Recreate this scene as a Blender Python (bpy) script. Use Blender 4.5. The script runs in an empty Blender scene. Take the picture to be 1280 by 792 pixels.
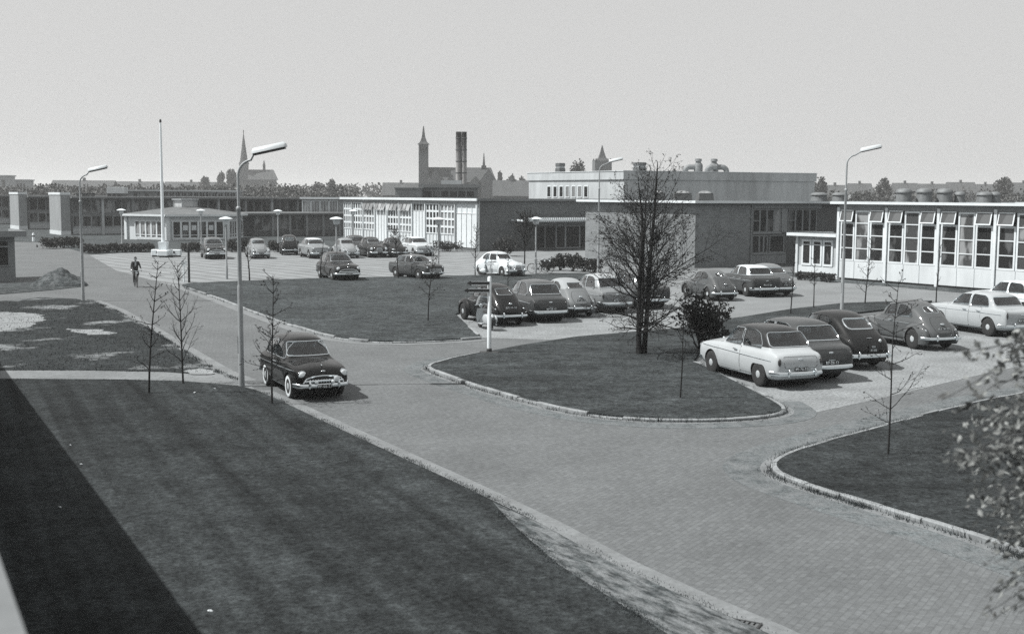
import bpy, bmesh, math, random
import numpy as np
from mathutils import Vector, Matrix, noise
from mathutils.bvhtree import BVHTree

SC = bpy.context.scene
COL = SC.collection
rng = random.Random(7)
R = math.radians

# ------------------------------------------------------------------ camera
F_PX, HC, PITCH, ROLL = 1480.0, 5.6, math.atan2(151, 1480), 0.0065
fw = Vector((0, math.cos(PITCH), -math.sin(PITCH)))
r0 = Vector((1, 0, 0))
u0 = Vector((0, math.sin(PITCH), math.cos(PITCH)))
rc = r0 * math.cos(ROLL) + u0 * math.sin(ROLL)
uc = u0 * math.cos(ROLL) - r0 * math.sin(ROLL)
CAM = Vector((0, 0, HC))


def ray(px, py):
    return fw + rc * ((px - 640) / F_PX) + uc * ((396 - py) / F_PX)


def G(px, py, z=0.0):
    """point of the plane at height z seen at photo pixel px, py"""
    d = ray(px, py)
    t = (z - HC) / d.z
    p = CAM + d * t
    return Vector((p.x, p.y, z))


def D(px, py, depth):
    d = ray(px, py)
    return CAM + d * (depth / d.y)


cd = bpy.data.cameras.new('camera')
cam = bpy.data.objects.new('camera', cd)
COL.objects.link(cam)
M = Matrix((rc, uc, -fw)).transposed().to_4x4()
M.translation = CAM
cam.matrix_world = M
cd.sensor_fit = 'HORIZONTAL'
cd.sensor_width = 36
cd.lens = F_PX / 1280 * 36
cd.clip_start = 0.1
cd.clip_end = 9000
cd.dof.use_dof = True
cd.dof.focus_distance = 60
cd.dof.aperture_fstop = 2.2
SC.camera = cam

SC.view_settings.view_transform = 'Standard'
SC.view_settings.look = 'None'
SC.view_settings.gamma = 1
SC.view_settings.use_curve_mapping = False
SC.view_settings.exposure = 0.4
SC.render.engine = 'CYCLES'
SC.cycles.max_bounces = 6
SC.cycles.transparent_max_bounces = 16
SC.cycles.volume_bounces = 1
SC.cycles.use_denoising = False
try:
    SC.cycles.denoiser = 'OPENIMAGEDENOISE'
except Exception:
    pass

# ------------------------------------------------------------------ light
EL, AZ = R(53), R(-8)
S = Vector((-math.cos(EL) * math.cos(AZ), math.cos(EL) * math.sin(AZ), math.sin(EL)))
sl = bpy.data.lights.new('sun', 'SUN')
sl.energy = 5.0
sl.angle = R(0.5)
sl.color = (1, 0.985, 0.96)
so = bpy.data.objects.new('sun', sl)
so.rotation_euler = (-S).to_track_quat('-Z', 'Y').to_euler()
so.location = (-30, 10, 60)
COL.objects.link(so)

W = bpy.data.worlds.new('World')
SC.world = W
W.use_nodes = True
nt = W.node_tree
bg = nt.nodes['Background']
sky = nt.nodes.new('ShaderNodeTexSky')
sky.sky_type = 'NISHITA'
sky.sun_disc = False
sky.sun_elevation = EL
sky.sun_rotation = math.atan2(S.x, S.y)
sky.altitude = 0
sky.air_density = 1.0
sky.dust_density = 2.0
bw = nt.nodes.new('ShaderNodeRGBToBW')
nt.links.new(sky.outputs['Color'], bw.inputs[0])
mx = nt.nodes.new('ShaderNodeMix')
mx.data_type = 'RGBA'
mx.inputs['Factor'].default_value = 0.9
nt.links.new(bw.outputs[0], mx.inputs['A'])
mx.inputs['B'].default_value = (5.2, 5.2, 5.16, 1)
nt.links.new(mx.outputs['Result'], bg.inputs['Color'])
bg.inputs['Strength'].default_value = 0.094

# ------------------------------------------------------------------ materials
MATS = {}


def g3(v, cool=1.0):
    return (v * (1 - 0.065 * cool), v, v * (1 + 0.03 * cool), 1)


def newmat(name):
    m = bpy.data.materials.new(name)
    m.use_nodes = True
    return m, m.node_tree, m.node_tree.nodes['Principled BSDF']


def N(t, typ, **kw):
    n = t.nodes.new(typ)
    for k, v in kw.items():
        setattr(n, k, v)
    return n


def mat(name, v, rough=0.7, metal=0.0, var=0.15, scale=6.0, bump=0.0, coat=0.0, spec=0.5, stretch=None, var2=0.0, scale2=0.4):
    """plain procedural material: grey base broken up by two noises in world space"""
    if name in MATS:
        return MATS[name]
    m, t, b = newmat(name)
    b.inputs['Roughness'].default_value = rough
    b.inputs['Metallic'].default_value = metal
    b.inputs['Coat Weight'].default_value = coat
    b.inputs['Coat Roughness'].default_value = 0.04
    b.inputs['Specular IOR Level'].default_value = spec
    tc = N(t, 'ShaderNodeTexCoord')
    src = tc.outputs['Object']
    if stretch:
        mp = N(t, 'ShaderNodeMapping')
        mp.inputs['Scale'].default_value = stretch
        t.links.new(src, mp.inputs[0])
        src = mp.outputs[0]
    nz = N(t, 'ShaderNodeTexNoise')
    nz.inputs['Scale'].default_value = scale
    nz.inputs['Detail'].default_value = 5
    nz.inputs['Roughness'].default_value = 0.65
    t.links.new(src, nz.inputs['Vector'])
    cr = N(t, 'ShaderNodeMapRange')
    cr.inputs['From Min'].default_value = 0.3
    cr.inputs['From Max'].default_value = 0.7
    cr.inputs['To Min'].default_value = 1 - var
    cr.inputs['To Max'].default_value = 1 + var
    t.links.new(nz.outputs['Fac'], cr.inputs['Value'])
    fac = cr.outputs[0]
    if var2:
        n2 = N(t, 'ShaderNodeTexNoise')
        n2.inputs['Scale'].default_value = scale2
        n2.inputs['Detail'].default_value = 4
        t.links.new(src, n2.inputs['Vector'])
        c2 = N(t, 'ShaderNodeMapRange')
        c2.inputs['From Min'].default_value = 0.3
        c2.inputs['From Max'].default_value = 0.7
        c2.inputs['To Min'].default_value = 1 - var2
        c2.inputs['To Max'].default_value = 1 + var2
        t.links.new(n2.outputs['Fac'], c2.inputs['Value'])
        mm = N(t, 'ShaderNodeMath', operation='MULTIPLY')
        t.links.new(fac, mm.inputs[0])
        t.links.new(c2.outputs[0], mm.inputs[1])
        fac = mm.outputs[0]
    vm = N(t, 'ShaderNodeVectorMath', operation='SCALE')
    c = g3(v)
    vm.inputs[0].default_value = c[:3]
    t.links.new(fac, vm.inputs['Scale'])
    t.links.new(vm.outputs[0], b.inputs['Base Color'])
    if bump:
        bp = N(t, 'ShaderNodeBump')
        bp.inputs['Strength'].default_value = 1.0
        bp.inputs['Distance'].default_value = bump
        t.links.new(nz.outputs['Fac'], bp.inputs['Height'])
        t.links.new(bp.outputs[0], b.inputs['Normal'])
    MATS[name] = m
    return m


def brick_mat(name, v, mortar, sx=0.22, sy=0.065, rough=0.85, rot=0.0, plane='xz', mortar_size=0.012, contrast=0.25):
    if name in MATS:
        return MATS[name]
    m, t, b = newmat(name)
    b.inputs['Roughness'].default_value = rough
    b.inputs['Specular IOR Level'].default_value = 0.3
    tc = N(t, 'ShaderNodeTexCoord')
    sp = N(t, 'ShaderNodeSeparateXYZ')
    t.links.new(tc.outputs['Object'], sp.inputs[0])
    cb = N(t, 'ShaderNodeCombineXYZ')
    if plane == 'wall':
        ad = N(t, 'ShaderNodeMath', operation='ADD')
        t.links.new(sp.outputs['X'], ad.inputs[0])
        t.links.new(sp.outputs['Y'], ad.inputs[1])
        t.links.new(ad.outputs[0], cb.inputs['X'])
        t.links.new(sp.outputs['Z'], cb.inputs['Y'])
        vec = cb.outputs[0]
    else:
        mp = N(t, 'ShaderNodeMapping')
        mp.inputs['Rotation'].default_value = (0, 0, rot)
        t.links.new(tc.outputs['Object'], mp.inputs[0])
        vec = mp.outputs[0]
    bk = N(t, 'ShaderNodeTexBrick')
    bk.inputs['Scale'].default_value = 1.0
    bk.inputs['Brick Width'].default_value = sx
    bk.inputs['Row Height'].default_value = sy
    bk.inputs['Mortar Size'].default_value = mortar_size
    bk.inputs['Color1'].default_value = g3(v * (1 - contrast))
    bk.inputs['Color2'].default_value = g3(v * (1 + contrast))
    bk.inputs['Mortar'].default_value = g3(mortar)
    t.links.new(vec, bk.inputs['Vector'])
    nz = N(t, 'ShaderNodeTexNoise')
    nz.inputs['Scale'].default_value = 0.35 if plane != 'wall' else 0.8
    nz.inputs['Detail'].default_value = 6
    nz.inputs['Roughness'].default_value = 0.6
    t.links.new(tc.outputs['Object'], nz.inputs['Vector'])
    cr = N(t, 'ShaderNodeMapRange')
    cr.inputs['From Min'].default_value = 0.3
    cr.inputs['From Max'].default_value = 0.7
    cr.inputs['To Min'].default_value = 0.86
    cr.inputs['To Max'].default_value = 1.14
    t.links.new(nz.outputs['Fac'], cr.inputs['Value'])
    n2 = N(t, 'ShaderNodeTexNoise')
    n2.inputs['Scale'].default_value = 9
    n2.inputs['Detail'].default_value = 3
    t.links.new(tc.outputs['Object'], n2.inputs['Vector'])
    c2 = N(t, 'ShaderNodeMapRange')
    c2.inputs['From Min'].default_value = 0.3
    c2.inputs['From Max'].default_value = 0.7
    c2.inputs['To Min'].default_value = 0.85
    c2.inputs['To Max'].default_value = 1.15
    t.links.new(n2.outputs['Fac'], c2.inputs['Value'])
    mm = N(t, 'ShaderNodeMath', operation='MULTIPLY')
    t.links.new(cr.outputs[0], mm.inputs[0])
    t.links.new(c2.outputs[0], mm.inputs[1])
    vm = N(t, 'ShaderNodeVectorMath', operation='SCALE')
    t.links.new(bk.outputs['Color'], vm.inputs[0])
    t.links.new(mm.outputs[0], vm.inputs['Scale'])
    t.links.new(vm.outputs[0], b.inputs['Base Color'])
    bp = N(t, 'ShaderNodeBump')
    bp.inputs['Distance'].default_value = 0.006
    bp.inputs['Strength'].default_value = 0.6
    bp.invert = True
    t.links.new(bk.outputs['Fac'], bp.inputs['Height'])
    t.links.new(bp.outputs[0], b.inputs['Normal'])
    MATS[name] = m
    return m


def glass_mat(name, tint=0.75):
    if name in MATS:
        return MATS[name]
    m, t, b = newmat(name)
    t.nodes.remove(b)
    out = t.nodes['Material Output']
    tr = N(t, 'ShaderNodeBsdfTransparent')
    tr.inputs[0].default_value = g3(tint)
    gl = N(t, 'ShaderNodeBsdfGlossy')
    gl.inputs['Roughness'].default_value = 0.02
    gl.inputs[0].default_value = (0.9, 0.9, 0.9, 1)
    fr = N(t, 'ShaderNodeFresnel')
    fr.inputs[0].default_value = 1.5
    mm = N(t, 'ShaderNodeMath', operation='MULTIPLY')
    mm.inputs[1].default_value = 2.0
    mm.use_clamp = True
    t.links.new(fr.outputs[0], mm.inputs[0])
    mi = N(t, 'ShaderNodeMixShader')
    t.links.new(mm.outputs[0], mi.inputs[0])
    t.links.new(tr.outputs[0], mi.inputs[1])
    t.links.new(gl.outputs[0], mi.inputs[2])
    t.links.new(mi.outputs[0], out.inputs[0])
    MATS[name] = m
    return m


# ------------------------------------------------------------------ geometry collector
class Geo:
    def __init__(s):
        s.v, s.f, s.m = [], [], []

    def add(s, vs, fs, mi=0, mx=None):
        o = len(s.v)
        if mx is not None:
            vs = [mx @ Vector(p) for p in vs]
        s.v.extend([tuple(p) for p in vs])
        for f in fs:
            s.f.append(tuple(i + o for i in f))
            s.m.append(mi)
        return s

    def box(s, x0, x1, y0, y1, z0, z1, mi=0, mx=None):
        vs = [(x0, y0, z0), (x1, y0, z0), (x1, y1, z0), (x0, y1, z0), (x0, y0, z1), (x1, y0, z1), (x1, y1, z1), (x0, y1, z1)]
        fs = [(3, 2, 1, 0), (4, 5, 6, 7), (0, 1, 5, 4), (1, 2, 6, 5), (2, 3, 7, 6), (3, 0, 4, 7)]
        return s.add(vs, fs, mi, mx)

    def bbox(s, x0, x1, y0, y1, z0, z1, bev=0.02, mi=0, mx=None):
        """box with chamfered vertical edges and top"""
        b = bev
        o = [(x0 + b, y0), (x1 - b, y0), (x1, y0 + b), (x1, y1 - b), (x1 - b, y1), (x0 + b, y1), (x0, y1 - b), (x0, y0 + b)]
        q = [(x0 + 2 * b, y0 + b), (x1 - 2 * b, y0 + b), (x1 - b, y0 + 2 * b), (x1 - b, y1 - 2 * b), (x1 - 2 * b, y1 - b), (x0 + 2 * b, y1 - b), (x0 + b, y1 - 2 * b), (x0 + b, y0 + 2 * b)]
        vs = [(x, y, z0) for x, y in o] + [(x, y, z1 - b) for x, y in o] + [(x, y, z1) for x, y in q]
        fs = [tuple(range(7, -1, -1)), tuple(range(16, 24))]
        for k in range(2):
            for i in range(8):
                j = (i + 1) % 8
                fs.append((k * 8 + i, k * 8 + j, k * 8 + 8 + j, k * 8 + 8 + i))
        return s.add(vs, fs, mi, mx)

    def tube(s, pts, rad, n=8, mi=0, caps=True, mx=None, flat=1.0):
        pts = [Vector(p) for p in pts]
        if not hasattr(rad, '__len__'):
            rad = [rad] * len(pts)
        vs, fs = [], []
        prev = None
        for i, p in enumerate(pts):
            a = pts[max(0, i - 1)]
            b = pts[min(len(pts) - 1, i + 1)]
            t = (b - a)
            t = t.normalized() if t.length > 1e-9 else Vector((0, 0, 1))
            if prev is None:
                ref = Vector((0, 0, 1)) if abs(t.z) < 0.9 else Vector((1, 0, 0))
                e1 = t.cross(ref).normalized()
            else:
                e1 = (prev - t * prev.dot(t))
                e1 = e1.normalized() if e1.length > 1e-6 else t.orthogonal().normalized()
            prev = e1
            e2 = t.cross(e1)
            for k in range(n):
                an = 2 * math.pi * k / n
                vs.append(p + e1 * (rad[i] * math.cos(an)) + e2 * (rad[i] * flat * math.sin(an)))
        for i in range(len(pts) - 1):
            for k in range(n):
                k2 = (k + 1) % n
                fs.append((i * n + k, i * n + k2, (i + 1) * n + k2, (i + 1) * n + k))
        if caps:
            fs.append(tuple(range(n - 1, -1, -1)))
            o = (len(pts) - 1) * n
            fs.append(tuple(range(o, o + n)))
        return s.add(vs, fs, mi, mx)

    def lathe(s, prof, n=16, mi=0, mx=None):
        """prof: list of (r, z), turned round z"""
        vs, fs = [], []
        for r, z in prof:
            for k in range(n):
                a = 2 * math.pi * k / n
                vs.append((r * math.cos(a), r * math.sin(a), z))
        for i in range(len(prof) - 1):
            for k in range(n):
                k2 = (k + 1) % n
                fs.append((i * n + k, i * n + k2, (i + 1) * n + k2, (i + 1) * n + k))
        if prof[0][0] > 1e-4:
            fs.append(tuple(range(n - 1, -1, -1)))
        if prof[-1][0] > 1e-4:
            o = (len(prof) - 1) * n
            fs.append(tuple(range(o, o + n)))
        return s.add(vs, fs, mi, mx)

    def prism(s, poly, z0, z1, mi=0, mx=None):
        n = len(poly)
        vs = [(x, y, z0) for x, y in poly] + [(x, y, z1) for x, y in poly]
        fs = [tuple(range(n - 1, -1, -1)), tuple(range(n, 2 * n))]
        for i in range(n):
            j = (i + 1) % n
            fs.append((i, j, n + j, n + i))
        return s.add(vs, fs, mi, mx)

    def ell(s, c, r, n=12, m=8, mi=0, mx=None, jit=0.0):
        vs, fs = [], []
        for i in range(m + 1):
            th = math.pi * i / m
            for k in range(n):
                a = 2 * math.pi * k / n
                q = 1 + (rng.uniform(-jit, jit) if jit else 0)
                vs.append((c[0] + r[0] * q * math.sin(th) * math.cos(a), c[1] + r[1] * q * math.sin(th) * math.sin(a), c[2] + r[2] * q * math.cos(th)))
        for i in range(m):
            for k in range(n):
                k2 = (k + 1) % n
                fs.append((i * n + k, (i + 1) * n + k, (i + 1) * n + k2, i * n + k2))
        return s.add(vs, fs, mi, mx)

    def mesh(s, name, mats, smooth=None):
        me = bpy.data.meshes.new(name)
        me.from_pydata(s.v, [], s.f)
        for m in (mats if isinstance(mats, (list, tuple)) else [mats]):
            me.materials.append(m)
        if any(s.m):
            me.polygons.foreach_set('material_index', s.m)
        me.update()
        if smooth:
            me.polygons.foreach_set('use_smooth', [True] * len(me.polygons))
            me.set_sharp_from_angle(angle=R(smooth))
        return me

    def build(s, name, mats, parent=None, smooth=None, loc=None, rotz=0):
        return link(name, s.mesh(name, mats, smooth), parent, loc, rotz)


def link(name, me, parent=None, loc=None, rotz=0):
    o = bpy.data.objects.new(name, me)
    COL.objects.link(o)
    if parent:
        o.parent = parent
    if loc is not None:
        o.location = loc
    if rotz:
        o.rotation_euler = (0, 0, rotz)
    return o


def tag(o, label=None, cat=None, group=None, kind=None):
    if label:
        o['label'] = label
    if cat:
        o['category'] = cat
    if group:
        o['group'] = group
    if kind:
        o['kind'] = kind
    return o


def empty(name, loc=(0, 0, 0), rz=0, label=None, cat=None, group=None):
    o = bpy.data.objects.new(name, None)
    COL.objects.link(o)
    o.location = loc
    o.rotation_euler = (0, 0, rz)
    o.empty_display_size = 0.3
    return tag(o, label, cat, group)


def poly_mesh(pts, z, name, m, kind='structure', thick=None, parent=None):
    """flat ground polygon from world points (concave allowed); thick = skirt downwards"""
    bm = bmesh.new()
    vs = [bm.verts.new((p[0], p[1], z)) for p in pts]
    f = bm.faces.new(vs)
    f.normal_update()
    if f.normal.z < 0:
        f.normal_flip()
    if thick:
        ext = bmesh.ops.extrude_edge_only(bm, edges=list(bm.edges))
        for e in ext['geom']:
            if isinstance(e, bmesh.types.BMVert):
                e.co.z -= thick
    bmesh.ops.triangulate(bm, faces=[q for q in bm.faces if len(q.verts) > 4])
    bmesh.ops.recalc_face_normals(bm, faces=list(bm.faces))
    up = sum(q.normal.z * q.calc_area() for q in bm.faces)
    if up < 0:
        bmesh.ops.reverse_faces(bm, faces=list(bm.faces))
    me = bpy.data.meshes.new(name)
    bm.to_mesh(me)
    bm.free()
    me.materials.append(m)
    o = link(name, me, parent)
    if kind:
        o['kind'] = kind
    return o


def smooth_line(pts, it=2, closed=False):
    pts = [Vector(p) for p in pts]
    for _ in range(it):
        q = []
        n = len(pts)
        rngk = range(n) if closed else range(n - 1)
        if not closed:
            q.append(pts[0])
        for i in rngk:
            a, b = pts[i], pts[(i + 1) % n]
            q.append(a * 0.75 + b * 0.25)
            q.append(a * 0.25 + b * 0.75)
        if not closed:
            q.append(pts[-1])
        pts = q
    return pts
# ------------------------------------------------------------------ ground materials
def grass_mat(name, v, sand=None, sandfac=(0.52, 0.62), sandscale=0.8, stripes=0.0, srot=0.0, stretch=None, mid=0.0, streak=0.0):
    m, t, b = newmat(name)
    b.inputs['Roughness'].default_value = 0.95
    b.inputs['Specular IOR Level'].default_value = 0.1
    tc = N(t, 'ShaderNodeTexCoord')

    def nz(scale, detail, lo, hi, st=None):
        n = N(t, 'ShaderNodeTexNoise')
        n.inputs['Scale'].default_value = scale
        n.inputs['Detail'].default_value = detail
        n.inputs['Roughness'].default_value = 0.7
        src = tc.outputs['Object']
        if st:
            mp = N(t, 'ShaderNodeMapping')
            mp.vector_type = 'TEXTURE'
            mp.inputs['Scale'].default_value = tuple(1 / q for q in st)
            mp.inputs['Rotation'].default_value = (0, 0, -srot)
            t.links.new(src, mp.inputs[0])
            src = mp.outputs[0]
        t.links.new(src, n.inputs['Vector'])
        c = N(t, 'ShaderNodeMapRange')
        c.inputs['From Min'].default_value = 0.28
        c.inputs['From Max'].default_value = 0.72
        c.inputs['To Min'].default_value = lo
        c.inputs['To Max'].default_value = hi
        t.links.new(n.outputs['Fac'], c.inputs['Value'])
        return c.outputs[0], n

    def mul(a, c):
        q = N(t, 'ShaderNodeMath', operation='MULTIPLY')
        t.links.new(a, q.inputs[0])
        t.links.new(c, q.inputs[1])
        return q.outputs[0]
    f1, n1 = nz(15, 6, 0.25, 1.75)
    f2, _ = nz(1.1, 5, 0.62, 1.38)
    f3, _ = nz(0.16, 3, 0.72, 1.28)
    f5, n5 = nz(5.5, 5, 0.55 - mid, 1.45 + mid)
    fac = mul(mul(mul(f1, f2), f3), f5)
    if streak:
        f6, _ = nz(1.0, 4, 1 - streak, 1 + streak, (0.10, 0.55, 1))  # long soft streaks paint shadows of rolling ground into the colour
        fac = mul(fac, f6)
    if stripes:
        f4, _ = nz(1.0, 2, 1 - stripes, 1 + stripes, (1.5, 0.04, 1))
        fac = mul(fac, f4)
    vm = N(t, 'ShaderNodeVectorMath', operation='SCALE')
    vm.inputs[0].default_value = (v * 0.88, v * 1.0, v * 1.04)
    t.links.new(fac, vm.inputs['Scale'])
    col = vm.outputs[0]
    if sand is not None:
        n = N(t, 'ShaderNodeTexNoise')
        n.inputs['Scale'].default_value = sandscale
        n.inputs['Detail'].default_value = 8
        n.inputs['Roughness'].default_value = 0.68
        src = tc.outputs['Object']
        if stretch:
            mp = N(t, 'ShaderNodeMapping')
            mp.vector_type = 'TEXTURE'
            mp.inputs['Rotation'].default_value = (0, 0, -srot)
            mp.inputs['Scale'].default_value = tuple(1 / q for q in stretch)
            t.links.new(src, mp.inputs[0])
            src = mp.outputs[0]
        t.links.new(src, n.inputs['Vector'])
        c = N(t, 'ShaderNodeMapRange')
        c.inputs['From Min'].default_value = sandfac[0]
        c.inputs['From Max'].default_value = sandfac[1]
        t.links.new(n.outputs['Fac'], c.inputs['Value'])
        s2, _ = nz(12, 5, 0.75, 1.25)
        v2 = N(t, 'ShaderNodeVectorMath', operation='SCALE')
        v2.inputs[0].default_value = g3(sand)[:3]
        t.links.new(s2, v2.inputs['Scale'])
        mix = N(t, 'ShaderNodeMix')
        mix.data_type = 'RGBA'
        t.links.new(c.outputs[0], mix.inputs['Factor'])
        t.links.new(col, mix.inputs['A'])
        t.links.new(v2.outputs[0], mix.inputs['B'])
        col = mix.outputs['Result']
    t.links.new(col, b.inputs['Base Color'])
    bp = N(t, 'ShaderNodeBump')
    bp.inputs['Distance'].default_value = 0.07
    bp.inputs['Strength'].default_value = 0.9
    t.links.new(n5.outputs['Fac'], bp.inputs['Height'])
    t.links.new(bp.outputs[0], b.inputs['Normal'])
    return m


def lot_mat():
    """pale concrete lot with dark joints every few metres"""
    m, t, b = newmat('striped_paving')
    b.inputs['Roughness'].default_value = 0.85
    tc = N(t, 'ShaderNodeTexCoord')
    mp = N(t, 'ShaderNodeMapping')
    mp.inputs['Rotation'].default_value = (0, 0, R(-40))
    t.links.new(tc.outputs['Object'], mp.inputs[0])
    w = N(t, 'ShaderNodeTexWave')
    w.wave_type = 'BANDS'
    w.bands_direction = 'X'
    w.inputs['Scale'].default_value = 0.20
    w.inputs['Distortion'].default_value = 1.1
    w.inputs['Detail'].default_value = 3
    w.inputs['Detail Scale'].default_value = 1.2
    t.links.new(mp.outputs[0], w.inputs['Vector'])
    c = N(t, 'ShaderNodeMapRange')
    c.inputs['From Min'].default_value = 0.0
    c.inputs['From Max'].default_value = 0.22
    c.inputs['To Min'].default_value = 0.55
    c.inputs['To Max'].default_value = 1.0
    t.links.new(w.outputs['Fac'], c.inputs['Value'])
    n = N(t, 'ShaderNodeTexNoise')
    n.inputs['Scale'].default_value = 0.5
    n.inputs['Detail'].default_value = 6
    t.links.new(tc.outputs['Object'], n.inputs['Vector'])
    c2 = N(t, 'ShaderNodeMapRange')
    c2.inputs['From Min'].default_value = 0.3
    c2.inputs['From Max'].default_value = 0.7
    c2.inputs['To Min'].default_value = 0.8
    c2.inputs['To Max'].default_value = 1.15
    t.links.new(n.outputs['Fac'], c2.inputs['Value'])
    mm = N(t, 'ShaderNodeMath', operation='MULTIPLY')
    t.links.new(c.outputs[0], mm.inputs[0])
    t.links.new(c2.outputs[0], mm.inputs[1])
    vm = N(t, 'ShaderNodeVectorMath', operation='SCALE')
    vm.inputs[0].default_value = g3(0.20)[:3]
    t.links.new(mm.outputs[0], vm.inputs['Scale'])
    t.links.new(vm.outputs[0], b.inputs['Base Color'])
    return m


ROADROT = R(-28)
GRASS = grass_mat('lawn_grass', 0.030, stripes=0.5, srot=R(-26))
GRASS3 = grass_mat('shadow_streaked_grass', 0.040, mid=0.15, streak=0.36)  # streaks are painted shadows of uneven ground
GRASS4 = grass_mat('dark_shadow_streaked_grass', 0.029, mid=0.15, streak=0.3)
GRASS2 = grass_mat('lawn_grass_pale', 0.050, mid=0.3)
PATCHY = grass_mat('patchy_grass', 0.030, sand=0.19, sandfac=(0.56, 0.64), sandscale=0.3)
WORN = grass_mat('worn_grass', 0.055, sand=0.165, sandfac=(0.42, 0.58), sandscale=1.7, srot=R(-32), stretch=(3.6, 0.9, 1))
FIELD = grass_mat('field', 0.05)
ROADM = brick_mat('brick_paving', 0.116, 0.100, 0.21, 0.105, rot=R(-58), mortar_size=0.009, contrast=0.10)
GRAVEL = mat('fine_gravel', 0.195, 0.95, var=0.5, scale=11, bump=0.03, var2=0.22, scale2=0.6)
SAND = mat('sand', 0.20, 0.95, var=0.2, scale=10, bump=0.01, var2=0.2, scale2=1.2)
GUTTER = mat('gutter_pavers', 0.155, 0.9, var=0.2, scale=9, var2=0.16, scale2=1.1)
KERBM = mat('kerb_stone', 0.215, 0.85, var=0.2, scale=7, var2=0.25, scale2=1.3)
PATHM = brick_mat('path_slabs', 0.165, 0.12, 0.6, 0.4, rot=R(10), mortar_size=0.015, contrast=0.06)
DRIVE = mat('driveway', 0.165, 0.92, var=0.15, scale=8, var2=0.14, scale2=0.35)

ground = poly_mesh([(-4000, -300), (4000, -300), (4000, 5500), (-4000, 5500)], -0.03, 'ground', FIELD)


def P(lst, z=0.0, it=0, closed=False):
    q = [G(a, b, 0) for a, b in lst]
    return smooth_line(q, it, closed) if it else q


# the whole paved area is one sheet; lawns are raised on top of it
road = poly_mesh([G(-260, 300), G(60, 300), G(300, 302), G(1500, 302), G(2300, 420), G(2600, 900), Vector((60, 3, 0)), Vector((-10, 3, 0)), Vector((-45, 30, 0))], 0.0, 'road', ROADM)

lot = poly_mesh(P([(112, 319), (150, 316), (300, 314.5), (430, 314), (600, 315), (729, 311), (760, 312), (737, 330), (746, 342), (736, 346), (590, 350), (400, 355), (232, 361), (200, 353), (145, 338)]), 0.004, 'parking_lot', lot_mat())
gravel = poly_mesh(P([(569, 394), (600, 422), (700, 425), (840, 412), (905, 397), (1000, 381), (900, 352), (760, 345), (640, 372)]), 0.004, 'gravel_bay', GRAVEL)
gravel2 = poly_mesh(P([(866, 455), (978, 517), (1012, 517), (1100, 498), (1200, 474), (1300, 452), (1420, 440), (1420, 392), (1100, 392), (930, 420)]), 0.004, 'gravel_lot', GRAVEL)
drive = poly_mesh(P([(745, 343), (737, 330), (760, 312), (780, 318), (860, 338), (900, 334), (1010, 346), (1110, 356), (1240, 369), (1420, 385), (1420, 394), (1180, 377), (1053, 381), (950, 394), (905, 398), (850, 372), (760, 352)]), 0.008, 'driveway', DRIVE)

# ---- lawns
lawnA = [(300, 483), (322, 489), (345, 499), (395, 523), (470, 558), (567, 603), (676, 656), (762, 704), (860, 750), (950, 789), (1100, 860)]
L1 = P([(-700, 472), (0, 474), (150, 475), (230, 477)] + lawnA) + [Vector((9, 4, 0)), Vector((-20, 4, 0))]
lawn = poly_mesh(L1, 0.03, 'lawn', GRASS, thick=0.06)
L2 = P([(-500, 377), (0, 377), (50, 372), (95, 374), (118, 378), (142, 389), (172, 406), (207, 427), (242, 449), (268, 464), (258, 469), (205, 465), (100, 463), (0, 463), (-700, 462)])
lawn2 = poly_mesh(L2, 0.03, 'side_lawn', PATCHY, thick=0.06)


def ragged(lst):
    pts = smooth_line([G(*p) for p in lst], 2, True)
    out = []
    for i, p in enumerate(pts):
        q = pts[(i + 1) % len(pts)]
        n = max(1, int((q - p).length / .16))
        out += [p.lerp(q, k / n) for k in range(n)]
    return [p + Vector((noise.noise(p * 1.7), noise.noise(p * 1.7 + Vector((9, 4, 2))), 0)) * .38 + Vector((noise.noise(p * 6), noise.noise(p * 6 + Vector((3, 8, 1))), 0)) * .13 for p in out]


path = poly_mesh(P([(-700, 461), (0, 463), (100, 463), (205, 465), (232, 461), (258, 463), (300, 474), (320, 487), (300, 484), (230, 478), (150, 476), (0, 475), (-700, 473)]), 0.012, 'path', PATHM)
s1 = poly_mesh(ragged([(-20, 391), (20, 391), (45, 392), (60, 399), (45, 404), (28, 412), (-20, 417)]), 0.036, 'sand_patch', SAND)
s2 = poly_mesh(ragged([(80, 411), (100, 412), (132, 413), (150, 419), (120, 420), (90, 416)]), 0.036, 'sand_patch', SAND)
s3 = poly_mesh(ragged([(232, 463), (250, 461), (272, 466), (262, 469), (238, 468)]), 0.036, 'sand_patch', SAND)
worn = poly_mesh(P([(616, 629), (676, 656.5), (762, 704.5), (860, 750.5), (950, 790), (1010, 822), (880, 832), (832, 793), (764, 750), (699, 708), (662, 676), (638, 654)]), 0.034, 'worn_verge', WORN)
# planted band with kiosk and soil heap
bed = poly_mesh(P([(-500, 352), (0, 355), (40, 353), (60, 345), (100, 346), (108, 358), (60, 363), (0, 368), (-500, 370)]), 0.03, 'planting_bed', grass_mat('weedy_soil', 0.05, sand=0.14, sandfac=(0.5, 0.7), sandscale=2.5), thick=0.06)
verge = poly_mesh(P([(18, 302), (60, 303), (112, 318), (200, 314.2), (300, 313.2), (426, 313), (428, 303), (300, 291), (80, 291), (20, 272), (-60, 268), (-60, 300)]), 0.03, 'verge', grass_mat('verge_grass', 0.06), thick=0.06)
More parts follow.
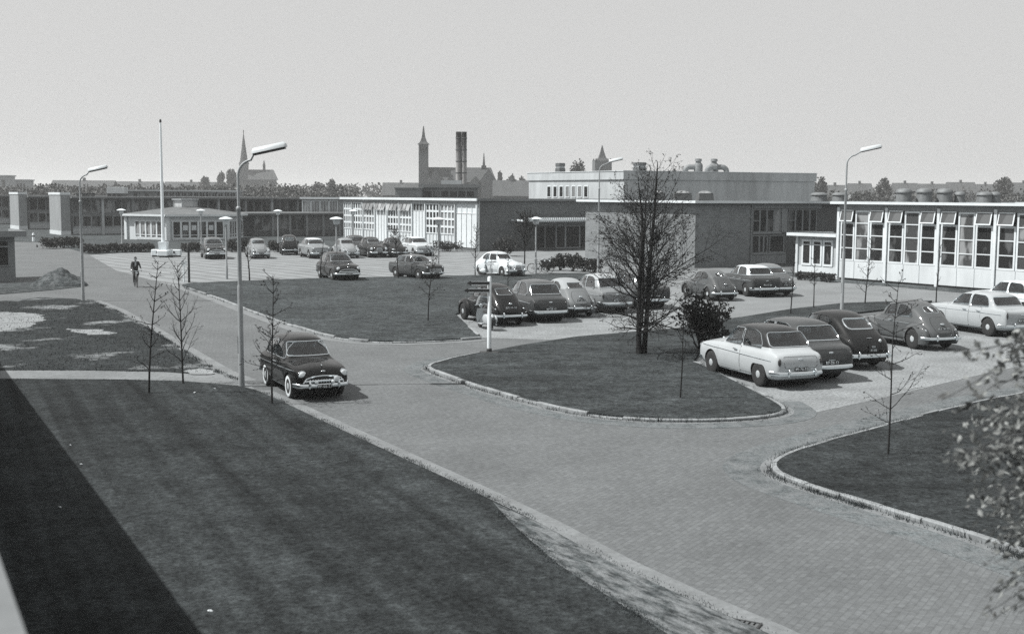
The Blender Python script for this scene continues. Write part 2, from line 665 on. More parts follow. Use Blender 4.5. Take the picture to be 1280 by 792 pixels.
# median
med_edge = P([(600, 423.5), (560, 426.5), (500, 429), (445, 427), (405, 420), (370, 409), (330, 395), (290, 380), (255, 367), (234, 360), (228, 357)], it=2)
med_side = P([(569, 394), (600, 421)])
L3 = med_edge + P([(240, 355), (300, 352.5), (400, 349), (500, 347), (590, 345.5), (700, 343), (745, 342.5), (735, 348), (640, 371), (569, 394)])
median = poly_mesh(L3, 0.09, 'median_lawn', GRASS2, thick=0.12)
# island
isl_bot = P([(600, 444), (560, 452), (538, 459), (540, 464), (570, 475), (600, 485), (650, 500), (700, 512.5), (740, 520), (800, 525.5), (860, 527), (920, 525), (960, 521.5), (979, 516.5), (974, 509), (940, 491), (900, 470), (878, 459), (866, 455)], it=2)
L4 = isl_bot + P([(872, 446), (890, 424), (960, 407), (1040, 396), (1110, 388), (1150, 382), (1165, 377.5), (1110, 378.5), (1053, 380.5), (988, 388), (940, 396), (905, 402), (850, 412), (790, 417), (720, 423), (650, 434)])
island = poly_mesh(L4, 0.09, 'island_lawn', GRASS3, thick=0.12)
# right lawn
rl = P([(1500, 455), (1280, 495), (1200, 511.5), (1140, 527), (1080, 543), (1020, 560), (990, 570), (972, 580), (970, 588), (985, 600), (1050, 621), (1120, 642), (1200, 666), (1280, 693), (1420, 740)], it=2)
L5 = rl + [G(2300, 800), G(2300, 420)]
rlawn = poly_mesh(L5, 0.09, 'right_lawn', GRASS4, thick=0.12)
# weedy strip along the foot of the hall
strip = poly_mesh(P([(940, 335), (1000, 342), (1045, 349), (1236, 364), (1420, 378), (1420, 384), (1240, 369.5), (1110, 358), (1010, 350)]), 0.03, 'weedy_strip', grass_mat('weedy_strip_grass', 0.06, sand=0.14, sandfac=(0.5, 0.66), sandscale=1.0), thick=0.04)


def ribbon(pts, w0, w1, z0, z1, name, m, kind='structure'):
    """band between offsets w0..w1 to the left of a polyline, top z1, skirts to z0, cut into stones"""
    g = Geo()
    n = len(pts)
    L, Rr = [], []
    for i in range(n):
        t = (pts[min(i + 1, n - 1)] - pts[max(i - 1, 0)]).normalized()
        s = Vector((-t.y, t.x, 0))
        L.append(pts[i] + s * w1)
        Rr.append(pts[i] + s * w0)
    for i in range(n - 1):
        a, b, c, d = Rr[i], Rr[i + 1], L[i + 1], L[i]
        vs = [(p.x, p.y, z1) for p in (a, b, c, d)] + [(p.x, p.y, z0) for p in (a, b, c, d)]
        fs = [(0, 1, 2, 3), (0, 4, 5, 1), (2, 6, 7, 3), (1, 5, 6, 2), (3, 7, 4, 0)]
        g.add(vs, fs)
    return tag(g.build(name, m), kind=kind)


def kerb(pts, flip=1, w=0.12, stone=0.95):
    """kerb of single stones with open joints, on the outer side of a lawn edge"""
    g = Geo()
    tot = 0
    seg = []
    acc = [0]
    for i in range(len(pts) - 1):
        acc.append(acc[-1] + (pts[i + 1] - pts[i]).length)

    def at(s):
        s = max(0, min(acc[-1] - 1e-4, s))
        for i in range(len(acc) - 1):
            if s <= acc[i + 1]:
                k = (s - acc[i]) / max(1e-6, acc[i + 1] - acc[i])
                t = (pts[i + 1] - pts[i]).normalized()
                return pts[i].lerp(pts[i + 1], k), Vector((-t.y, t.x, 0)) * flip
    s = 0
    sink = 0
    while s < acc[-1] - 0.1:
        e = min(s + stone * rng.uniform(0.92, 1.05), acc[-1])
        if rng.random() < .25:
            sink = rng.choice((0, 0, -.02, -.035, -.06))
        dz = rng.uniform(-0.012, 0.012) + sink
        jo = rng.uniform(-0.012, 0.012)
        sub = 3
        ps = [at(s + 0.012 + (e - s - 0.02) * k / sub) for k in range(sub + 1)]
        vs = []
        for p, nn in ps:
            a = p + nn * (0.004 + jo)
            b = p + nn * (w + jo)
            c = p + nn * (w - 0.025 + jo)
            vs += [(a.x, a.y, -0.02), (a.x, a.y, 0.112 + dz), (c.x, c.y, 0.112 + dz), (b.x, b.y, 0.088 + dz), (b.x, b.y, -0.02)]
        fs = []
        for k in range(sub):
            for j in range(4):
                q = (k * 5 + j, (k + 1) * 5 + j, (k + 1) * 5 + j + 1, k * 5 + j + 1)
                fs.append(q if flip < 0 else q[::-1])
        fs += [(0, 1, 2, 3, 4), (15 + 4, 15 + 3, 15 + 2, 15 + 1, 15)]
        g.add(vs, fs)
        s = e
    return tag(g.build('kerb', KERBM), kind='structure')


kerb(med_edge, flip=1)
kerb(med_side, flip=-1)
kerb(isl_bot, flip=-1)
kerb(rl, flip=-1)
# pale pavers lining the road
ga = P([(112, 376)] + [(142, 388), (172, 405), (207, 426), (242, 448), (270, 465), (300, 477)])
ribbon(ga, 0.02, 0.55, -0.01, 0.008, 'road_edge', GUTTER)
gb = P(lawnA[1:])
ribbon(gb, 0.02, 0.40, -0.01, 0.008, 'road_edge', GUTTER)
ribbon(rl, -0.34, -0.15, -0.01, 0.008, 'road_edge', GUTTER)
ribbon(isl_bot[4:60], -0.32, -0.15, -0.01, 0.008, 'road_edge', GUTTER)
DUST = grass_mat('dusty_paving', 0.116, sand=0.15, sandfac=(.36, .62), sandscale=2.2)
ribbon(gb, -1.0, 0.02, -0.01, 0.0062, 'road_dust', DUST)
ribbon(ga, -1.0, 0.02, -0.01, 0.0062, 'road_dust', DUST)
ribbon(rl, -1.1, -0.30, -0.01, 0.0062, 'road_dust', DUST)
ribbon(isl_bot[4:60], -0.9, -0.28, -0.01, 0.0062, 'road_dust', DUST)
ribbon(med_edge, 0.15, 0.62, -0.01, 0.008, 'road_edge', GUTTER)


# ---- grass tufts: blades over the near lawns and ragged weeds along the kerbs
def in_poly(x, y, poly):
    ins = np.zeros(len(x), bool)
    n = len(poly)
    for i in range(n):
        x1, y1 = poly[i][0], poly[i][1]
        x2, y2 = poly[(i + 1) % n][0], poly[(i + 1) % n][1]
        c = ((y1 > y) != (y2 > y))
        with np.errstate(divide='ignore', invalid='ignore'):
            xi = (x2 - x1) * (y - y1) / (y2 - y1 + 1e-12) + x1
        ins ^= c & (x < xi)
    return ins


NP = np.random.default_rng(5)


def blades(xy, z, hmin, hmax, wd, name, m):
    n = len(xy)
    h = NP.uniform(hmin, hmax, n)
    a = NP.uniform(0, 2 * np.pi, n)
    b = NP.uniform(0, 2 * np.pi, n)
    ln = NP.uniform(0.1, 0.8, n) * h
    w = NP.uniform(0.6, 1.3, n) * wd
    v = np.zeros((n, 3, 3))
    v[:, 0, 0] = xy[:, 0] - np.cos(a) * w
    v[:, 0, 1] = xy[:, 1] - np.sin(a) * w
    v[:, 1, 0] = xy[:, 0] + np.cos(a) * w
    v[:, 1, 1] = xy[:, 1] + np.sin(a) * w
    v[:, 0:2, 2] = z - 0.01
    v[:, 2, 0] = xy[:, 0] + np.cos(b) * ln
    v[:, 2, 1] = xy[:, 1] + np.sin(b) * ln
    v[:, 2, 2] = z + h
    me = bpy.data.meshes.new(name)
    me.vertices.add(n * 3)
    me.vertices.foreach_set('co', v.reshape(-1))
    me.loops.add(n * 3)
    me.loops.foreach_set('vertex_index', np.arange(n * 3, dtype=np.int32))
    me.polygons.add(n)
    me.polygons.foreach_set('loop_start', np.arange(0, n * 3, 3, dtype=np.int32))
    me.update(calc_edges=True)
    me.materials.append(m)
    return tag(link(name, me), kind='stuff')


def poly_in_view(poly):
    return np.array([(p[0], p[1]) for p in poly])


def scatter(poly, n, ymax, p=1.0):
    xs = np.array([q[0] for q in poly])
    ys = np.array([q[1] for q in poly])
    y = 10 + (ymax - 10) * NP.random(n) ** (1.5 * p)
    x = (NP.random(n) * 2 - 1) * (y * 0.5 + 1)
    k = in_poly(x, y, poly)
    return np.stack([x[k], y[k]], 1)


BLADE = grass_mat('grass_blades', 0.075)
blades(scatter(L2, 80000, 60), 0.03, 0.03, 0.08, 0.016, 'grass', BLADE)


def edge_weeds(pts, off, n, name, hmin=0.04, hmax=0.14, z=0.0, clump=0.45):
    out = []
    acc = [0]
    for i in range(len(pts) - 1):
        acc.append(acc[-1] + (pts[i + 1] - pts[i]).length)
    for c in range(int(acc[-1] / clump)):
        s = NP.uniform(0, acc[-1])
        i = int(np.searchsorted(acc, s)) - 1
        i = max(0, min(len(pts) - 2, i))
        t = (pts[i + 1] - pts[i]).normalized()
        base = pts[i].lerp(pts[i + 1], (s - acc[i]) / max(1e-6, acc[i + 1] - acc[i]))
        nn = Vector((-t.y, t.x, 0))
        k = int(NP.uniform(0.2, 1.0) * n)
        ln = NP.uniform(0.08, 0.4)
        for _ in range(k):
            q = base + t * NP.normal(0, ln) + nn * (off + NP.normal(0, 0.07))
            out.append((q.x, q.y))
    return blades(np.array(out), z, hmin, hmax, 0.009, name, BLADE)


edge_weeds(rl[14:], -0.17, 170, 'weeds', .025, .10, clump=.42)
edge_weeds(rl, -0.05, 60, 'weeds', .1, .17, clump=.35)
edge_weeds(isl_bot[4:56], -0.17, 70, 'weeds', 0.02, 0.07, clump=.4)
edge_weeds(isl_bot, -0.04, 60, 'weeds', 0.1, 0.16, clump=.35)
edge_weeds(med_edge, 0.05, 50, 'weeds', 0.1, 0.15, clump=.5)
edge_weeds(gb, 0.07, 80, 'weeds', 0.015, 0.05, clump=.3)
edge_weeds(P([(626, 642), (662, 676), (699, 708), (764, 750), (832, 793)]), 0.0, 90, 'weeds', 0.01, 0.035, z=.03, clump=.16)
edge_weeds(ga, 0.06, 110, 'weeds', 0.03, 0.08, clump=.3)
edge_weeds(P([(0, 475), (150, 476), (230, 478), (300, 483.5)]), -.03, 80, 'weeds', 0.03, 0.08, clump=.25)
edge_weeds(P([(0, 463), (100, 463), (205, 465), (232, 463)]), .03, 80, 'weeds', 0.03, 0.08, clump=.25)
# ------------------------------------------------------------------ cars
def paint(v):
    k = 'car_paint_%03d' % int(v * 1000)
    return mat(k, v, 0.45, var=0.05, scale=3, coat=0.6, spec=0.08)


CHROME = mat('chrome', 0.78, 0.12, metal=1.0, var=0.06, scale=9)
HUBM = mat('hubcap_metal', 0.55, 0.3, metal=0.35, var=0.05, scale=9)
LINING = mat('pale_lining', 0.17, 0.9, var=0.2, scale=8)
RUBBER = mat('rubber', 0.018, 0.85, var=0.3, scale=20)
WHITEWALL = mat('white_wall_rubber', 0.6, 0.8, var=0.1, scale=20)
DARKIN = mat('dark_interior', 0.02, 0.9, var=0.3, scale=8)
SEATM = mat('seat_cloth', 0.09, 0.9, var=0.3, scale=12)
LENS = mat('headlamp_glass', 0.72, 0.12, var=0.05, scale=20, coat=1.0)
TAILM = mat('tail_lens', 0.02, 0.2, var=0.1, scale=20, coat=0.8)
PLATEM = mat('plate_dark', 0.015, 0.4, var=0.2, scale=20)
LETTER = mat('plate_lettering', 0.75, 0.5, var=0.05, scale=20)
CARGLASS = glass_mat('car_glass', 0.88)


def fillet(poly, r=0.05, n=3):
    out = []
    k = len(poly)
    for i in range(k):
        p = Vector(poly[i])
        a = Vector(poly[i - 1]) - p
        b = Vector(poly[(i + 1) % k]) - p
        rr = min(r, a.length * 0.45, b.length * 0.45)
        A = p + a.normalized() * rr
        B = p + b.normalized() * rr
        for j in range(n + 1):
            t = j / n
            q = A * (1 - t) ** 2 + p * (2 * t * (1 - t)) + B * t ** 2
            out.append((q.x, q.y))
    return out


def sweep_poly(poly, axis, a0, a1):
    g = Geo()
    n = len(poly)

    def pt(p, a):
        return (p[0], a, p[1]) if axis == 'y' else (a, p[0], p[1])
    vs = [pt(p, a0) for p in poly] + [pt(p, a1) for p in poly]
    fs = [tuple(range(n - 1, -1, -1)), tuple(range(n, 2 * n))]
    for i in range(n):
        j = (i + 1) % n
        fs.append((i, j, n + j, n + i))
    g.add(vs, fs)
    return g


def closed_mesh(g, name):
    me = g.mesh(name, [])
    bm = bmesh.new()
    bm.from_mesh(me)
    bmesh.ops.recalc_face_normals(bm, faces=list(bm.faces))
    bm.to_mesh(me)
    bm.free()
    return me


def ev_mesh(o):
    dg = bpy.context.evaluated_depsgraph_get()
    dg.update()
    return bpy.data.meshes.new_from_object(o.evaluated_get(dg))


def loft_body(rows, sub=2):
    """rows: x, w, zb, zs, wb, ze, wt, zc  -> closed, subdivided mesh"""
    g = Geo()
    vs = []
    for (x, w, zb, zs, wb, ze, wt, zc) in rows:
        hgt = zs - zb
        up = ze - zs
        h = [(0, zb), (w * .72, zb), (w * .93, zb + .05), (w * .995, zb + hgt * .36), (w, zb + hgt * .68), (w * .5 + wb * .5 + .012, zs - .035),
             (wb, zs + .012), (wb * .5 + wt * .5 + .02, zs + up * .55), (wt, ze), (wt * .55, ze + (zc - ze) * .72), (0, zc)]
        ring = h + [(-y, z) for y, z in h[-2:0:-1]]
        vs.append([(x, y, z) for y, z in ring])
    n = len(vs[0])
    allv = [p for r in vs for p in r]
    fs = []
    for i in range(len(vs) - 1):
        for k in range(n):
            k2 = (k + 1) % n
            fs.append((i * n + k, i * n + k2, (i + 1) * n + k2, (i + 1) * n + k))
    c0 = len(allv)
    for idx in (0, len(vs) - 1):
        r = vs[idx]
        allv.append((r[0][0], 0, (r[0][2] + r[10][2]) / 2))
    o = (len(vs) - 1) * n
    for k in range(n):
        k2 = (k + 1) % n
        fs.append((c0, k2, k))
        fs.append((c0 + 1, o + k, o + k2))
    g.add(allv, fs)
    me = closed_mesh(g, 'loft')
    ob = link('loft', me)
    md = ob.modifiers.new('s', 'SUBSURF')
    md.levels = md.render_levels = sub
    out = ev_mesh(ob)
    bpy.data.objects.remove(ob)
    return out


def cut(me, cutters):
    ob = link('cutbody', me)
    cs = []
    for c in cutters:
        co = link('cutter', closed_mesh(c, 'cutter'))
        co.hide_render = True
        cs.append(co)
        md = ob.modifiers.new('b', 'BOOLEAN')
        md.operation = 'DIFFERENCE'
        md.solver = 'EXACT'
        md.object = co
    out = ev_mesh(ob)
    bpy.data.objects.remove(ob)
    for co in cs:
        bpy.data.objects.remove(co)
    return out


AX = {'+y': (Vector((0, 3, 0)), Vector((0, -1, 0))), '-y': (Vector((0, -3, 0)), Vector((0, 1, 0))),
      '+x': (Vector((5, 0, 0)), Vector((-1, 0, 0))), '-x': (Vector((-5, 0, 0)), Vector((1, 0, 0))), '+z': (Vector((0, 0, 5)), Vector((0, 0, -1)))}


def project(bvh, axis, p):
    o, d = AX[axis]
    if axis[1] == 'y':
        q = Vector((p[0], o.y, p[1]))
    elif axis[1] == 'x':
        q = Vector((o.x, p[0], p[1]))
    else:
        q = Vector((p[0], p[1], o.z))
    hit, nrm, _, _ = bvh.ray_cast(q, d, 8)
    if hit is None:
        hit, nrm, _, _ = bvh.find_nearest(q - d * 0 + d * 2.2)
    return hit, nrm


def patch(bvh, axis, poly, off, step=0.09, thick=0.03):
    """a skin-tight panel of the given outline lying `off` outside the body, with a returned edge"""
    bm = bmesh.new()
    vs = [bm.verts.new((p[0], p[1], 0)) for p in poly]
    bm.faces.new(vs)
    xs = [p[0] for p in poly]
    ys = [p[1] for p in poly]
    for ax, arr in ((0, xs), (1, ys)):
        n = max(1, int((max(arr) - min(arr)) / step))
        for i in range(1, n):
            c = min(arr) + (max(arr) - min(arr)) * i / n
            co = (c, 0, 0) if ax == 0 else (0, c, 0)
            no = (1, 0, 0) if ax == 0 else (0, 1, 0)
            bmesh.ops.bisect_plane(bm, geom=list(bm.verts) + list(bm.edges) + list(bm.faces), plane_co=co, plane_no=no)
    nr = {}
    for v in bm.verts:
        h, nn = project(bvh, axis, (v.co.x, v.co.y))
        nr[v] = nn
        v.co = h + nn * off
    d = AX[axis][1]
    for f in bm.faces:
        f.normal_update()
        if f.normal.dot(d) > 0:
            f.normal_flip()
    if thick:
        be = [e for e in bm.edges if e.is_boundary]
        src = {v: nr[v] for e in be for v in e.verts}
        r = bmesh.ops.extrude_edge_only(bm, edges=be)
        new = [v for v in r['geom'] if isinstance(v, bmesh.types.BMVert)]
        for v in new:
            best = min(src, key=lambda q: (q.co - v.co).length_squared)
            v.co = v.co - src[best] * thick
    bm.verts.index_update()
    g = Geo()
    g.add([v.co.copy() for v in bm.verts], [[v.index for v in f.verts] for f in bm.faces])
    bm.free()
    return g


def outline(bvh, axis, poly, off, r, n=4, closed=True):
    g = Geo()
    pts = []
    k = len(poly)
    for i in range(k if closed else k - 1):
        a, b = poly[i], poly[(i + 1) % k]
        m = max(1, int(math.hypot(a[0] - b[0], a[1] - b[1]) / 0.12))
        for j in range(m):
            t = j / m
            pts.append((a[0] * (1 - t) + b[0] * t, a[1] * (1 - t) + b[1] * t))
    pts.append(poly[0] if closed else poly[-1])
    q = []
    for p in pts:
        h, nn = project(bvh, axis, p)
        q.append(h + nn * off)
    g.tube(q, r, n, caps=not closed)
    return g


def mir(poly):
    return [(-a, b) for a, b in poly]


def text_mesh(txt, size, name):
    c = bpy.data.curves.new(name, 'FONT')
    c.body = txt
    c.size = size
    c.align_x = 'CENTER'
    c.align_y = 'CENTER'
    c.extrude = 0.003
    c.space_character = 1.1
    ob = bpy.data.objects.new(name, c)
    COL.objects.link(ob)
    me = ev_mesh(ob)
    bpy.data.objects.remove(ob)
    me.materials.clear()
    me.materials.append(LETTER)
    return me


class CarType:
    """list of parts: (name, mesh, material slots (None = body paint, 'roof' = roof paint), matrix, children)"""

    def __init__(s):
        s.parts = []

    def part(s, name, g, mats, smooth=40, mx=None, ch=None, me=None):
        mats = list(mats) if isinstance(mats, (list, tuple)) else [mats]
        if me is None:
            me = g.mesh(name, [PLATEM if isinstance(m, str) else m for m in mats], smooth)
        p = dict(name=name, me=me, mats=mats, mx=mx, ch=ch or [])
        s.parts.append(p)
        return p


def sub(name, g, mats, smooth=40, mx=None, me=None):
    mats = list(mats) if isinstance(mats, (list, tuple)) else [mats]
    if me is None:
        me = g.mesh(name, [PLATEM if isinstance(m, str) else m for m in mats], smooth)
    return dict(name=name, me=me, mats=mats, mx=mx, ch=[])


def wheel_parts(ct, x, y, r=0.33, w=0.15, white=False):
    for sx in (x[0], x[1]):
        for sy in (1, -1):
            t = Geo()
            pr = [(r * .62, -w * .5), (r * .86, -w * .52), (r * .97, -w * .38), (r, -w * .15), (r, w * .15), (r * .97, w * .38), (r * .86, w * .52), (r * .62, w * .5)]
            t.lathe(pr, 22)
            if white:
                for i in range(len(t.m)):
                    zz = sum(t.v[k][2] for k in t.f[i]) / len(t.f[i])
                    rr = sum(math.hypot(*t.v[k][:2]) for k in t.f[i]) / len(t.f[i])
                    if abs(zz) > w * .42 and rr < r * .9 and len(t.f[i]) == 4:
                        t.m[i] = 1
            rot = Matrix.Rotation(R(-90) * sy, 4, 'X')
            mx = Matrix.Translation((sx, sy * y, r)) @ rot
            rim = Geo()
            rim.lathe([(0.02, -w * .3), (r * .66, -w * .45), (r * .66, w * .36), (r * .60, w * .40), (r * .55, w * .26), (r * .44, w * .26)], 20)
            cap = Geo()
            cap.lathe([(r * .58, w * .25), (r * .55, w * .36), (r * .48, w * .42), (r * .34, w * .44), (r * .26, w * .54), (r * .12, w * .58), (0.0, w * .59)], 18)
            ct.part('wheel', rim, 'body', mx=mx, ch=[sub('tyre', t, [RUBBER, WHITEWALL]), sub('hubcap', cap, HUBM)])


def bumper(ct, x, hw, z, sgn, wrap=0.28, r=0.055, over=(0.42,), fat=1.0):
    g = Geo()
    pts = []
    for i in range(13):
        t = -1 + 2 * i / 12
        y = hw * t
        dx = -0.10 * t * t - (wrap * max(0, (abs(t) - 0.8) / 0.2) ** 2)
        pts.append((x + sgn * dx, y, z))
    # flattened section standing upright
    P_ = [Vector(p) for p in pts]
    n = 10
    vs, fs = [], []
    for i, p in enumerate(P_):
        t = (P_[min(i + 1, 12)] - P_[max(i - 1, 0)]).normalized()
        o = Vector((t.y, -t.x, 0)) * sgn
        for k in range(n):
            a = 2 * math.pi * k / n
            q = p + o * (0.035 * math.cos(a)) + Vector((0, 0, r * fat * math.sin(a)))
            vs.append(q)
    for i in range(12):
        for k in range(n):
            k2 = (k + 1) % n
            fs.append((i * n + k, i * n + k2, (i + 1) * n + k2, (i + 1) * n + k))
    fs += [tuple(range(n - 1, -1, -1)), tuple(range(12 * n, 13 * n))]
    g.add(vs, fs)
    for oy in over:
        for sy in (1, -1):
            g.ell((x + sgn * (0.035 - 0.1 * (oy / hw) ** 2), sy * oy, z + .02), (.05, .045, .11), 8, 6)
    ct.part('bumper', g, CHROME)


def plate(ct, x, z, sgn, txt, y=0.0, w=0.42, h=0.11, tilt=0, two=None):
    g = Geo()
    if two:
        w, h = 0.30, 0.21
    g.bbox(-w / 2, w / 2, -h / 2, h / 2, 0, 0.015, 0.006)
    # local: text x -> world +-y ; text y -> z ; normal -> sgn*x
    rot = Matrix(((0, 0, sgn), (sgn, 0, 0), (0, 1, 0))).to_4x4()
    mx = Matrix.Translation((x, y, z)) @ rot @ Matrix.Rotation(R(tilt), 4, 'X')
    ch = []
    if txt:
        if two:
            ch.append(sub('lettering', None, LETTER, me=text_mesh(txt, 0.085, 'lettering'), mx=Matrix.Translation((0, 0.048, 0.018))))
            ch.append(sub('lettering', None, LETTER, me=text_mesh(two, 0.085, 'lettering'), mx=Matrix.Translation((0, -0.048, 0.018))))
        else:
            ch.append(sub('lettering', None, LETTER, me=text_mesh(txt, 0.10, 'lettering'), mx=Matrix.Translation((0, 0, 0.018))))
    ct.part('licence_plate', g, PLATEM, mx=mx, ch=ch)


def headlight(ct, x, y, z, r=0.1, rim='chrome'):
    g = Geo()
    g.lathe([(r * 1.05, -0.16), (r * 1.12, -0.02), (r * 1.1, 0.012), (r * .96, 0.018)], 16)
    l = Geo()
    l.lathe([(r * .97, 0.0), (r * .85, 0.025), (r * .5, 0.045), (0, 0.052)], 16)
    rot = Matrix.Rotation(R(90), 4, 'Y')
    for sy in (1, -1):
        ct.part('headlight', l, LENS, mx=Matrix.Translation((x, y * sy, z)) @ Matrix.Rotation(R(6 * sy), 4, 'Z') @ rot, ch=[sub('rim', g, CHROME)])


def make_car(rows, sides, wind, rear, wheels, spec):
    """sides: list of window outlines (x, z); wind / rear: list of outlines (y, z)"""
    ct = CarType()
    base = loft_body(rows)
    bvh = BVHTree.FromPolygons([v.co.copy() for v in base.vertices], [list(p.vertices) for p in base.polygons])
    ct.bvh = bvh
    xm = spec.get('xm', -0.3)
    cuts = []
    for i in range(0, len(sides)):
        cuts.append(sweep_poly(fillet(sides[i], spec.get('sfil', .06)), 'y', -1.5, 1.5))
    for w in wind:
        cuts.append(sweep_poly(fillet(w, .07), 'x', xm, 3))
    for w in rear:
        cuts.append(sweep_poly(fillet(w, spec.get('rfil', .1)), 'x', -3, xm + 0.02))
    ra = spec.get('arch', 0.39)
    if not spec.get('fenders'):
        for k, wx in enumerate(wheels[:2]):
            for sy in (1, -1):
                a = [(wx + ra * math.cos(2 * math.pi * i / 20), 0.33 + ra * math.sin(2 * math.pi * i / 20)) for i in range(20)]
                if spec.get('skirt') and k == 1:
                    a = [(x, min(z, 0.33 + ra * .72)) for x, z in a]
                cuts.append(sweep_poly(a, 'y', sy * 0.50, sy * 1.3))
    cm = cut(base, cuts)
    # sort faces: paint / dark inside, body / roof
    bm = bmesh.new()
    bm.from_mesh(cm)
    zr = spec['zroof']
    bmesh.ops.bisect_plane(bm, geom=list(bm.verts) + list(bm.edges) + list(bm.faces), plane_co=(0, 0, zr), plane_no=(0, 0, 1))
    co = [v.co.copy() for v in bm.verts]
    body, roof = Geo(), Geo()
    maps = ({}, {})
    for f in bm.faces:
        c = f.calc_center_median()
        near = bvh.find_nearest(c)
        out = near[0] is not None and near[3] < 0.006
        if out and f.calc_area() > 0 and abs(f.normal.dot(near[1])) < 0.5:
            out = False
        k = 1 if (c.z > zr and spec['xr'][0] < c.x < spec['xr'][1]) else 0
        g = (body, roof)[k]
        ids = []
        for v in f.verts:
            mp = maps[k]
            if v.index not in mp:
                mp[v.index] = len(g.v)
                g.v.append(tuple(co[v.index]))
            ids.append(mp[v.index])
        g.f.append(tuple(ids))
        g.m.append(0 if out else (2 if c.z > .88 else 1))
    bm.free()
    bpy.data.meshes.remove(cm)
    ct.part('body', body, ['body', DARKIN, LINING], 32)
    ct.part('roof', roof, ['roof', LINING, LINING], 32)
    # glass
    for s_ in sides:
        for ax in ('+y', '-y'):
            pl = fillet(s_, spec.get('sfil', .06))
            p = patch(bvh, ax, pl, -0.006, 0.15, 0)
            ct.part('side_window', p, CARGLASS, ch=[sub('frame', outline(bvh, ax, pl, 0.004, 0.011 if spec.get('sidechrome', True) else 0.007), CHROME if spec.get('sidechrome', True) else 'body')])
    for nm, ax, lst, rad in (('windscreen', '+x', wind, .07), ('rear_window', '-x', rear, spec.get('rfil', .1))):
        for w in lst:
            pl = fillet(w, rad)
            p = patch(bvh, ax, pl, -0.006, 0.12, 0)
            ct.part(nm, p, CARGLASS, ch=[sub('frame', outline(bvh, ax, pl, 0.006, spec.get('wchrome', 0.016)), CHROME)])
    # doors with a dark gap round them and a handle
    for d in spec['doors']:
        for ax, sy in (('+y', 1), ('-y', -1)):
            pl = fillet(d, 0.05)
            cx = sum(p[0] for p in d) / len(d)
            cz = sum(p[1] for p in d) / len(d)
            big = [((p[0] - cx) * 1.022 + cx, (p[1] - cz) * 1.03 + cz) for p in pl]
            g = patch(bvh, ax, pl, 0.006, 0.12, 0.02)
            n0 = len(g.f)
            q = patch(bvh, ax, big, 0.0025, 0.12, 0.012)
            g.add(q.v, q.f, 1)
            h = Geo()
            hx = min(p[0] for p in d) + 0.13
            hz = spec.get('hz', 0.86)
            a, na = project(bvh, ax, (hx, hz))
            b, nb = project(bvh, ax, (hx + 0.16, hz))
            h.tube([a + na * .01, a + na * .05, b + nb * .05, b + nb * .01], 0.014, 6)
            ct.part('door', g, ['body', DARKIN], 32, ch=[sub('handle', h, CHROME)])
    wheel_parts(ct, wheels[:2], wheels[2], spec.get('wr', .33), 0.155, spec.get('white', False))
    # running gear below, seats and wheel inside
    u = Geo()
    u.box(rows[-1][0] + .35, rows[0][0] - .35, -0.52, 0.52, 0.17, 0.30)
    for wx in wheels[:2]:
        u.tube([(wx, -wheels[2] + .1, .3), (wx, wheels[2] - .1, .3)], 0.05, 8)
        for sy in (1, -1):
            if not spec.get('fenders'):
                u.lathe([(ra * .98, 0), (ra * .98, 0.2), (0.02, 0.2)], 16, mx=Matrix.Translation((wx, sy * 0.51, 0.33)) @ Matrix.Rotation(R(90) * sy, 4, 'X'))
    ct.part('chassis', u, DARKIN, None)
    zf = spec.get('zfloor', 0.95)
    for (x0, x1) in spec.get('seats', ((-.36, -.2), (-1.1, -.95))):
        g = Geo()
        g.bbox(x0, x1, -.5, .5, zf - .05, zf + .17, .04)
        ct.part('seat', g, SEATM, 40)
    g = Geo()
    rr = [(0.17 * math.cos(2 * math.pi * i / 16), 0.17 * math.sin(2 * math.pi * i / 16), 0) for i in range(17)]
    g.tube(rr, 0.012, 5, caps=False)
    g.tube([(0, 0, 0), (0, 0, -0.3)], 0.015, 5)
    g.tube([(-.17, 0, 0), (.17, 0, 0)], 0.01, 5)
    ct.part('steering_wheel', g, PLATEM, 60, mx=Matrix.Translation((spec.get('swx', .28), .33, zf + .06)) @ Matrix.Rotation(R(60), 4, 'Y'))
    return ct


def emblem(ct, axis, y, z, w, h, m=CHROME):
    bvh = ct.bvh
    a, n = project(bvh, axis, (y, z))
    g = Geo()
    g.ell((0, 0, 0), (0.02, w, h), 12, 6)
    ct.part('emblem', g, m, mx=Matrix.Translation(a + n * 0.008))


def trim(ct, zs, x0, x1, r=0.012):
    for ax in ('+y', '-y'):
        n = 14
        pl = [(x0 + (x1 - x0) * i / n, zs[0] + (zs[1] - zs[0]) * i / n) for i in range(n + 1)]
        ct.part('trim_strip', outline(ct.bvh, ax, pl, 0.006, r, 5, closed=False), CHROME)


REK = [
    (2.09, .60, .38, .66, .55, .71, .40, .73), (2.02, .73, .30, .76, .67, .82, .50, .85), (1.82, .79, .24, .86, .70, .90, .50, .94),
    (1.30, .81, .20, .92, .70, .945, .50, 1.0), (.95, .815, .20, .935, .70, .97, .52, 1.03), (.74, .815, .20, .94, .71, .985, .56, 1.05),
    (.36, .815, .20, .945, .71, 1.415, .575, 1.48), (.10, .815, .20, .95, .715, 1.475, .595, 1.545), (-.45, .815, .20, .955, .715, 1.505, .605, 1.58),
    (-1.0, .81, .20, .955, .715, 1.485, .60, 1.56), (-1.37, .81, .20, .95, .705, 1.42, .585, 1.485), (-1.66, .80, .21, .945, .695, 1.0, .59, 1.025),
    (-1.80, .795, .22, .935, .69, .965, .56, .99), (-2.02, .775, .26, .90, .675, .92, .52, .945), (-2.10, .72, .32, .78, .62, .81, .46, .82), (-2.13, .64, .38, .66, .55, .69, .42, .70)]
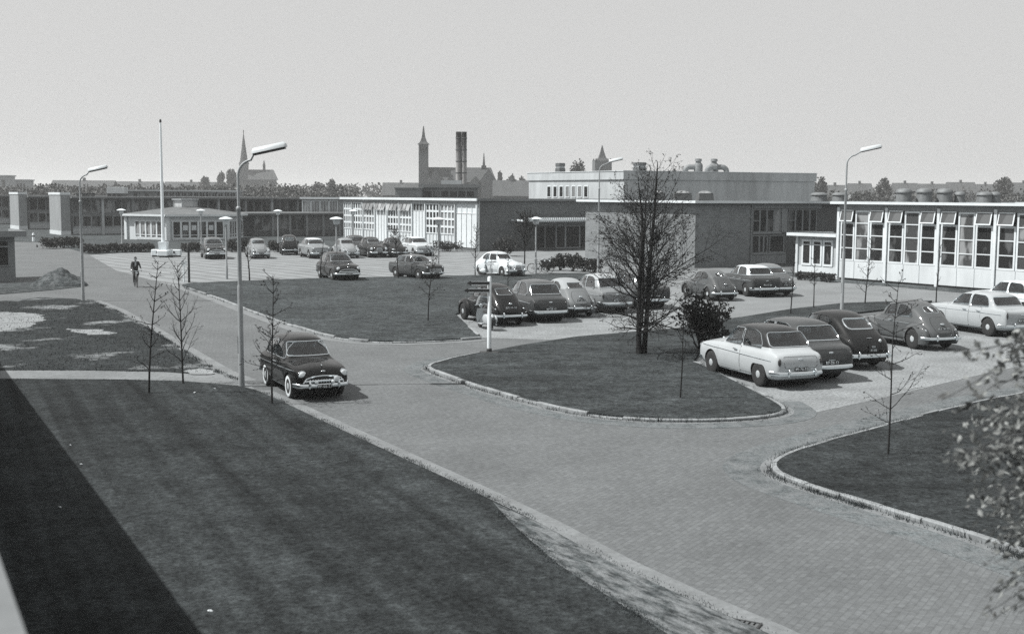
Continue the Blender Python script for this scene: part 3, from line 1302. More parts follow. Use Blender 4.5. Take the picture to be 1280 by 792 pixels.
REK_S = [[(.62, 1.0), (.37, 1.41), (-.27, 1.455), (-.27, 1.0)], [(-.345, 1.0), (-.345, 1.455), (-.82, 1.445), (-1.10, 1.37), (-1.27, 1.14), (-1.27, 1.0)]]
REK_W = [[(-.63, 1.07), (.63, 1.07), (.55, 1.42), (-.55, 1.42)]]
REK_R = [[(-.64, 1.065), (.64, 1.065), (.56, 1.41), (-.56, 1.41)]]


def finish_rekord(ct, front=True, txt_f=None, txt_r=None, teeth=True, two=None, over=(.42,), trimz=(.80, .74)):
    bvh = ct.bvh
    bumper(ct, 2.17, .80, .43, 1, over=over)
    bumper(ct, -2.20, .80, .43, -1, over=over)
    headlight(ct, 2.015, .60, .715, .108)
    # mouth
    m = fillet([(-.56, .44), (.56, .44), (.50, .60), (.30, .66), (-.30, .66), (-.50, .60)], .06)
    g = patch(bvh, '+x', m, 0.004, .12, .02)
    ch = [sub('grille_arch', outline(bvh, '+x', [(-.58, .50), (-.50, .61), (-.30, .67), (0, .685), (.30, .67), (.50, .61), (.58, .50)], .015, .02, 6, False), CHROME)]
    b = outline(bvh, '+x', [(-.56, .545), (0, .56), (.56, .545)], .03, .026, 6, False)
    if teeth:
        for i in range(11):
            y = -.40 + .08 * i
            a, n = project(bvh, '+x', (y, .545))
            b.ell(a + n * .03, (.02, .022, .05), 6, 4)
    ch.append(sub('grille_bar', b, CHROME))
    ct.part('grille', g, PLATEM, ch=ch)
    # tail lamps upright at the corners
    for sy in (1, -1):
        g = Geo()
        g.ell((0, 0, 0), (.05, .055, .125), 10, 8)
        ct.part('tail_light', g, TAILM, mx=Matrix.Translation((-2.075, sy * .655, .70)))
    # boot lid
    bl = fillet([(-.50, -2.02), (.50, -2.02), (.52, -1.64), (-.52, -1.64)], .08)
    lid = [(y, z) for y, z in ((-.5, .57), (.5, .57), (.52, .86), (-.52, .86))]
    g = patch(bvh, '-x', fillet(lid, .06), .006, .12, .02)
    q = patch(bvh, '-x', fillet([(a * 1.03, (z - .7) * 1.05 + .7) for a, z in lid], .06), .0025, .12, .012)
    g.add(q.v, q.f, 1)
    h = Geo()
    h.bbox(-.014, .014, -.11, .11, -.015, .015, .004)
    a, n = project(bvh, '-x', (0, .60))
    ct.part('boot_lid', g, ['body', DARKIN], 32, ch=[sub('handle', h, CHROME, mx=Matrix.Translation(a + n * .025))])
    emblem(ct, '-x', 0, .79, .075, .028)
    emblem(ct, '+x', 0, .80, .07, .022)
    a, n = project(bvh, '+z', (1.86, 0))
    g = Geo()
    g.ell((0, 0, .03), (.06, .02, .028), 10, 6)
    g.tube([(-.25, 0, .008), (0, 0, .02)], [.006, .014], 6)
    ct.part('hood_ornament', g, CHROME, mx=Matrix.Translation(a))
    plate(ct, 2.205, .41, 1, txt_f)
    plate(ct, -2.16, .535, -1, txt_r, two=two)
    trim(ct, trimz, 1.75, -1.85)
    for ax in ('+y', '-y'):
        ct.part('sill_strip', outline(bvh, ax, [(.82, .27), (-.82, .27)], .006, .012, 5, False), CHROME)


def door_rek(x0=-.31, x1=.86):
    return [(x1, .30), (x1, .96), (x1 - .02, .975), (x0, .975), (x0, .30)]


def rekord(txt_f, txt_r, white=False, two=None, over=(.42,), fourdoor=False, chrome=True):
    sd = REK_S
    doors = [door_rek()]
    ct = make_car(REK, sd, REK_W, REK_R, (1.24, -1.25, .715), dict(zroof=1.05, xr=(-1.72, .86), doors=doors, white=white, skirt=True, arch=.38, sidechrome=chrome))
    finish_rekord(ct, txt_f=txt_f, txt_r=txt_r, two=two, over=over)
    if white:
        for (y, z, r_) in ((.24, .53, .05), (-.24, .53, .05), (.36, .60, .085)):
            g = Geo()
            g.lathe([(r_ * .5, -.10), (r_, -.02), (r_, .01), (r_ * .6, .03), (0, .036)], 14)
            ct.part('fog_lamp', g, LENS, mx=Matrix.Translation((2.20 if r_ < .06 else 2.16, y, z)) @ Matrix.Rotation(R(90), 4, 'Y'))
    return ct


# boxier saloon with straight wings and small fins
BOX = [
    (2.09, .68, .36, .70, .63, .76, .48, .78), (2.03, .76, .28, .82, .71, .87, .54, .89), (1.85, .795, .23, .90, .73, .93, .55, .95),
    (1.3, .81, .20, .935, .73, .95, .56, .985), (.98, .815, .20, .945, .73, .97, .58, 1.01), (.84, .815, .20, .95, .735, .985, .60, 1.03),
    (.40, .815, .20, .955, .735, 1.385, .58, 1.42), (.18, .815, .20, .955, .735, 1.435, .59, 1.475), (-.5, .815, .20, .955, .735, 1.46, .60, 1.505),
    (-1.02, .815, .20, .96, .735, 1.435, .595, 1.48), (-1.24, .815, .20, .965, .735, 1.385, .58, 1.425), (-1.5, .815, .21, .975, .735, 1.0, .60, 1.01),
    (-1.66, .81, .22, .98, .735, .985, .58, .985), (-1.98, .80, .25, .985, .735, .965, .55, .955), (-2.1, .77, .30, .93, .72, .90, .52, .89), (-2.13, .70, .36, .74, .64, .74, .48, .74)]
BOX_S = [[(.68, 1.01), (.44, 1.37), (-.22, 1.41), (-.22, 1.01)], [(-.31, 1.01), (-.31, 1.41), (-.90, 1.39), (-1.08, 1.31), (-1.20, 1.10), (-1.20, 1.01)]]


def boxsaloon(txt_r=None, txt_f=None):
    ct = make_car(BOX, BOX_S, [[(-.64, 1.06), (.64, 1.06), (.56, 1.37), (-.56, 1.37)]], [[(-.64, 1.07), (.64, 1.07), (.56, 1.36), (-.56, 1.36)]], (1.26, -1.27, .715),
                  dict(zroof=1.04, xr=(-1.55, .9), doors=[[(.9, .30), (.9, .98), (-.27, .98), (-.27, .30)], [(-.29, .30), (-.29, .98), (-.92, .98), (-.86, .66), (-.98, .42), (-.86, .30)]], arch=.37))
    bvh = ct.bvh
    bumper(ct, 2.18, .81, .42, 1)
    bumper(ct, -2.20, .81, .42, -1)
    headlight(ct, 2.02, .61, .74, .095)
    g = patch(bvh, '+x', fillet([(-.5, .50), (.5, .50), (.5, .66), (-.5, .66)], .04), .004, .12, .02)
    b = outline(bvh, '+x', [(-.5, .50), (.5, .50), (.5, .66), (-.5, .66)], .012, .014)
    for z in (.555, .605):
        q = outline(bvh, '+x', [(-.5, z), (.5, z)], .012, .012, 5, False)
        b.add(q.v, q.f)
    ct.part('grille', g, PLATEM, ch=[sub('grille_bar', b, CHROME)])
    for sy in (1, -1):
        g = Geo()
        g.ell((0, 0, 0), (.05, .05, .14), 10, 8)
        ct.part('tail_light', g, TAILM, mx=Matrix.Translation((-2.085, sy * .69, .76)))
    plate(ct, -2.17, .60, -1, txt_r)
    plate(ct, 2.21, .42, 1, txt_f)
    emblem(ct, '-x', 0, .80, .08, .02)
    trim(ct, (.80, .80), 1.9, -1.9)
    return ct


# rounded pre-war style body (fastback or with a bulging boot)
FAST = [
    (2.10, .30, .40, .62, .26, .66, .18, .67), (2.00, .44, .30, .74, .40, .80, .26, .83), (1.7, .58, .24, .84, .50, .90, .34, .95), (1.25, .68, .21, .90, .58, .965, .40, 1.02),
    (.90, .73, .20, .93, .63, 1.0, .47, 1.07), (.74, .75, .20, .94, .65, 1.03, .50, 1.09), (.30, .78, .20, .955, .68, 1.37, .51, 1.44), (.05, .79, .20, .96, .69, 1.45, .535, 1.52),
    (-.45, .795, .20, .965, .69, 1.49, .55, 1.56), (-.95, .785, .20, .965, .685, 1.44, .54, 1.52), (-1.30, .77, .21, .95, .66, 1.28, .51, 1.36), (-1.62, .75, .22, .92, .63, 1.06, .50, 1.11),
    (-1.88, .71, .24, .87, .60, .94, .45, .98), (-2.08, .64, .28, .76, .53, .79, .38, .81), (-2.18, .52, .34, .60, .44, .62, .30, .63)]
FAST_S = [[(.50, 1.03), (.28, 1.36), (-.25, 1.42), (-.25, 1.03)], [(-.34, 1.03), (-.34, 1.42), (-.78, 1.38), (-1.04, 1.24), (-1.12, 1.03)]]


def fender(g, x, y, z, rx, ry, rz, p=2.6):
    vs, fs = [], []
    n, m = 20, 12

    def se(c, e):
        return math.copysign(abs(c) ** e, c)
    e = 2 / p
    for i in range(m + 1):
        th = math.pi * i / m
        for k in range(n):
            a = 2 * math.pi * k / n
            vs.append((x + rx * math.sin(th) ** .9 * math.cos(a), y + ry * se(math.cos(th), e), z + rz * math.sin(th) ** .9 * math.sin(a)))
    for i in range(m):
        for k in range(n):
            k2 = (k + 1) % n
            fs.append((i * n + k, (i + 1) * n + k, (i + 1) * n + k2, i * n + k2))
    g.add(vs, fs)
    return g


def fenders(ct, lst, ra, wr):
    """lst: (x, y, z, rx, ry, rz) for one side; arch cut at the wheel"""
    for (x, y, z, rx, ry, rz, wx) in lst:
        for sy in (1, -1):
            g = Geo()
            fender(g, x, y * sy, z, rx, ry, rz)
            me = closed_mesh(g, 'fender')
            a = [(wx + ra * math.cos(2 * math.pi * i / 20), wr + ra * math.sin(2 * math.pi * i / 20)) for i in range(20)]
            c1 = sweep_poly(a, 'y', sy * (y - .02), sy * 1.4)
            c2 = Geo()
            c2.box(-3, 3, -2, 2, -1, .19)
            cm = cut(me, [c1, c2])
            f = Geo()
            f.v = [tuple(v.co) for v in cm.vertices]
            for p in cm.polygons:
                cc = p.center
                inside = (cc.x - wx) ** 2 + (cc.z - wr) ** 2 < (ra * 1.02) ** 2
                f.f.append(tuple(p.vertices))
                f.m.append(1 if inside else 0)
            bpy.data.meshes.remove(cm)
            ct.part('fender', f, ['body', DARKIN], 32)


def fastback(txt_r=None, txt_f=None, two=None, big=True):
    rear = [[(-.46, 1.10), (.46, 1.10), (.42, 1.36), (-.42, 1.36)]] if big else [[(.04, 1.14), (.36, 1.14), (.34, 1.34), (.04, 1.36)], [(-.04, 1.14), (-.36, 1.14), (-.34, 1.34), (-.04, 1.36)]]
    ct = make_car(FAST, FAST_S, [[(-.52, 1.11), (.52, 1.11), (.46, 1.37), (-.46, 1.37)]], rear, (1.28, -1.30, .67),
                  dict(zroof=1.10, xr=(-1.58, .8), doors=[[(.80, .30), (.80, 1.0), (-.29, 1.0), (-.29, .30)]], fenders=True, wchrome=.024, rfil=.13, sidechrome=False, hz=.88))
    fenders(ct, [(1.32, .60, .42, .66, .20, .47, 1.28), (-1.32, .60, .42, .68, .20, .46, -1.30)], .37, .33)
    bvh = ct.bvh
    g = Geo()
    for sy in (1, -1):
        g.bbox(-.75, .72, .60 * sy - .12, .60 * sy + .12, .2, .26, .02)
    ct.part('running_board', g, 'body', 40)
    bumper(ct, 2.22, .78, .42, 1)
    bumper(ct, -2.27, .78, .42, -1, over=(.5,))
    headlight(ct, 1.90, .60, .70, .1)
    m = fillet([(-.26, .42), (.26, .42), (.20, .74), (-.20, .74)], .08)
    g = patch(bvh, '+x', m, .006, .1, .02)
    b = outline(bvh, '+x', m, .012, .016)
    for i in range(5):
        z = .48 + i * .055
        q = outline(bvh, '+x', [(-.22, z), (.22, z)], .014, .010, 5, False)
        b.add(q.v, q.f)
    ct.part('grille', g, PLATEM, ch=[sub('grille_bar', b, CHROME)])
    for sy in (1, -1):
        g = Geo()
        g.ell((0, 0, 0), (.06, .045, .07), 10, 8)
        ct.part('tail_light', g, TAILM, mx=Matrix.Translation((-1.93, sy * .63, .66)))
    plate(ct, -2.22, .62, -1, txt_r, two=two)
    plate(ct, 2.245, .42, 1, txt_f)
    # filler cap / badge on the boot
    h, n = project(bvh, '-x', (-.34, .80))
    g = Geo()
    g.ell((0, 0, 0), (.03, .05, .05), 10, 6)
    ct.part('reversing_lamp', g, LENS, mx=Matrix.Translation(h + n * .01))
    emblem(ct, '-x', 0, .88, .10, .012)
    return ct


BEE = [
    (1.84, .28, .36, .48, .23, .50, .15, .51), (1.74, .42, .29, .60, .37, .66, .25, .69), (1.45, .50, .24, .72, .45, .83, .30, .87), (1.10, .56, .22, .80, .52, .93, .36, .985),
    (.80, .62, .22, .86, .58, .99, .44, 1.06), (.68, .64, .22, .88, .60, 1.02, .47, 1.09), (.40, .68, .22, .90, .63, 1.33, .48, 1.385), (.15, .70, .22, .92, .65, 1.415, .485, 1.475),
    (-.30, .70, .22, .92, .655, 1.445, .49, 1.505), (-.75, .69, .22, .92, .645, 1.385, .475, 1.45), (-1.15, .66, .23, .90, .61, 1.21, .44, 1.28), (-1.50, .60, .25, .82, .54, .98, .39, 1.05),
    (-1.80, .52, .29, .68, .45, .73, .33, .79), (-1.95, .40, .36, .54, .34, .56, .24, .58)]
BEE_S = [[(.46, .985), (.26, 1.31), (-.20, 1.365), (-.20, .985)], [(-.28, .985), (-.28, 1.365), (-.60, 1.34), (-.90, 1.20), (-1.02, .985)]]


def beetle(split=True, txt_r=None, txt_f=None):
    rear = [[(.025, 1.14), (.24, 1.14), (.27, 1.22), (.22, 1.31), (.025, 1.33)], [(-.025, 1.14), (-.24, 1.14), (-.27, 1.22), (-.22, 1.31), (-.025, 1.33)]] if split else [[(-.33, 1.12), (.33, 1.12), (.30, 1.33), (-.30, 1.33)]]
    ct = make_car(BEE, BEE_S, [[(-.50, 1.09), (.50, 1.09), (.45, 1.33), (-.45, 1.33)]], rear, (1.20, -1.20, .645),
                  dict(zroof=1.10, xr=(-1.2, .75), doors=[[(.70, .30), (.70, .955), (-.24, .955), (-.24, .30)]], fenders=True, rfil=.06, wchrome=.009, sidechrome=False, hz=.84, seats=((-.3, -.15), (-.85, -.7))))
    fenders(ct, [(1.24, .59, .40, .60, .19, .43, 1.20), (-1.24, .59, .40, .62, .19, .44, -1.20)], .36, .33)
    bvh = ct.bvh
    g = Geo()
    for sy in (1, -1):
        g.bbox(-.72, .72, .58 * sy - .13, .58 * sy + .13, .21, .26, .02)
    ct.part('running_board', g, 'body', 40)
    bumper(ct, 1.98, .74, .40, 1, over=(.38,), r=.045)
    bumper(ct, -2.05, .74, .40, -1, over=(.38,), r=.045)
    headlight(ct, 1.72, .575, .60, .098)
    for sy in (1, -1):
        g = Geo()
        g.ell((0, 0, 0), (.05, .045, .055), 10, 8)
        ct.part('tail_light', g, CHROME, mx=Matrix.Translation((-1.72, sy * .60, .62)))
    # engine lid and plate lamp
    lid = fillet([(-.30, .56), (.30, .56), (.36, .82), (.28, 1.02), (-.28, 1.02), (-.36, .82)], .12)
    g = patch(bvh, '-x', lid, .008, .1, .02)
    q = patch(bvh, '-x', [(y * 1.035, (z - .78) * 1.035 + .78) for y, z in lid], .003, .1, .012)
    g.add(q.v, q.f, 1)
    h, n = project(bvh, '-x', (0, .80))
    l = Geo()
    l.ell((0, 0, 0), (.05, .08, .045), 10, 6)
    ct.part('engine_lid', g, ['body', DARKIN], 32, ch=[sub('plate_lamp', l, CHROME, mx=Matrix.Translation(h + n * .03))])
    plate(ct, h.x - .10, .68, -1, txt_r, tilt=0, w=.40, h=.10)
    plate(ct, 2.02, .40, 1, txt_f, w=.40, h=.10)
    bl = fillet([(.86, -.40), (.86, .40), (1.35, .36), (1.70, .22), (1.70, -.22), (1.35, -.36)], .1)
    g = patch(bvh, '+z', bl, .006, .12, .02)
    q = patch(bvh, '+z', [((x - 1.25) * 1.03 + 1.25, y * 1.03) for x, y in bl], .0025, .12, .012)
    g.add(q.v, q.f, 1)
    ct.part('bonnet', g, ['body', DARKIN], 32)
    trim(ct, (.80, .80), 1.35, -.95, .008)
    return ct


# small tall car with a rounded hump (far away, seen from behind)
HUMP = [
    (1.80, .34, .40, .62, .3, .66, .2, .68), (1.68, .44, .32, .74, .4, .80, .26, .84), (1.2, .52, .26, .84, .46, .92, .34, .96), (.8, .60, .25, .90, .54, 1.0, .42, 1.04),
    (.66, .62, .25, .92, .56, 1.04, .46, 1.08), (.45, .64, .25, .94, .58, 1.42, .48, 1.47), (.15, .66, .25, .95, .60, 1.52, .50, 1.58), (-.6, .67, .25, .95, .60, 1.54, .51, 1.60),
    (-1.1, .66, .25, .95, .59, 1.46, .50, 1.52), (-1.45, .65, .26, .94, .58, 1.22, .50, 1.27), (-1.66, .62, .30, .88, .55, .95, .46, .98), (-1.76, .55, .36, .70, .48, .72, .40, .73)]


def hump():
    ct = make_car(HUMP, [[(.50, 1.03), (.42, 1.40), (-.25, 1.46), (-.25, 1.03)], [(-.33, 1.03), (-.33, 1.46), (-.9, 1.42), (-1.1, 1.25), (-1.12, 1.03)]], [[(-.48, 1.10), (.48, 1.10), (.43, 1.40), (-.43, 1.40)]],
                  [[(-.36, 1.16), (.36, 1.16), (.34, 1.38), (-.34, 1.38)]], (1.15, -1.2, .60), dict(zroof=1.09, xr=(-1.4, .7), doors=[[(.62, .32), (.62, 1.0), (-.29, 1.0), (-.29, .32)]], fenders=True))
    fenders(ct, [(1.2, .57, .40, .55, .17, .42, 1.15), (-1.2, .57, .40, .55, .17, .40, -1.2)], .35, .33)
    bumper(ct, 1.95, .68, .42, 1, r=.04)
    bumper(ct, -1.86, .68, .42, -1, r=.04)
    headlight(ct, 1.62, .5, .72, .09)
    for sy in (1, -1):
        g = Geo()
        g.ell((0, 0, 0), (.05, .045, .055), 10, 8)
        ct.part('tail_light', g, TAILM, mx=Matrix.Translation((-1.66, sy * .55, .66)))
    plate(ct, -1.80, .55, -1, None)
    return ct


def spawn(ct, name, loc, heading, body, roof, label, group, cat='car', skip=(), sc=1.0):
    """heading: world direction of the nose, radians from +x"""
    e = empty(name, loc, heading, label, cat, group)
    e.scale = (sc, sc, sc * 1.05)
    pb, pr = paint(body), paint(roof if roof is not None else body)

    def put(p, par):
        o = bpy.data.objects.new(p['name'], p['me'])
        COL.objects.link(o)
        o.parent = par
        if p['mx'] is not None:
            o.matrix_local = p['mx']
        for i, m in enumerate(p['mats']):
            mm = pb if m == 'body' else pr if m == 'roof' else m
            o.material_slots[i].link = 'OBJECT'
            o.material_slots[i].material = mm
        for c in p['ch']:
            put(c, o)
        return o
    for p in ct.parts:
        if p['name'] in skip:
            continue
        put(p, e)
    return e
# ------------------------------------------------------------------ buildings (all on one grid, turned 33.6 degrees)
ROT = math.atan2(984, 1480)
VX = Vector((math.cos(ROT), math.sin(ROT), 0))      # local x: to the right and away
VY = Vector((-math.sin(ROT), math.cos(ROT), 0))     # local y: to the left and away
WHITE = mat('white_paint', 0.62, 0.6, var=0.07, scale=2.5, var2=0.06, scale2=0.5)
WHITE2 = mat('white_panel', 0.55, 0.65, var=0.07, scale=1.4, var2=0.08, scale2=0.35, stretch=(1, 1, 0.3))
CREAM = mat('pale_render', 0.36, 0.85, var=0.1, scale=1.6, var2=0.1, scale2=0.3, stretch=(1, 1, 0.25))
GREYP = mat('grey_panel', 0.21, 0.75, var=0.12, scale=1.5, stretch=(1, 1, 0.3))
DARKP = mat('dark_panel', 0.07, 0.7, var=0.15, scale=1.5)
FASCIA = mat('dark_fascia', 0.14, 0.7, var=0.15, scale=1.5)
ROOFM = mat('roof_felt', 0.11, 0.95, var=0.2, scale=1.2, var2=0.2, scale2=0.25)
ROOFG = mat('roof_gravel', 0.17, 0.95, var=0.2, scale=3, var2=0.15, scale2=0.3)
PLINTH = mat('plinth', 0.09, 0.9, var=0.2, scale=2)
BRICK = brick_mat('wall_brick', 0.17, 0.22, 0.42, 0.15, plane='wall', mortar_size=0.016, contrast=0.16)
BRICK_SHADE = brick_mat('shaded_wall_brick', 0.10, 0.13, 0.42, 0.15, plane='wall', mortar_size=0.016, contrast=0.16)  # same brick darkened: shade of the end wall put into its colour
BRICKP = brick_mat('pale_wall_brick', 0.36, 0.40, 0.42, 0.15, plane='wall', mortar_size=0.016, contrast=0.1)
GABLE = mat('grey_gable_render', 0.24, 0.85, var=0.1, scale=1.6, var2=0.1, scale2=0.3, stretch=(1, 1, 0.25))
CONC = mat('concrete', 0.40, 0.9, var=0.12, scale=1.2, var2=0.14, scale2=0.3, stretch=(1, 1, 0.25))
METAL = mat('grey_metal', 0.30, 0.5, metal=0.4, var=0.15, scale=4)
ZINC = mat('zinc', 0.16, 0.65, metal=0.2, var=0.25, scale=3)


def pane_mat(name, v, v2=None, sc=0.9, th=0.55):
    """window glass: dark room behind with a few pale shapes (blinds, curtains) and a clear reflection"""
    m, t, b = newmat(name)
    b.inputs['Roughness'].default_value = 0.06
    b.inputs['Specular IOR Level'].default_value = 0.3
    tc = N(t, 'ShaderNodeTexCoord')
    n = N(t, 'ShaderNodeTexNoise')
    n.inputs['Scale'].default_value = sc
    n.inputs['Detail'].default_value = 3
    mp = N(t, 'ShaderNodeMapping')
    mp.inputs['Scale'].default_value = (1, 1, 0.45)
    t.links.new(tc.outputs['Object'], mp.inputs[0])
    t.links.new(mp.outputs[0], n.inputs['Vector'])
    c = N(t, 'ShaderNodeMapRange')
    c.inputs['From Min'].default_value = th
    c.inputs['From Max'].default_value = th + 0.06
    c.inputs['To Min'].default_value = v
    c.inputs['To Max'].default_value = v2 if v2 else v
    t.links.new(n.outputs['Fac'], c.inputs['Value'])
    vm = N(t, 'ShaderNodeVectorMath', operation='SCALE')
    vm.inputs[0].default_value = (0.96, 1, 1.02)
    t.links.new(c.outputs[0], vm.inputs['Scale'])
    t.links.new(vm.outputs[0], b.inputs['Base Color'])
    return m


PANE = pane_mat('dark_window_glass', 0.02, 0.10, 0.8, 0.56)
PANEM = pane_mat('window_glass_blinds', 0.06, 0.26, 0.7, 0.5)
PANEG = pane_mat('pale_window_glass', 0.18, 0.34, 0.6, 0.5)
PANET = pane_mat('top_light_glass', 0.075, 0.12, 0.8, 0.5)
CURT = mat('curtain', 0.60, 0.9, var=0.22, scale=3.5, stretch=(2.0, 2.0, 0.15))


class Wall:
    """maps facade coordinates (a along the wall, o outwards, z) to building coordinates"""

    def __init__(s, plane, at, parent):
        s.plane, s.at, s.parent = plane, at, parent

    def box(s, g, a0, a1, o0, o1, z0, z1, mi=0):
        if s.plane == 'x':
            g.box(s.at - o1, s.at - o0, a0, a1, z0, z1, mi)
        else:
            g.box(a0, a1, s.at - o1, s.at - o0, z0, z1, mi)

    def window(s, a0, a1, z0, z1, cols=1, rows=1, fw=0.07, bw=0.05, m=None, pane=None, out=0.06, name='window', par=None, skip=()):
        g, p = Geo(), Geo()
        s.box(g, a0, a0 + fw, 0.0, out, z0, z1)
        s.box(g, a1 - fw, a1, 0.0, out, z0, z1)
        s.box(g, a0 + fw, a1 - fw, 0.0, out, z0, z0 + fw)
        s.box(g, a0 + fw, a1 - fw, 0.0, out, z1 - fw, z1)
        for i in range(1, cols):
            c = a0 + (a1 - a0) * i / cols
            s.box(g, c - bw / 2, c + bw / 2, 0.0, out - .004, z0 + fw, z1 - fw)
        for j in range(1, rows):
            c = z0 + (z1 - z0) * j / rows
            s.box(g, a0 + fw, a1 - fw, 0.0, out - .010, c - bw / 2, c + bw / 2)
        s.box(p, a0 + .02, a1 - .02, 0.004, 0.016, z0 + .02, z1 - .02)
        w = g.build(name, m or WHITE, par or s.parent)
        p.build('pane', pane or PANE, w)
        return w


def bld(name, origin, label, cat='building', group=None):
    return empty(name, origin, ROT, label, cat, group)


def loc_of(origin, world):
    d = world - origin
    return d.dot(VX), d.dot(VY)


ROOFZ = 5.25
# ---------------- white classroom hall on the right
A = G(1047, 349)
hall = bld('school_hall', A, 'long white hall with tall four row windows and flat roof along the right edge', 'building')
g = Geo()
g.box(0, 20, -34, 0, 0.14, 5.0)
g.build('wall', CREAM, hall)
g = Geo()
g.box(0.08, 19.9, -33.9, -0.1, 0, 0.14)
g.build('plinth', PLINTH, hall)
w = Wall('x', 0, hall)
g = Geo()
g.box(-0.42, 20.6, -34.6, 0.35, 5.22, 5.32)
roof = g.build('roof', ROOFG, hall)
g = Geo()
for a in ((-0.52, -0.42, -34.7, 0.45), (20.6, 20.7, -34.7, 0.45), (-0.42, 20.6, 0.35, 0.45), (-0.42, 20.6, -34.7, -34.6)):
    g.box(*a, 5.20, 5.37)
g.build('fascia', WHITE, roof)
g = Geo()
g.box(-0.41, 0.0, -34.5, 0.3, 5.17, 5.22)
g.build('soffit', GREYP, roof)
g = Geo()
w.box(g, -34, 0, 0.002, 0.05, 4.80, 5.17)
g.build('head_band', GREYP, hall)
PITCHB = 4.05
for b in range(8):
    y1 = -b * PITCHB
    y0 = y1 - PITCHB
    g = Geo()
    w.box(g, y1 - 0.10, y1 + 0.10, 0.051, 0.16, 0.02, 4.98)
    g.build('column', WHITE, hall)
    g = Geo()
    w.box(g, y0 + 0.14, y1 - 0.14, 0.0, 0.055, 0.16, 1.32)
    for k in (1, 2):
        c = y0 + .14 + (PITCHB - .28) * k / 3
        w.box(g, c - .05, c + .05, 0.055, 0.085, 0.16, 1.32)
    g.build('parapet_panel', WHITE2, hall)
    for k in range(3):
        cw = (PITCHB - .28) / 3
        a1 = y1 - .14 - cw * k
        a0 = a1 - cw
        pm = [PANE, PANE, PANEM][(b * 3 + k * 2) % 3]
        tilt = (k != 1)
        win = w.window(a0 + .03, a1 - .03, 1.34, 3.98 if tilt else 4.78, 1, 3 if tilt else 4, 0.115, 0.065, WHITE, pm, 0.07)
        if tilt:
            g, p = Geo(), Geo()
            h, ww = 0.80, cw - .16
            for q in ((-ww / 2, -ww / 2 + .07, -h, 0), (ww / 2 - .07, ww / 2, -h, 0), (-ww / 2 + .07, ww / 2 - .07, -h, -h + .07), (-ww / 2 + .07, ww / 2 - .07, -.07, 0)):
                g.box(-.025, .025, q[0], q[1], q[2], q[3])
            p.box(-.006, .006, -ww / 2 + .03, ww / 2 - .03, -h + .03, -.03)
            e = g.build('top_light', WHITE, hall)
            e.location = (-0.12, (a0 + a1) / 2, 4.80)
            e.rotation_euler = (0, R(13), 0)
            p.build('pane', PANET, e)
            g = Geo()
            w.box(g, a0 + .05, a1 - .05, 0.0, 0.02, 3.98, 4.80)
            g.build('window_opening', DARKIN, hall)
# mushroom vents and low boxes on its roof


def roof_vent(parent_loc, r, h, label, group='round vents on the flat hall roof', m=ZINC):
    e = empty('roof_vent', parent_loc, rng.uniform(0, 3), label, 'roof vent', group)
    g = Geo()
    g.lathe([(r * 1.0, 0), (r * 1.0, .06), (r * .9, .08), (r * .82, h * .66)], 16)
    g.build('base', m, e, 40)
    g = Geo()
    g.lathe([(r * .82, h * .662), (r * .95, h * .68), (r * .95, h * .74), (r * .8, h * .9), (r * .4, h), (0, h)], 16)
    g.build('cap', m, e, 40)
    return e


VENTL = 'wide zinc mushroom vent on the right hall roof'
for i, (px, rr, hh) in enumerate([(1130, .62, 1.0), (1155.5, .62, 1.02), (1181, .62, 1.02), (1200, .42, .8), (1231, .62, .8), (1244, .42, .8)]):
    P0 = D(px, 240, 84)
    roof_vent((P0.x, P0.y, 5.32), rr, hh, ['leftmost of the three tall vents on the right hall roof', 'middle one of the three tall vents on the right hall roof', 'rightmost of the three tall vents on the right hall roof', 'small vent just right of the three tall roof vents', 'broad low vent near the right end of the hall roof', 'small vent touching the broad low vent on the hall roof'][i])
for i, (px, dd, rr) in enumerate([(1024, 99, .75), (1050, 98, .7)]):
    P0 = D(px, 240, dd)
    roof_vent((P0.x, P0.y, 5.32), rr, 0.75, ['squat vent on the roof just right of the upper concrete block', 'squat vent on the roof behind the right lamp post'][i])

# ---------------- brick block with blank dark end wall, glazed wing and small porch
Bo = G(868, 335)
blk = bld('brick_block', Bo, 'brick block with one sunlit and one shaded wall and glazed wing', 'building')
hx, hy = loc_of(Bo, A)
g = Geo()
g.box(0, 6.1, 0, 14.4, 0, 5.0)
g.build('wall', BRICK, blk)
g = Geo()
g.box(6.1, 26, 0.05, 14.4, 0.0, 5.0)
g.build('wing_wall', DARKP, blk)
g = Geo()
g.box(-0.5, 26.5, -0.5, 14.9, 5.04, 5.22)
roof = g.build('roof', ROOFM, blk)
g = Geo()
for q in ((-.62, -.5, -.62, 15.0), (-.5, 26.5, -.62, -.5)):
    g.box(*q, 5.14, 5.33)
g.build('fascia', WHITE, roof)
g = Geo()
g.tube([(6.1, -.08, 0), (6.1, -.08, 5.04)], .06, 8)
g.build('drainpipe', GREYP, blk, 50)
w = Wall('y', 0.05, blk)
g = Geo()
for (a0, a1) in ((6.25, 9.6), (10.6, 14.5)):
    for (z0, z1) in ((2.62, 2.75),):
        w.box(g, a0, a1, .002, .12, z0, z1)
w.box(g, 6.25, 10.2, .002, .12, 0.92, 1.04)
g.build('sill', GREYP, blk)
g = Geo()
w.box(g, 6.2, 14.5, 0.0, 0.04, 4.72, 5.02)
w.box(g, 9.62, 10.3, 0.0, 0.10, 2.75, 4.70)
g.build('spandrel', GREYP, blk)
for i in range(4):
    a0 = 6.3 + i * .82
    w.window(a0, a0 + .80, 2.76, 4.66, 1, 2 if i == 0 else 1, .07, .06, GREYP, PANEM if i == 3 else PANE)
for i in range(4):
    a0 = 10.45 + i * .86
    w.window(a0, a0 + .84, 2.76, 4.66, 1, 2 if i == 0 else 1, .07, .06, GREYP, PANE)
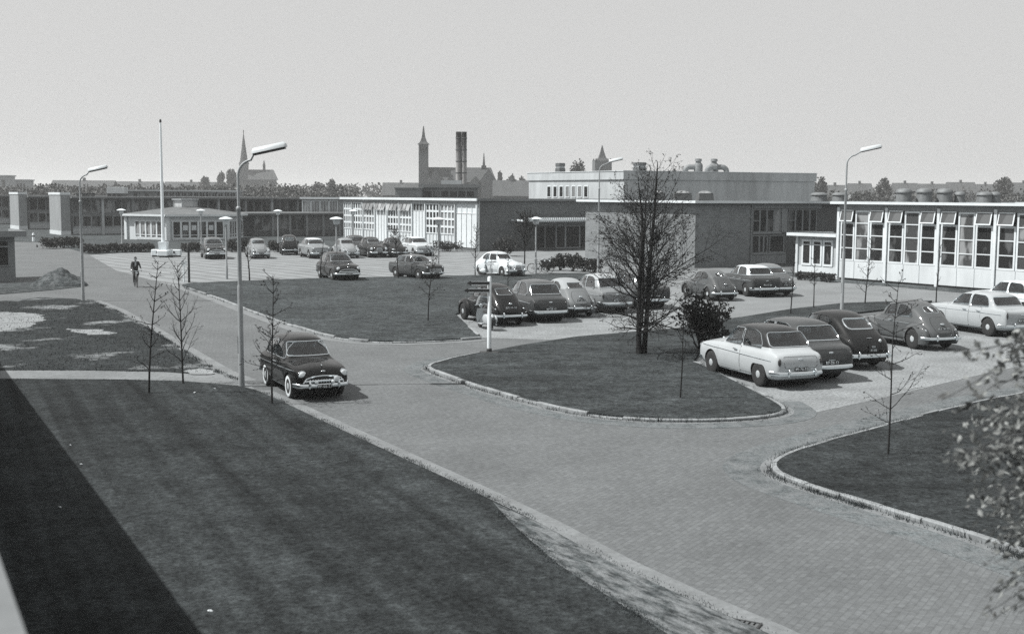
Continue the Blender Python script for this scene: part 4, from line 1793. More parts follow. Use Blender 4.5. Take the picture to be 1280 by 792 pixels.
for i, (a0, a1) in enumerate(((6.3, 7.1), (7.12, 7.6), (7.62, 8.05), (8.3, 10.0))):
    w.window(a0, a1, 1.05, 2.5, 1, 1, .07, .06, GREYP, PANE)
g = Geo()
for i in range(7):
    a0 = 6.25 + i * .58
    w.box(g, a0, a0 + .56, 0.002, 0.05, 0.12, 0.90)
g.build('parapet_panel', GREYP, blk)
# porch between the block and the hall: low white front with three glazed doors
Po = G(995, 341)
px0, py0 = loc_of(Bo, Po)
porch = bld('entrance_porch', Po, 'low white porch with three narrow glass doors beside the right hall', 'porch')
g = Geo()
g.box(0.0, 4.5, -4.2, 0.0, 0.12, 2.75)
g.build('wall', CREAM, porch)
g = Geo()
g.box(0.06, 4.4, -4.2, -0.06, 0.0, 0.12)
g.build('plinth', PLINTH, porch)
g = Geo()
g.box(-0.45, 4.5, -4.2, 0.45, 2.86, 2.92)
r_ = g.build('roof', ROOFG, porch)
g = Geo()
g.box(-0.55, -0.45, -4.2, 0.55, 2.80, 3.02)
g.box(-0.45, 4.5, 0.45, 0.55, 2.80, 3.02)
g.build('fascia', WHITE, r_)
w = Wall('x', 0.0, porch)
g = Geo()
w.box(g, -.2, .02, .002, .12, 0.05, 2.78)
w.box(g, -4.2, -.2, .002, .03, 0.14, 0.62)
g.build('front_panel', WHITE2, porch)
for i in range(3):
    a1 = -.55 - i * 1.02
    d = w.window(a1 - .94, a1, 0.64, 2.55, 1, 1, .15, .06, WHITE, PANE, .08, name='door')
    g = Geo()
    w.box(g, a1 - .80, a1 - .14, .082, .10, 2.14, 2.20)
    g.build('transom', WHITE, d)

# ---------------- concrete upper storey behind
KU = 1.28
C0 = D(780, 240, 108 * KU)
C0.z = 0
L0 = D(661, 240, 120.8 * KU)
R0 = D(1018, 240, 114.5 * KU)
up = empty('upper_storey_hall', (C0.x, C0.y, 0), 0, 'pale windowless concrete upper hall rising above the brick block roof', 'building')
l = Vector((L0.x - C0.x, L0.y - C0.y))
r = Vector((R0.x - C0.x, R0.y - C0.y))
q = [(0, 0), (r.x, r.y), (r.x + l.x, r.y + l.y), (l.x, l.y)]
ZT = 8.6


def grow_poly(poly, d):
    c = Vector((sum(p[0] for p in poly) / len(poly), sum(p[1] for p in poly) / len(poly)))
    return [tuple(c + (Vector(p) - c) * (1 + d / (Vector(p) - c).length)) for p in poly]


g = Geo()
g.prism(q, 0.5, ZT - 1.0)
g.build('wall', CONC, up)
g = Geo()
g.prism(grow_poly(q, .22), ZT - 1.0, ZT - 0.05)
g.build('parapet', CONC, up)
g = Geo()
g.prism(grow_poly(q, .30), ZT - 0.05, ZT + 0.03)
g.build('coping', WHITE2, up)
ln = l.length
lu = l.normalized()
no = Vector((lu.y, -lu.x)) if Vector((lu.y, -lu.x)).y < 0 else Vector((-lu.y, lu.x))
for i in range(7):
    # seven little windows in the sunlit face
    pxw = 686.5 + i * 7.7
    t = max(0.05, min(.95, (780 - pxw) / (780 - 661)))
    t = t * 108 / (108 * t + 120.8 * (1 - t))
    c = l * t
    m4 = Matrix.Translation((c.x, c.y, 0)) @ Matrix.Rotation(math.atan2(lu.y, lu.x), 4, 'Z')
    g, p = Geo(), Geo()
    sgn = -1 if (m4.to_3x3() @ Vector((0, 1, 0))).xy.dot(no) < 0 else 1
    for (a0, a1, z0, z1) in ((-.43, -.34, 5.45, 6.9), (.34, .43, 5.45, 6.9), (-.34, .34, 5.45, 5.55), (-.34, .34, 6.81, 6.9)):
        g.box(a0, a1, min(0, sgn * .07), max(0, sgn * .07), z0, z1)
    p.box(-.36, .36, min(sgn * .004, sgn * .02), max(sgn * .004, sgn * .02), 5.5, 6.85)
    wi = g.build('window', WHITE, up)
    wi.matrix_local = m4
    pn = p.build('pane', PANE if i in (0, 1, 2, 6) else PANEG, wi)
# roof boxes
for (px, wpx, dd, zz, lab) in ((700, 9, 150, 1.15, 'dark square roof vent with pale band left of the upper hall roof'), (799, 12, 143, 1.1, 'dark square roof vent behind the tall bare tree')):
    p0 = D(px, 240, dd)
    e = empty('roof_vent', (p0.x, p0.y, ZT), ROT, lab, 'roof vent', 'square vents on the upper hall roof')
    s_ = wpx / 1480 * dd / 2
    g = Geo()
    g.box(-s_, s_, -s_, s_, 0, zz * .42)
    g.build('base', PLINTH, e)
    g = Geo()
    g.box(-s_ * .9, s_ * .9, -s_ * .9, s_ * .9, zz * .42, zz * .68)
    g.build('louvre', GREYP, e)
    g = Geo()
    g.bbox(-s_, s_, -s_, s_, zz * .68, zz * 1.0, .04)
    g.build('cap', PLINTH, e)
# ventilation ducts
p0 = D(882, 240, 148)
e = empty('ventilation_ducts', (p0.x, p0.y, ZT), 0, 'cluster of two capped fans and bent ducts on the upper roof', 'ducts')
e.scale = (1.3, 1.3, 1.25)
k = 148 / 1480


def arc(cx, cz, r, a0, a1, y=0, n=8):
    return [(cx + r * math.cos(R(a0 + (a1 - a0) * i / n)), y, cz + r * math.sin(R(a0 + (a1 - a0) * i / n))) for i in range(n + 1)]


for sx in (-1, 1):
    g = Geo()
    x = sx * 7.5 * k
    g.lathe([(4.2 * k, .1), (4.2 * k, .8), (3.2 * k, .95)], 14, mx=Matrix.Translation((x, 0, 0)))
    g.lathe([(2.6 * k, .95), (2.6 * k, 1.15), (3.6 * k, 1.17), (3.2 * k, 1.25), (3.2 * k, 1.38), (0, 1.42)], 14, mx=Matrix.Translation((x, 0, 0)))
    g.build('fan', ZINC, e, 40)
for (cx, y, fl) in ((-15.5, 0, 1), (4.5, -.7, 1), (15, 0, -1)):
    g = Geo()
    g.tube([(cx * k - fl * .45 * 1.0, y, 0)] + arc(cx * k, .12, .45, 180 if fl > 0 else 0, 90, y) + [(cx * k + fl * .45, y, .57)], .26, 12)
    g.build('duct', ZINC, e, 40)
# skylights on the brick block roof
for i, (pxa, pxb) in enumerate([(817, 830), (842, 864), (871, 891)]):
    dd = 99 + i * .5
    p0 = D((pxa + pxb) / 2, 240, dd)
    s_ = (pxb - pxa) / 1480 * dd / 2
    e = empty('roof_skylight', (p0.x, p0.y, 5.22), ROT * .2, ['small dark skylight behind the tall bare tree', 'wide dark skylight just right of the tall bare tree', 'dark skylight above the corner of the shaded brick wall'][i], 'skylight', 'skylights on the brick block roof')
    g = Geo()
    vs = [(-s_, -.6, 0), (s_, -.6, 0), (s_, .6, 0), (-s_, .6, 0), (-s_ * .86, -.5, .72), (s_ * .86, -.5, .72), (s_ * .86, .5, .72), (-s_ * .86, .5, .72)]
    g.add(vs, [(3, 2, 1, 0), (0, 1, 5, 4), (1, 2, 6, 5), (2, 3, 7, 6), (3, 0, 4, 7), (4, 5, 6, 7)])
    g.build('curb', PLINTH, e)
    g = Geo()
    g.ell((0, 0, .72), (s_ * .84, .5, .2), 12, 6)
    g.build('dome', PANEG, e, 60)

# ---------------- white workshop wing in the middle
Co = G(598, 314)
wing = bld('workshop_wing', Co, 'white glazed workshop wing with a long shaded brick end wall and entrance', 'building')
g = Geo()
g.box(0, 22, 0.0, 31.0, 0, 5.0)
g.build('wall', BRICK_SHADE, wing)
g = Geo()
g.box(-.40, 22.4, -.3, 31.3, 5.05, 5.22)
roof = g.build('roof', ROOFM, wing)
g = Geo()
g.box(-.52, -.40, -.42, 31.4, 5.08, 5.34)
g.build('fascia', WHITE, roof)
g = Geo()
g.box(-.40, 22.4, -.42, -.3, 5.08, 5.34)
g.build('fascia', FASCIA, roof)
w = Wall('x', 0, wing)
bays = [597.5, 570.5, 551, 533, 516.5, 500, 485, 470, 455, 442, 430.5]


def wall_y(px):
    # local y of the facade point seen at column px
    d = ray(px, 300)
    k = d.x / d.y
    # Co + VY*s : (x)/(y) = k
    return (k * Co.y - Co.x) / (VY.x - k * VY.y)


ys = [wall_y(p) for p in bays]
g = Geo()
w.box(g, ys[0], ys[-1], .002, .10, 4.78, 5.02)
g.build('head_band', CREAM, wing)
for i in range(10):
    a0, a1 = ys[i], ys[i + 1]
    g = Geo()
    w.box(g, a0 - .09, a0 + .09, .0, .24, 0, 4.78)
    g.build('column', CREAM if i in (1, 2, 9) else WHITE, wing)
    if i in (0, 3, 6):
        g = Geo()
        n = 4
        for k in range(n):
            b0 = a0 + .12 + (a1 - a0 - .24) * k / n
            b1 = a0 + .12 + (a1 - a0 - .24) * (k + 1) / n
            w.box(g, b0 + .06, b1 - .06, .0, .07, 0.3, 3.7 if i != 3 else 3.85)
        g.build('shutter_panel', WHITE, wing)
        w.window(a0 + .12, a1 - .12, 3.75 if i != 3 else 3.9, 4.76, 4 if i else 4, 1, .06, .08, WHITE, CURT if i != 3 else PANE, .09)
    else:
        g = Geo()
        n = 4
        w.box(g, a0 + .1, a1 - .1, .0, .05, 0.25, 1.5)
        for k in range(n + 1):
            c = a0 + .12 + (a1 - a0 - .24) * k / n
            w.box(g, c - .04, c + .04, .05, .12, 0.25, 1.5)
        g.build('parapet_panel', WHITE2, wing)
        w.window(a0 + .12, a1 - .12, 1.52, 4.74, 4, 4, .10, .20, WHITE, [PANEM, PANEG, PANE][i % 3], .12)
    if i in (4, 5, 6, 7):
        # awning window pushed open at the top
        g = Geo()
        wd = (a1 - a0 - .3) / 3
        for k in range(3):
            b0 = a0 + .15 + wd * k
            mm = Matrix.Translation((-.16, b0 + wd / 2, 4.70)) @ Matrix.Rotation(R(20), 4, 'Y')
            g.box(-.02, .02, -wd * .42, wd * .42, -.85, 0, mx=mm)
        g.build('open_top_light', PANEG, wing)
g = Geo()
w.box(g, ys[-1], 31.0, .0, .08, 0.0, 4.9)
g.build('end_panel', GREYP, wing)
# entrance in the shaded brick wall: fluted canopy over dark doors
w = Wall('y', 0, wing)


def wall_x(px):
    d = ray(px, 300)
    k = d.x / d.y
    return (k * Co.y - Co.x) / (VX.x - k * VX.y)


xa, xb, xd = wall_x(638.5), wall_x(745), wall_x(668)
g = Geo()
w.box(g, xa, xb, .01, 2.4, 3.05, 3.22)
n = 46
for i in range(n):
    a = xa + (xb - xa) * (i + .5) / n
    w.box(g, a - .07, a + .07, 2.4, 2.48, 2.98, 3.42)
canopy = g.build('canopy', WHITE, wing)
g = Geo()
w.box(g, xa, xb, .02, 2.35, 2.98, 3.05)
g.build('canopy_soffit', PLINTH, canopy)
g = Geo()
w.box(g, xd, xb, .002, .06, 2.55, 2.95)
g.build('door_head', GREYP, wing)
for i, pxx in enumerate((668, 681, 694.5, 706.5, 724.5, 742)):
    a = wall_x(pxx)
    if i < 5:
        b = wall_x((681, 694.5, 706.5, 724.5, 742)[i])
        w.window(a, b, 0.12, 2.52, 1, 1, .10, .06, CREAM if i in (2, 3) else FASCIA, DARKIN, .05, name='door')
g = Geo()
g.tube([(0.02, -.10, 0), (0.02, -.10, 5.05)], .07, 8)
g.build('drainpipe', CREAM, wing, 50)
# low boxes on its roof
for (pxa, pxb, dd, z0, z1, lab, nm) in ((494, 527, 150, 5.2, 6.45, 'long brick roof box left of the twin chimney', 'roof_box'), (527.5, 597, 152, 5.2, 6.6, 'dark glazed roof lantern in front of the twin chimney', 'roof_lantern')):
    pa, pb = D(pxa, 240, dd), D(pxb, 240, dd)
    e = empty(nm, (pa.x, pa.y, z0), 0, lab, 'roof structure')
    L_ = pb.x - pa.x
    g = Geo()
    g.box(0, L_, 0, 4, 0, z1 - z0)
    if nm == 'roof_box':
        g.build('wall', BRICK, e)
        g = Geo()
        g.box(-.15, L_ + .15, -.15, 4.1, z1 - z0, z1 - z0 + .14)
        g.build('roof', ROOFG, e)
    else:
        g.build('wall', FASCIA, e)
        g = Geo()
        g.box(-.4, L_ + .3, -.3, 4.1, z1 - z0, z1 - z0 + .45)
        rf = g.build('roof', FASCIA, e)
        g = Geo()
        g.box(2.4, 5.0, 0.5, 2.5, z1 - z0 + .45, z1 - z0 + .95)
        g.build('hatch', CREAM, rf)
        for i in range(6):
            g, p = Geo(), Geo()
            a0 = .3 + i * (L_ - .6) / 6
            a1 = a0 + (L_ - .6) / 6 - .15
            p.box(a0, a1, -.02, -.005, .25, 1.0)
            wi = p.build('window', PANE, e)
            for qx in ((a0 - .06, a0), (a1, a1 + .06)):
                g.box(qx[0], qx[1], -.08, -.004, .2, 1.05)
            g.box(a0, a1, -.08, -.004, 1.0, 1.06)
            g.build('frame', GREYP, wi)

# ---------------- twin chimney
p0 = D(576.5, 240, 176)
ch = empty('twin_chimney', (p0.x, p0.y, 0), 0, 'tall twin flue chimney with dark bands and a sooty top', 'chimney')
k = 176 / 1480
zt = HC + (244.5 - 166) * k


def flue_mat():
    m, t, b = newmat('sooty_flue')
    b.inputs['Roughness'].default_value = 0.7
    tc = N(t, 'ShaderNodeTexCoord')
    sp = N(t, 'ShaderNodeSeparateXYZ')
    t.links.new(tc.outputs['Object'], sp.inputs[0])
    nz = N(t, 'ShaderNodeTexNoise')
    nz.inputs['Scale'].default_value = 1.6
    nz.inputs['Detail'].default_value = 5
    t.links.new(tc.outputs['Object'], nz.inputs['Vector'])
    a = N(t, 'ShaderNodeMath', operation='MULTIPLY_ADD')
    a.inputs[1].default_value = 3.2
    t.links.new(nz.outputs['Fac'], a.inputs[0])
    t.links.new(sp.outputs['Z'], a.inputs[2])
    c = N(t, 'ShaderNodeMapRange')
    c.inputs['From Min'].default_value = zt - 3.2
    c.inputs['From Max'].default_value = zt + 0.8
    c.inputs['To Min'].default_value = 0.30
    c.inputs['To Max'].default_value = 0.012
    t.links.new(a.outputs[0], c.inputs['Value'])
    t.links.new(c.outputs[0], b.inputs['Base Color'])
    return m


FLUE = flue_mat()
for sx in (-1, 1):
    g = Geo()
    g.lathe([(3.6 * k, 0), (3.3 * k, zt), (2.7 * k, zt), (2.7 * k, zt - 1)], 18, mx=Matrix.Translation((sx * 3.4 * k, 0, 0)))
    fl = g.build('flue', FLUE, ch, 40)
    g = Geo()
    for i in range(6):
        z = 5.5 + i * (zt - 5.5) / 5.6
        g.lathe([(3.62 * k, z), (3.75 * k, z + .03), (3.75 * k, z + .13), (3.62 * k, z + .16)], 18, mx=Matrix.Translation((sx * 3.4 * k, 0, 0)))
    g.build('band', PLINTH, fl, 40)

# ---------------- finger buildings on the left (two storeys, seen end on)
Fo = G(77, 294)
ZR = 5.15
END_L = ['pale gable wall and shaded glazed side of the nearest left classroom block', 'second pale gable wall counting from the nearest left classroom block', 'third pale gable wall standing far along the left road', 'pale gable wall touching the left edge above the gatehouse roof']
for fi in range(4):
    gapf = [0, 27, 62, 96][fi]
    org = Fo + VY * gapf
    b = bld('classroom_block', org, END_L[fi], 'building', 'classroom blocks on the left')
    LEN = 42 if fi == 0 else 40
    g = Geo()
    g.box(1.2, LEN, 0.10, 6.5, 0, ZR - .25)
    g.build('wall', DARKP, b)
    g = Geo()
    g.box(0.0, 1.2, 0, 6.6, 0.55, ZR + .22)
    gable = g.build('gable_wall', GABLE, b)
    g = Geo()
    g.box(-.06, 1.22, -.04, 6.66, 0.0, 0.55)
    g.build('plinth', WHITE2, gable)
    g = Geo()
    g.box(-.08, 1.26, -.06, 6.68, ZR + .22, ZR + .55)
    g.build('coping', WHITE, gable)
    g = Geo()
    g.box(1.2, LEN + .5, -1.0, 7.2, ZR - .25, ZR)
    rf = g.build('roof', FASCIA, b)
    w = Wall('y', 0.10, b)
    nb = 10 if fi == 0 else 3
    bw_ = 4.05
    for i in range(nb):
        a0 = 1.35 + i * bw_
        a1 = a0 + bw_
        g = Geo()
        w.box(g, a1 - .16, a1 + .16, 0.0, .5, 0, ZR - .25)
        g.build('column', CREAM if i % 2 == 0 else GREYP, b)
        for k in range(3):
            c0 = a0 + .2 + k * (bw_ - .4) / 3
            c1 = c0 + (bw_ - .4) / 3 - .03
            w.window(c0, c1, 2.95, 4.75, 1, 1, .06, .05, GREYP, PANEM if (i < 4 and fi == 0) else PANE, .06)
            if fi == 0 and i >= 6:
                continue
            w.window(c0, c1, 1.12, 2.55, 1, 1, .06, .05, CREAM if k % 2 else GREYP, PANE, .06)
        g = Geo()
        w.box(g, a0 + .16, a1 - .16, .002, .07, .12, 1.02)
        w.box(g, a0 + .16, a1 - .16, .07, .13, 1.02, 1.10)
        g.build('parapet_panel', CREAM, b)
    g = Geo()
    w.box(g, 1.3, LEN - .2, .002, .08, 2.58, 2.92)
    g.build('spandrel', FASCIA, b)
    if fi == 0:
        # white framed lit windows at its far right end, where the block turns
        g = Geo()
        g.box(36.4, 36.9, -2.6, 0.1, 2.7, ZR - .3)
        blk0 = b
# small dark vents along the roof edge of the left block
for i, px in enumerate([97.5, 104.5, 109, 115, 136, 142, 148]):
    p0 = D(px, 240, 166 + i)
    e = empty('roof_vent', (p0.x, p0.y, ZR), ROT, 'small dark box vent in a row along the left classroom block roof', 'roof vent', 'box vents along the left roof')
    g = Geo()
    g.box(-.3, .3, -.3, .3, 0, .38)
    g.build('box', PLINTH, e)
    g = Geo()
    g.box(-.36, .36, -.36, .36, .38, .46)
    g.build('cap', PLINTH, e)

# single storey glazed corridor in front of the left block (right part)
Ko = D(318, 300, 158)
Ko.z = 0
cor = bld('glazed_corridor', Ko, 'low glazed corridor with many thin columns behind the far parked cars', 'building')
LENC = 17.5
g = Geo()
g.box(0, LENC, 0.1, 8, 0, 2.9)
g.build('wall', DARKP, cor)
g = Geo()
g.box(-3, LENC + .4, -.8, 8, 2.9, 3.15)
g.build('roof', FASCIA, cor)
w = Wall('y', 0.10, cor)
for i in range(7):
    a0 = i * 2.45
    g = Geo()
    g.box(a0 + 2.3, a0 + 2.6, -.55, -.25, 0, 2.9)
    g.build('column', GREYP, cor)
    for k in range(2):
        w.window(a0 + .08 + k * 1.17, a0 + 1.2 + k * 1.17, 0.75, 2.75, 1, 2 if False else 1, .07, .05, GREYP, PANEG if i > 2 else PANEM, .06)
g = Geo()
w.box(g, 0, LENC, .002, .07, .05, .72)
g.build('parapet_panel', PLINTH, cor)
# sunlit upper windows where the left block meets the workshop wing
Uo = D(377, 260, 170)
Uo.z = 0
lnk = empty('link_block', Uo, R(4), 'upper link with four white framed sunlit windows beside the workshop wing', 'building')
LW = 53 / 1480 * 170
g = Geo()
g.box(0, LW, 0.1, 5, 2.7, 5.0)
g.build('wall', GREYP, lnk)
g = Geo()
g.box(-.2, LW + .3, -.4, 5, 5.0, 5.2)
rf = g.build('roof', ROOFG, lnk)
g = Geo()
g.box(-.2, LW + .3, -.5, -.4, 4.98, 5.26)
g.build('fascia', WHITE, rf)
w = Wall('y', 0.10, lnk)
for i in range(4):
    w.window(.1 + i * 1.28, 1.30 + i * 1.28, 2.95, 4.8, 3, 1, .10, .05, WHITE, PANEG, .08)

# clerestory sheds behind the left block
So = D(157, 240, 205)
So.z = 5.0
sh = empty('clerestory_shed', So, R(3), 'long pale clerestory with a row of small windows above the left roofs', 'roof structure')
LS = 136 / 1480 * 205
g = Geo()
g.box(0, LS, 0.1, 6, 0, 1.0)
g.build('wall', GREYP, sh)
g = Geo()
g.box(-.2, LS + .2, -.3, 6, 1.0, 1.28)
g.build('roof', CREAM, sh)
w = Wall('y', 0.1, sh)
for i in range(13):
    a0 = LS * .28 + i * LS * .72 / 13
    w.window(a0, a0 + LS * .72 / 13 - .12, .12, .92, 2, 1, .07, .06, CREAM, PANE, .08)
for i in range(2):
    a0 = LS * .07 + i * LS * .1
    w.window(a0, a0 + .7, .12, .7, 1, 1, .05, .05, GREYP, PANE, .05)
p0 = D(144.5, 240, 200)
e = empty('roof_tank', (p0.x, p0.y, 4.9), R(5), 'white rectangular roof box at the left end of the clerestory', 'roof structure')
g = Geo()
g.bbox(-1.45, 1.45, 0, 2.5, .7, 1.75, .03)
g.build('casing', WHITE2, e)
g = Geo()
g.box(-1.3, 1.5, .05, 2.4, 0, .7)
g.build('base', PLINTH, e)

# ---------------- hexagonal pavilion
PC = D(232, 260, 149)
PC.z = 0
pav = empty('pavilion', PC, 0, 'white six sided pavilion with shallow roof and glass lantern behind the flagpole', 'pavilion')
RP = 7.3
an = [R(208 + 60 * i) for i in range(6)]
pts = [(RP * math.cos(a), RP * math.sin(a)) for a in an]
g = Geo()
g.prism([(x * .985, y * .985) for x, y in pts], 0, 2.9)
g.build('wall', WHITE2, pav)
g = Geo()
ev = [(x * 1.075, y * 1.075) for x, y in pts]
vs = [(x, y, 2.92) for x, y in ev] + [(x, y, 3.12) for x, y in ev] + [(1.5 * math.cos(a), 1.5 * math.sin(a), 3.98) for a in an]
fs = [tuple(range(5, -1, -1)), tuple(range(12, 18))]
for i in range(6):
    j = (i + 1) % 6
    fs += [(i, j, 6 + j, 6 + i), (6 + i, 6 + j, 12 + j, 12 + i)]
g.add(vs, fs)
rf = g.build('roof', ROOFM, pav)
g = Geo()
for i in range(6):
    j = (i + 1) % 6
    a, b_ = Vector(ev[i]), Vector(ev[j])
    n_ = Vector((b_ - a)).normalized()
    o_ = Vector((n_.y, -n_.x))
    g.add([(a.x, a.y, 2.9), (b_.x, b_.y, 2.9), (b_.x, b_.y, 3.15), (a.x, a.y, 3.15)] + [((a + o_ * .05).x, (a + o_ * .05).y, 2.9), ((b_ + o_ * .05).x, (b_ + o_ * .05).y, 2.9), ((b_ + o_ * .05).x, (b_ + o_ * .05).y, 3.15), ((a + o_ * .05).x, (a + o_ * .05).y, 3.15)],
          [(4, 5, 6, 7), (3, 7, 6, 2), (0, 1, 5, 4)])
g.build('fascia', WHITE, rf)
g = Geo()
g.prism([(1.45 * math.cos(a), 1.45 * math.sin(a)) for a in an], 3.97, 4.86)
ln_ = g.build('lantern', pane_mat('lantern_glass', .42, .55), pav)
g = Geo()
for i in range(6):
    a = an[i]
    g.tube([(1.48 * math.cos(a), 1.48 * math.sin(a), 3.95), (1.48 * math.cos(a), 1.48 * math.sin(a), 4.86)], .06, 6)
g.prism([(1.7 * math.cos(a), 1.7 * math.sin(a)) for a in an], 4.86, 4.98)
g.build('lantern_frame', CREAM, ln_)
for i in range(6):
    j = (i + 1) % 6
    a, b_ = Vector(pts[i]), Vector(pts[j])
    mid = (a + b_) / 2
    if mid.y > 2:
        continue
    tv = (b_ - a).normalized()
    m4 = Matrix.Translation((a.x, a.y, 0)) @ Matrix.Rotation(math.atan2(tv.y, tv.x), 4, 'Z')
    LL = (b_ - a).length
    ww = Wall('y', 0, None)
    nwin = 6 if i else 5
    m0, m1 = (1.7, .8) if i == 0 else (.6, .5)
    g = Geo()
    ww.box(g, -.14, .30, -.05, .14, 0, 2.9)
    c_ = g.build('column', WHITE, pav)
    c_.matrix_local = m4
    g = Geo()
    ww.box(g, m0, LL - m1, 0, .06, .10, .26)
    c_ = g.build('sill', WHITE, pav)
    c_.matrix_local = m4
    for k in range(nwin):
        c0 = m0 + k * (LL - m0 - m1) / nwin
        c1 = m0 + (k + 1) * (LL - m0 - m1) / nwin
        wi = ww.window(c0, c1, .26, 2.38, 1, 1, .12, .05, WHITE, PANE if i else PANEM, .08, par=pav)
        wi.matrix_local = m4
        g = Geo()
        ww.box(g, c0 + .14, c1 - .14, .02, .07, .62, .70)
        g.build('transom', WHITE, wi)
        if i == 1 and k in (1, 2, 4):
            g = Geo()
            ww.box(g, c0 + .24, c1 - .24, .02, .03, 1.25, 1.85)
            g.build('notice', WHITE2, wi)

# ---------------- gatehouse at the left edge
Go = G(20, 351)
gate = bld('gatehouse', Go, 'small flat roofed gatehouse with dark window at the left edge beside the road', 'gatehouse')
g = Geo()
g.box(-3.5, 0, 0.0, 4.0, 0, 2.85)
g.build('wall', GREYP, gate)
g = Geo()
g.box(-4.1, .5, -.6, 4.5, 2.85, 2.98)
rf = g.build('roof', ROOFG, gate)
g = Geo()
for q in ((-4.2, .6, -.7, -.6), (.5, .6, -.6, 4.6), (-4.2, -4.1, -.6, 4.6)):
    g.box(*q, 2.83, 3.2)
g.build('fascia', GREYP, rf)
w = Wall('y', 0.0, gate)
w.window(-3.3, -.35, .95, 2.62, 2, 1, .08, .06, GREYP, PANE, .06)
g = Geo()
w.box(g, -3.3, -.35, .062, .10, 2.18, 2.24)
g.build('transom', CREAM, gate)

# ---------------- flat roofed wing below the camera: its roof edge shows bottom left, its shadow falls on the lawn
LA, LB = G(33, 792, 4.5), G(0, 697, 4.5)
wv = (LB - LA).normalized()
wr_ = math.atan2(wv.y, wv.x)
LO = LA - wv * (LA.y / wv.y)
low = empty('flat_roofed_wing', (LO.x, 0, 0), wr_, 'pale flat roof edge of a low wing cut off in the bottom left corner', 'building')
g = Geo()
g.box(-22, 75, .25, 14, 0, 4.28)
g.build('wall', BRICK, low)
g = Geo()
g.box(-22.3, 75.3, 0.22, 14.3, 4.28, 4.42)
rf = g.build('roof', ROOFG, low)
g = Geo()
g.box(-22.3, 75.3, 0.0, .22, 4.1, 4.5)
g.build('roof_edge', mat('weathered_coping', .15, .9, var=.2, scale=3, var2=.25, scale2=.8), rf)
# ------------------------------------------------------------------ trees and plants
BARK = mat('dark_bark', 0.010, 0.95, var=0.35, scale=14)
BARKG = mat('grey_bark', 0.055, 0.95, var=0.3, scale=14)


def leaf_mat(name, v, var=0.35, trans=0.25):
    m, t, b = newmat(name)
    b.inputs['Roughness'].default_value = 0.55
    b.inputs['Specular IOR Level'].default_value = 0.35
    g = N(t, 'ShaderNodeNewGeometry')
    c = N(t, 'ShaderNodeMapRange')
    c.inputs['To Min'].default_value = v * (1 - var)
    c.inputs['To Max'].default_value = v * (1 + var)
    t.links.new(g.outputs['Random Per Island'], c.inputs['Value'])
    vm = N(t, 'ShaderNodeVectorMath', operation='SCALE')
    vm.inputs[0].default_value = (0.95, 1, 0.98)
    t.links.new(c.outputs[0], vm.inputs['Scale'])
    t.links.new(vm.outputs[0], b.inputs['Base Color'])
    if trans:
        out = t.nodes['Material Output']
        tr = N(t, 'ShaderNodeBsdfTranslucent')
        t.links.new(vm.outputs[0], tr.inputs[0])
        mi = N(t, 'ShaderNodeMixShader')
        mi.inputs[0].default_value = trans
        t.links.new(b.outputs[0], mi.inputs[1])
        t.links.new(tr.outputs[0], mi.inputs[2])
        t.links.new(mi.outputs[0], out.inputs[0])
    return m


LEAFD = leaf_mat('dark_leaf', 0.035)
LEAFM = leaf_mat('mid_leaf', 0.07)
LEAFL = leaf_mat('pale_leaf', 0.16, 0.5)
LEAFF = leaf_mat('foreground_leaf', 0.19, 0.75, 0.3)
LEAFT = leaf_mat('far_leaf', 0.05, 0.45, 0.0)


def rdir(r=rng):
    while True:
        v = Vector((r.uniform(-1, 1), r.uniform(-1, 1), r.uniform(-1, 1)))
        if 0.05 < v.length < 1:
            return v.normalized()


def limb(p, d, L, n, wob, up, r=rng):
    pts = [Vector(p)]
    d = Vector(d).normalized()
    for i in range(n):
        d = (d + rdir(r) * wob + Vector((0, 0, up))).normalized()
        pts.append(pts[-1] + d * (L / n))
    return pts


def leafquad(g, p, d, s, mi, wid=0.5, r=rng):
    d = Vector(d).normalized()
    q = d.cross(rdir(r))
    if q.length < .01:
        return
    q = q.normalized() * (s * wid * .5)
    e = d * s
    nn = d.cross(q).normalized() * (s * 0.08)
    g.add([p, p + e * .45 + q + nn, p + e, p + e * .45 - q + nn], [(0, 1, 2), (0, 2, 3)], mi)


def branchy(g, p, d, L, r, lev, P, rr):
    """recursive branch; lev 0 = last twig"""
    n = max(2, int(L / P['seg']))
    n = min(n, 7)
    pts = limb(p, d, L, n, P['wob'], P['up'], rr)
    rad = [max(P['rmin'], r * (1 - .8 * i / n)) for i in range(n + 1)]
    g.tube(pts, rad, 5 if r > .02 else (4 if lev > 0 else 3), 0, caps=False)
    if lev <= 0:
        for i in range(P['leaf']):
            k = rr.uniform(.25, 1) * n
            i0 = min(int(k), n - 1)
            q = pts[i0].lerp(pts[i0 + 1], k - i0)
            dd = (pts[i0 + 1] - pts[i0]).normalized() + rdir(rr) * .9
            leafquad(g, q, dd, P['ls'] * rr.uniform(.6, 1.3), 1, P.get('lw', .6), rr)
        return
    cnt = max(2, int(L / P['gap'][lev]))
    for i in range(cnt):
        t = (0.18 + .8 * (i + rr.uniform(0, .8)) / cnt)
        k = min(t, .99) * n
        i0 = int(k)
        q = pts[i0].lerp(pts[i0 + 1], k - i0)
        ax = (pts[i0 + 1] - pts[i0]).normalized()
        side = ax.cross(rdir(rr))
        side = side.normalized() if side.length > .01 else rdir(rr)
        a = R(rr.uniform(*P['ang']))
        nd = ax * math.cos(a) + side * math.sin(a)
        branchy(g, q, nd, L * (1 - t * .75) * P['ratio'] * rr.uniform(.6, 1.2), rad[min(i0, n)] * .6, lev - 1, P, rr)


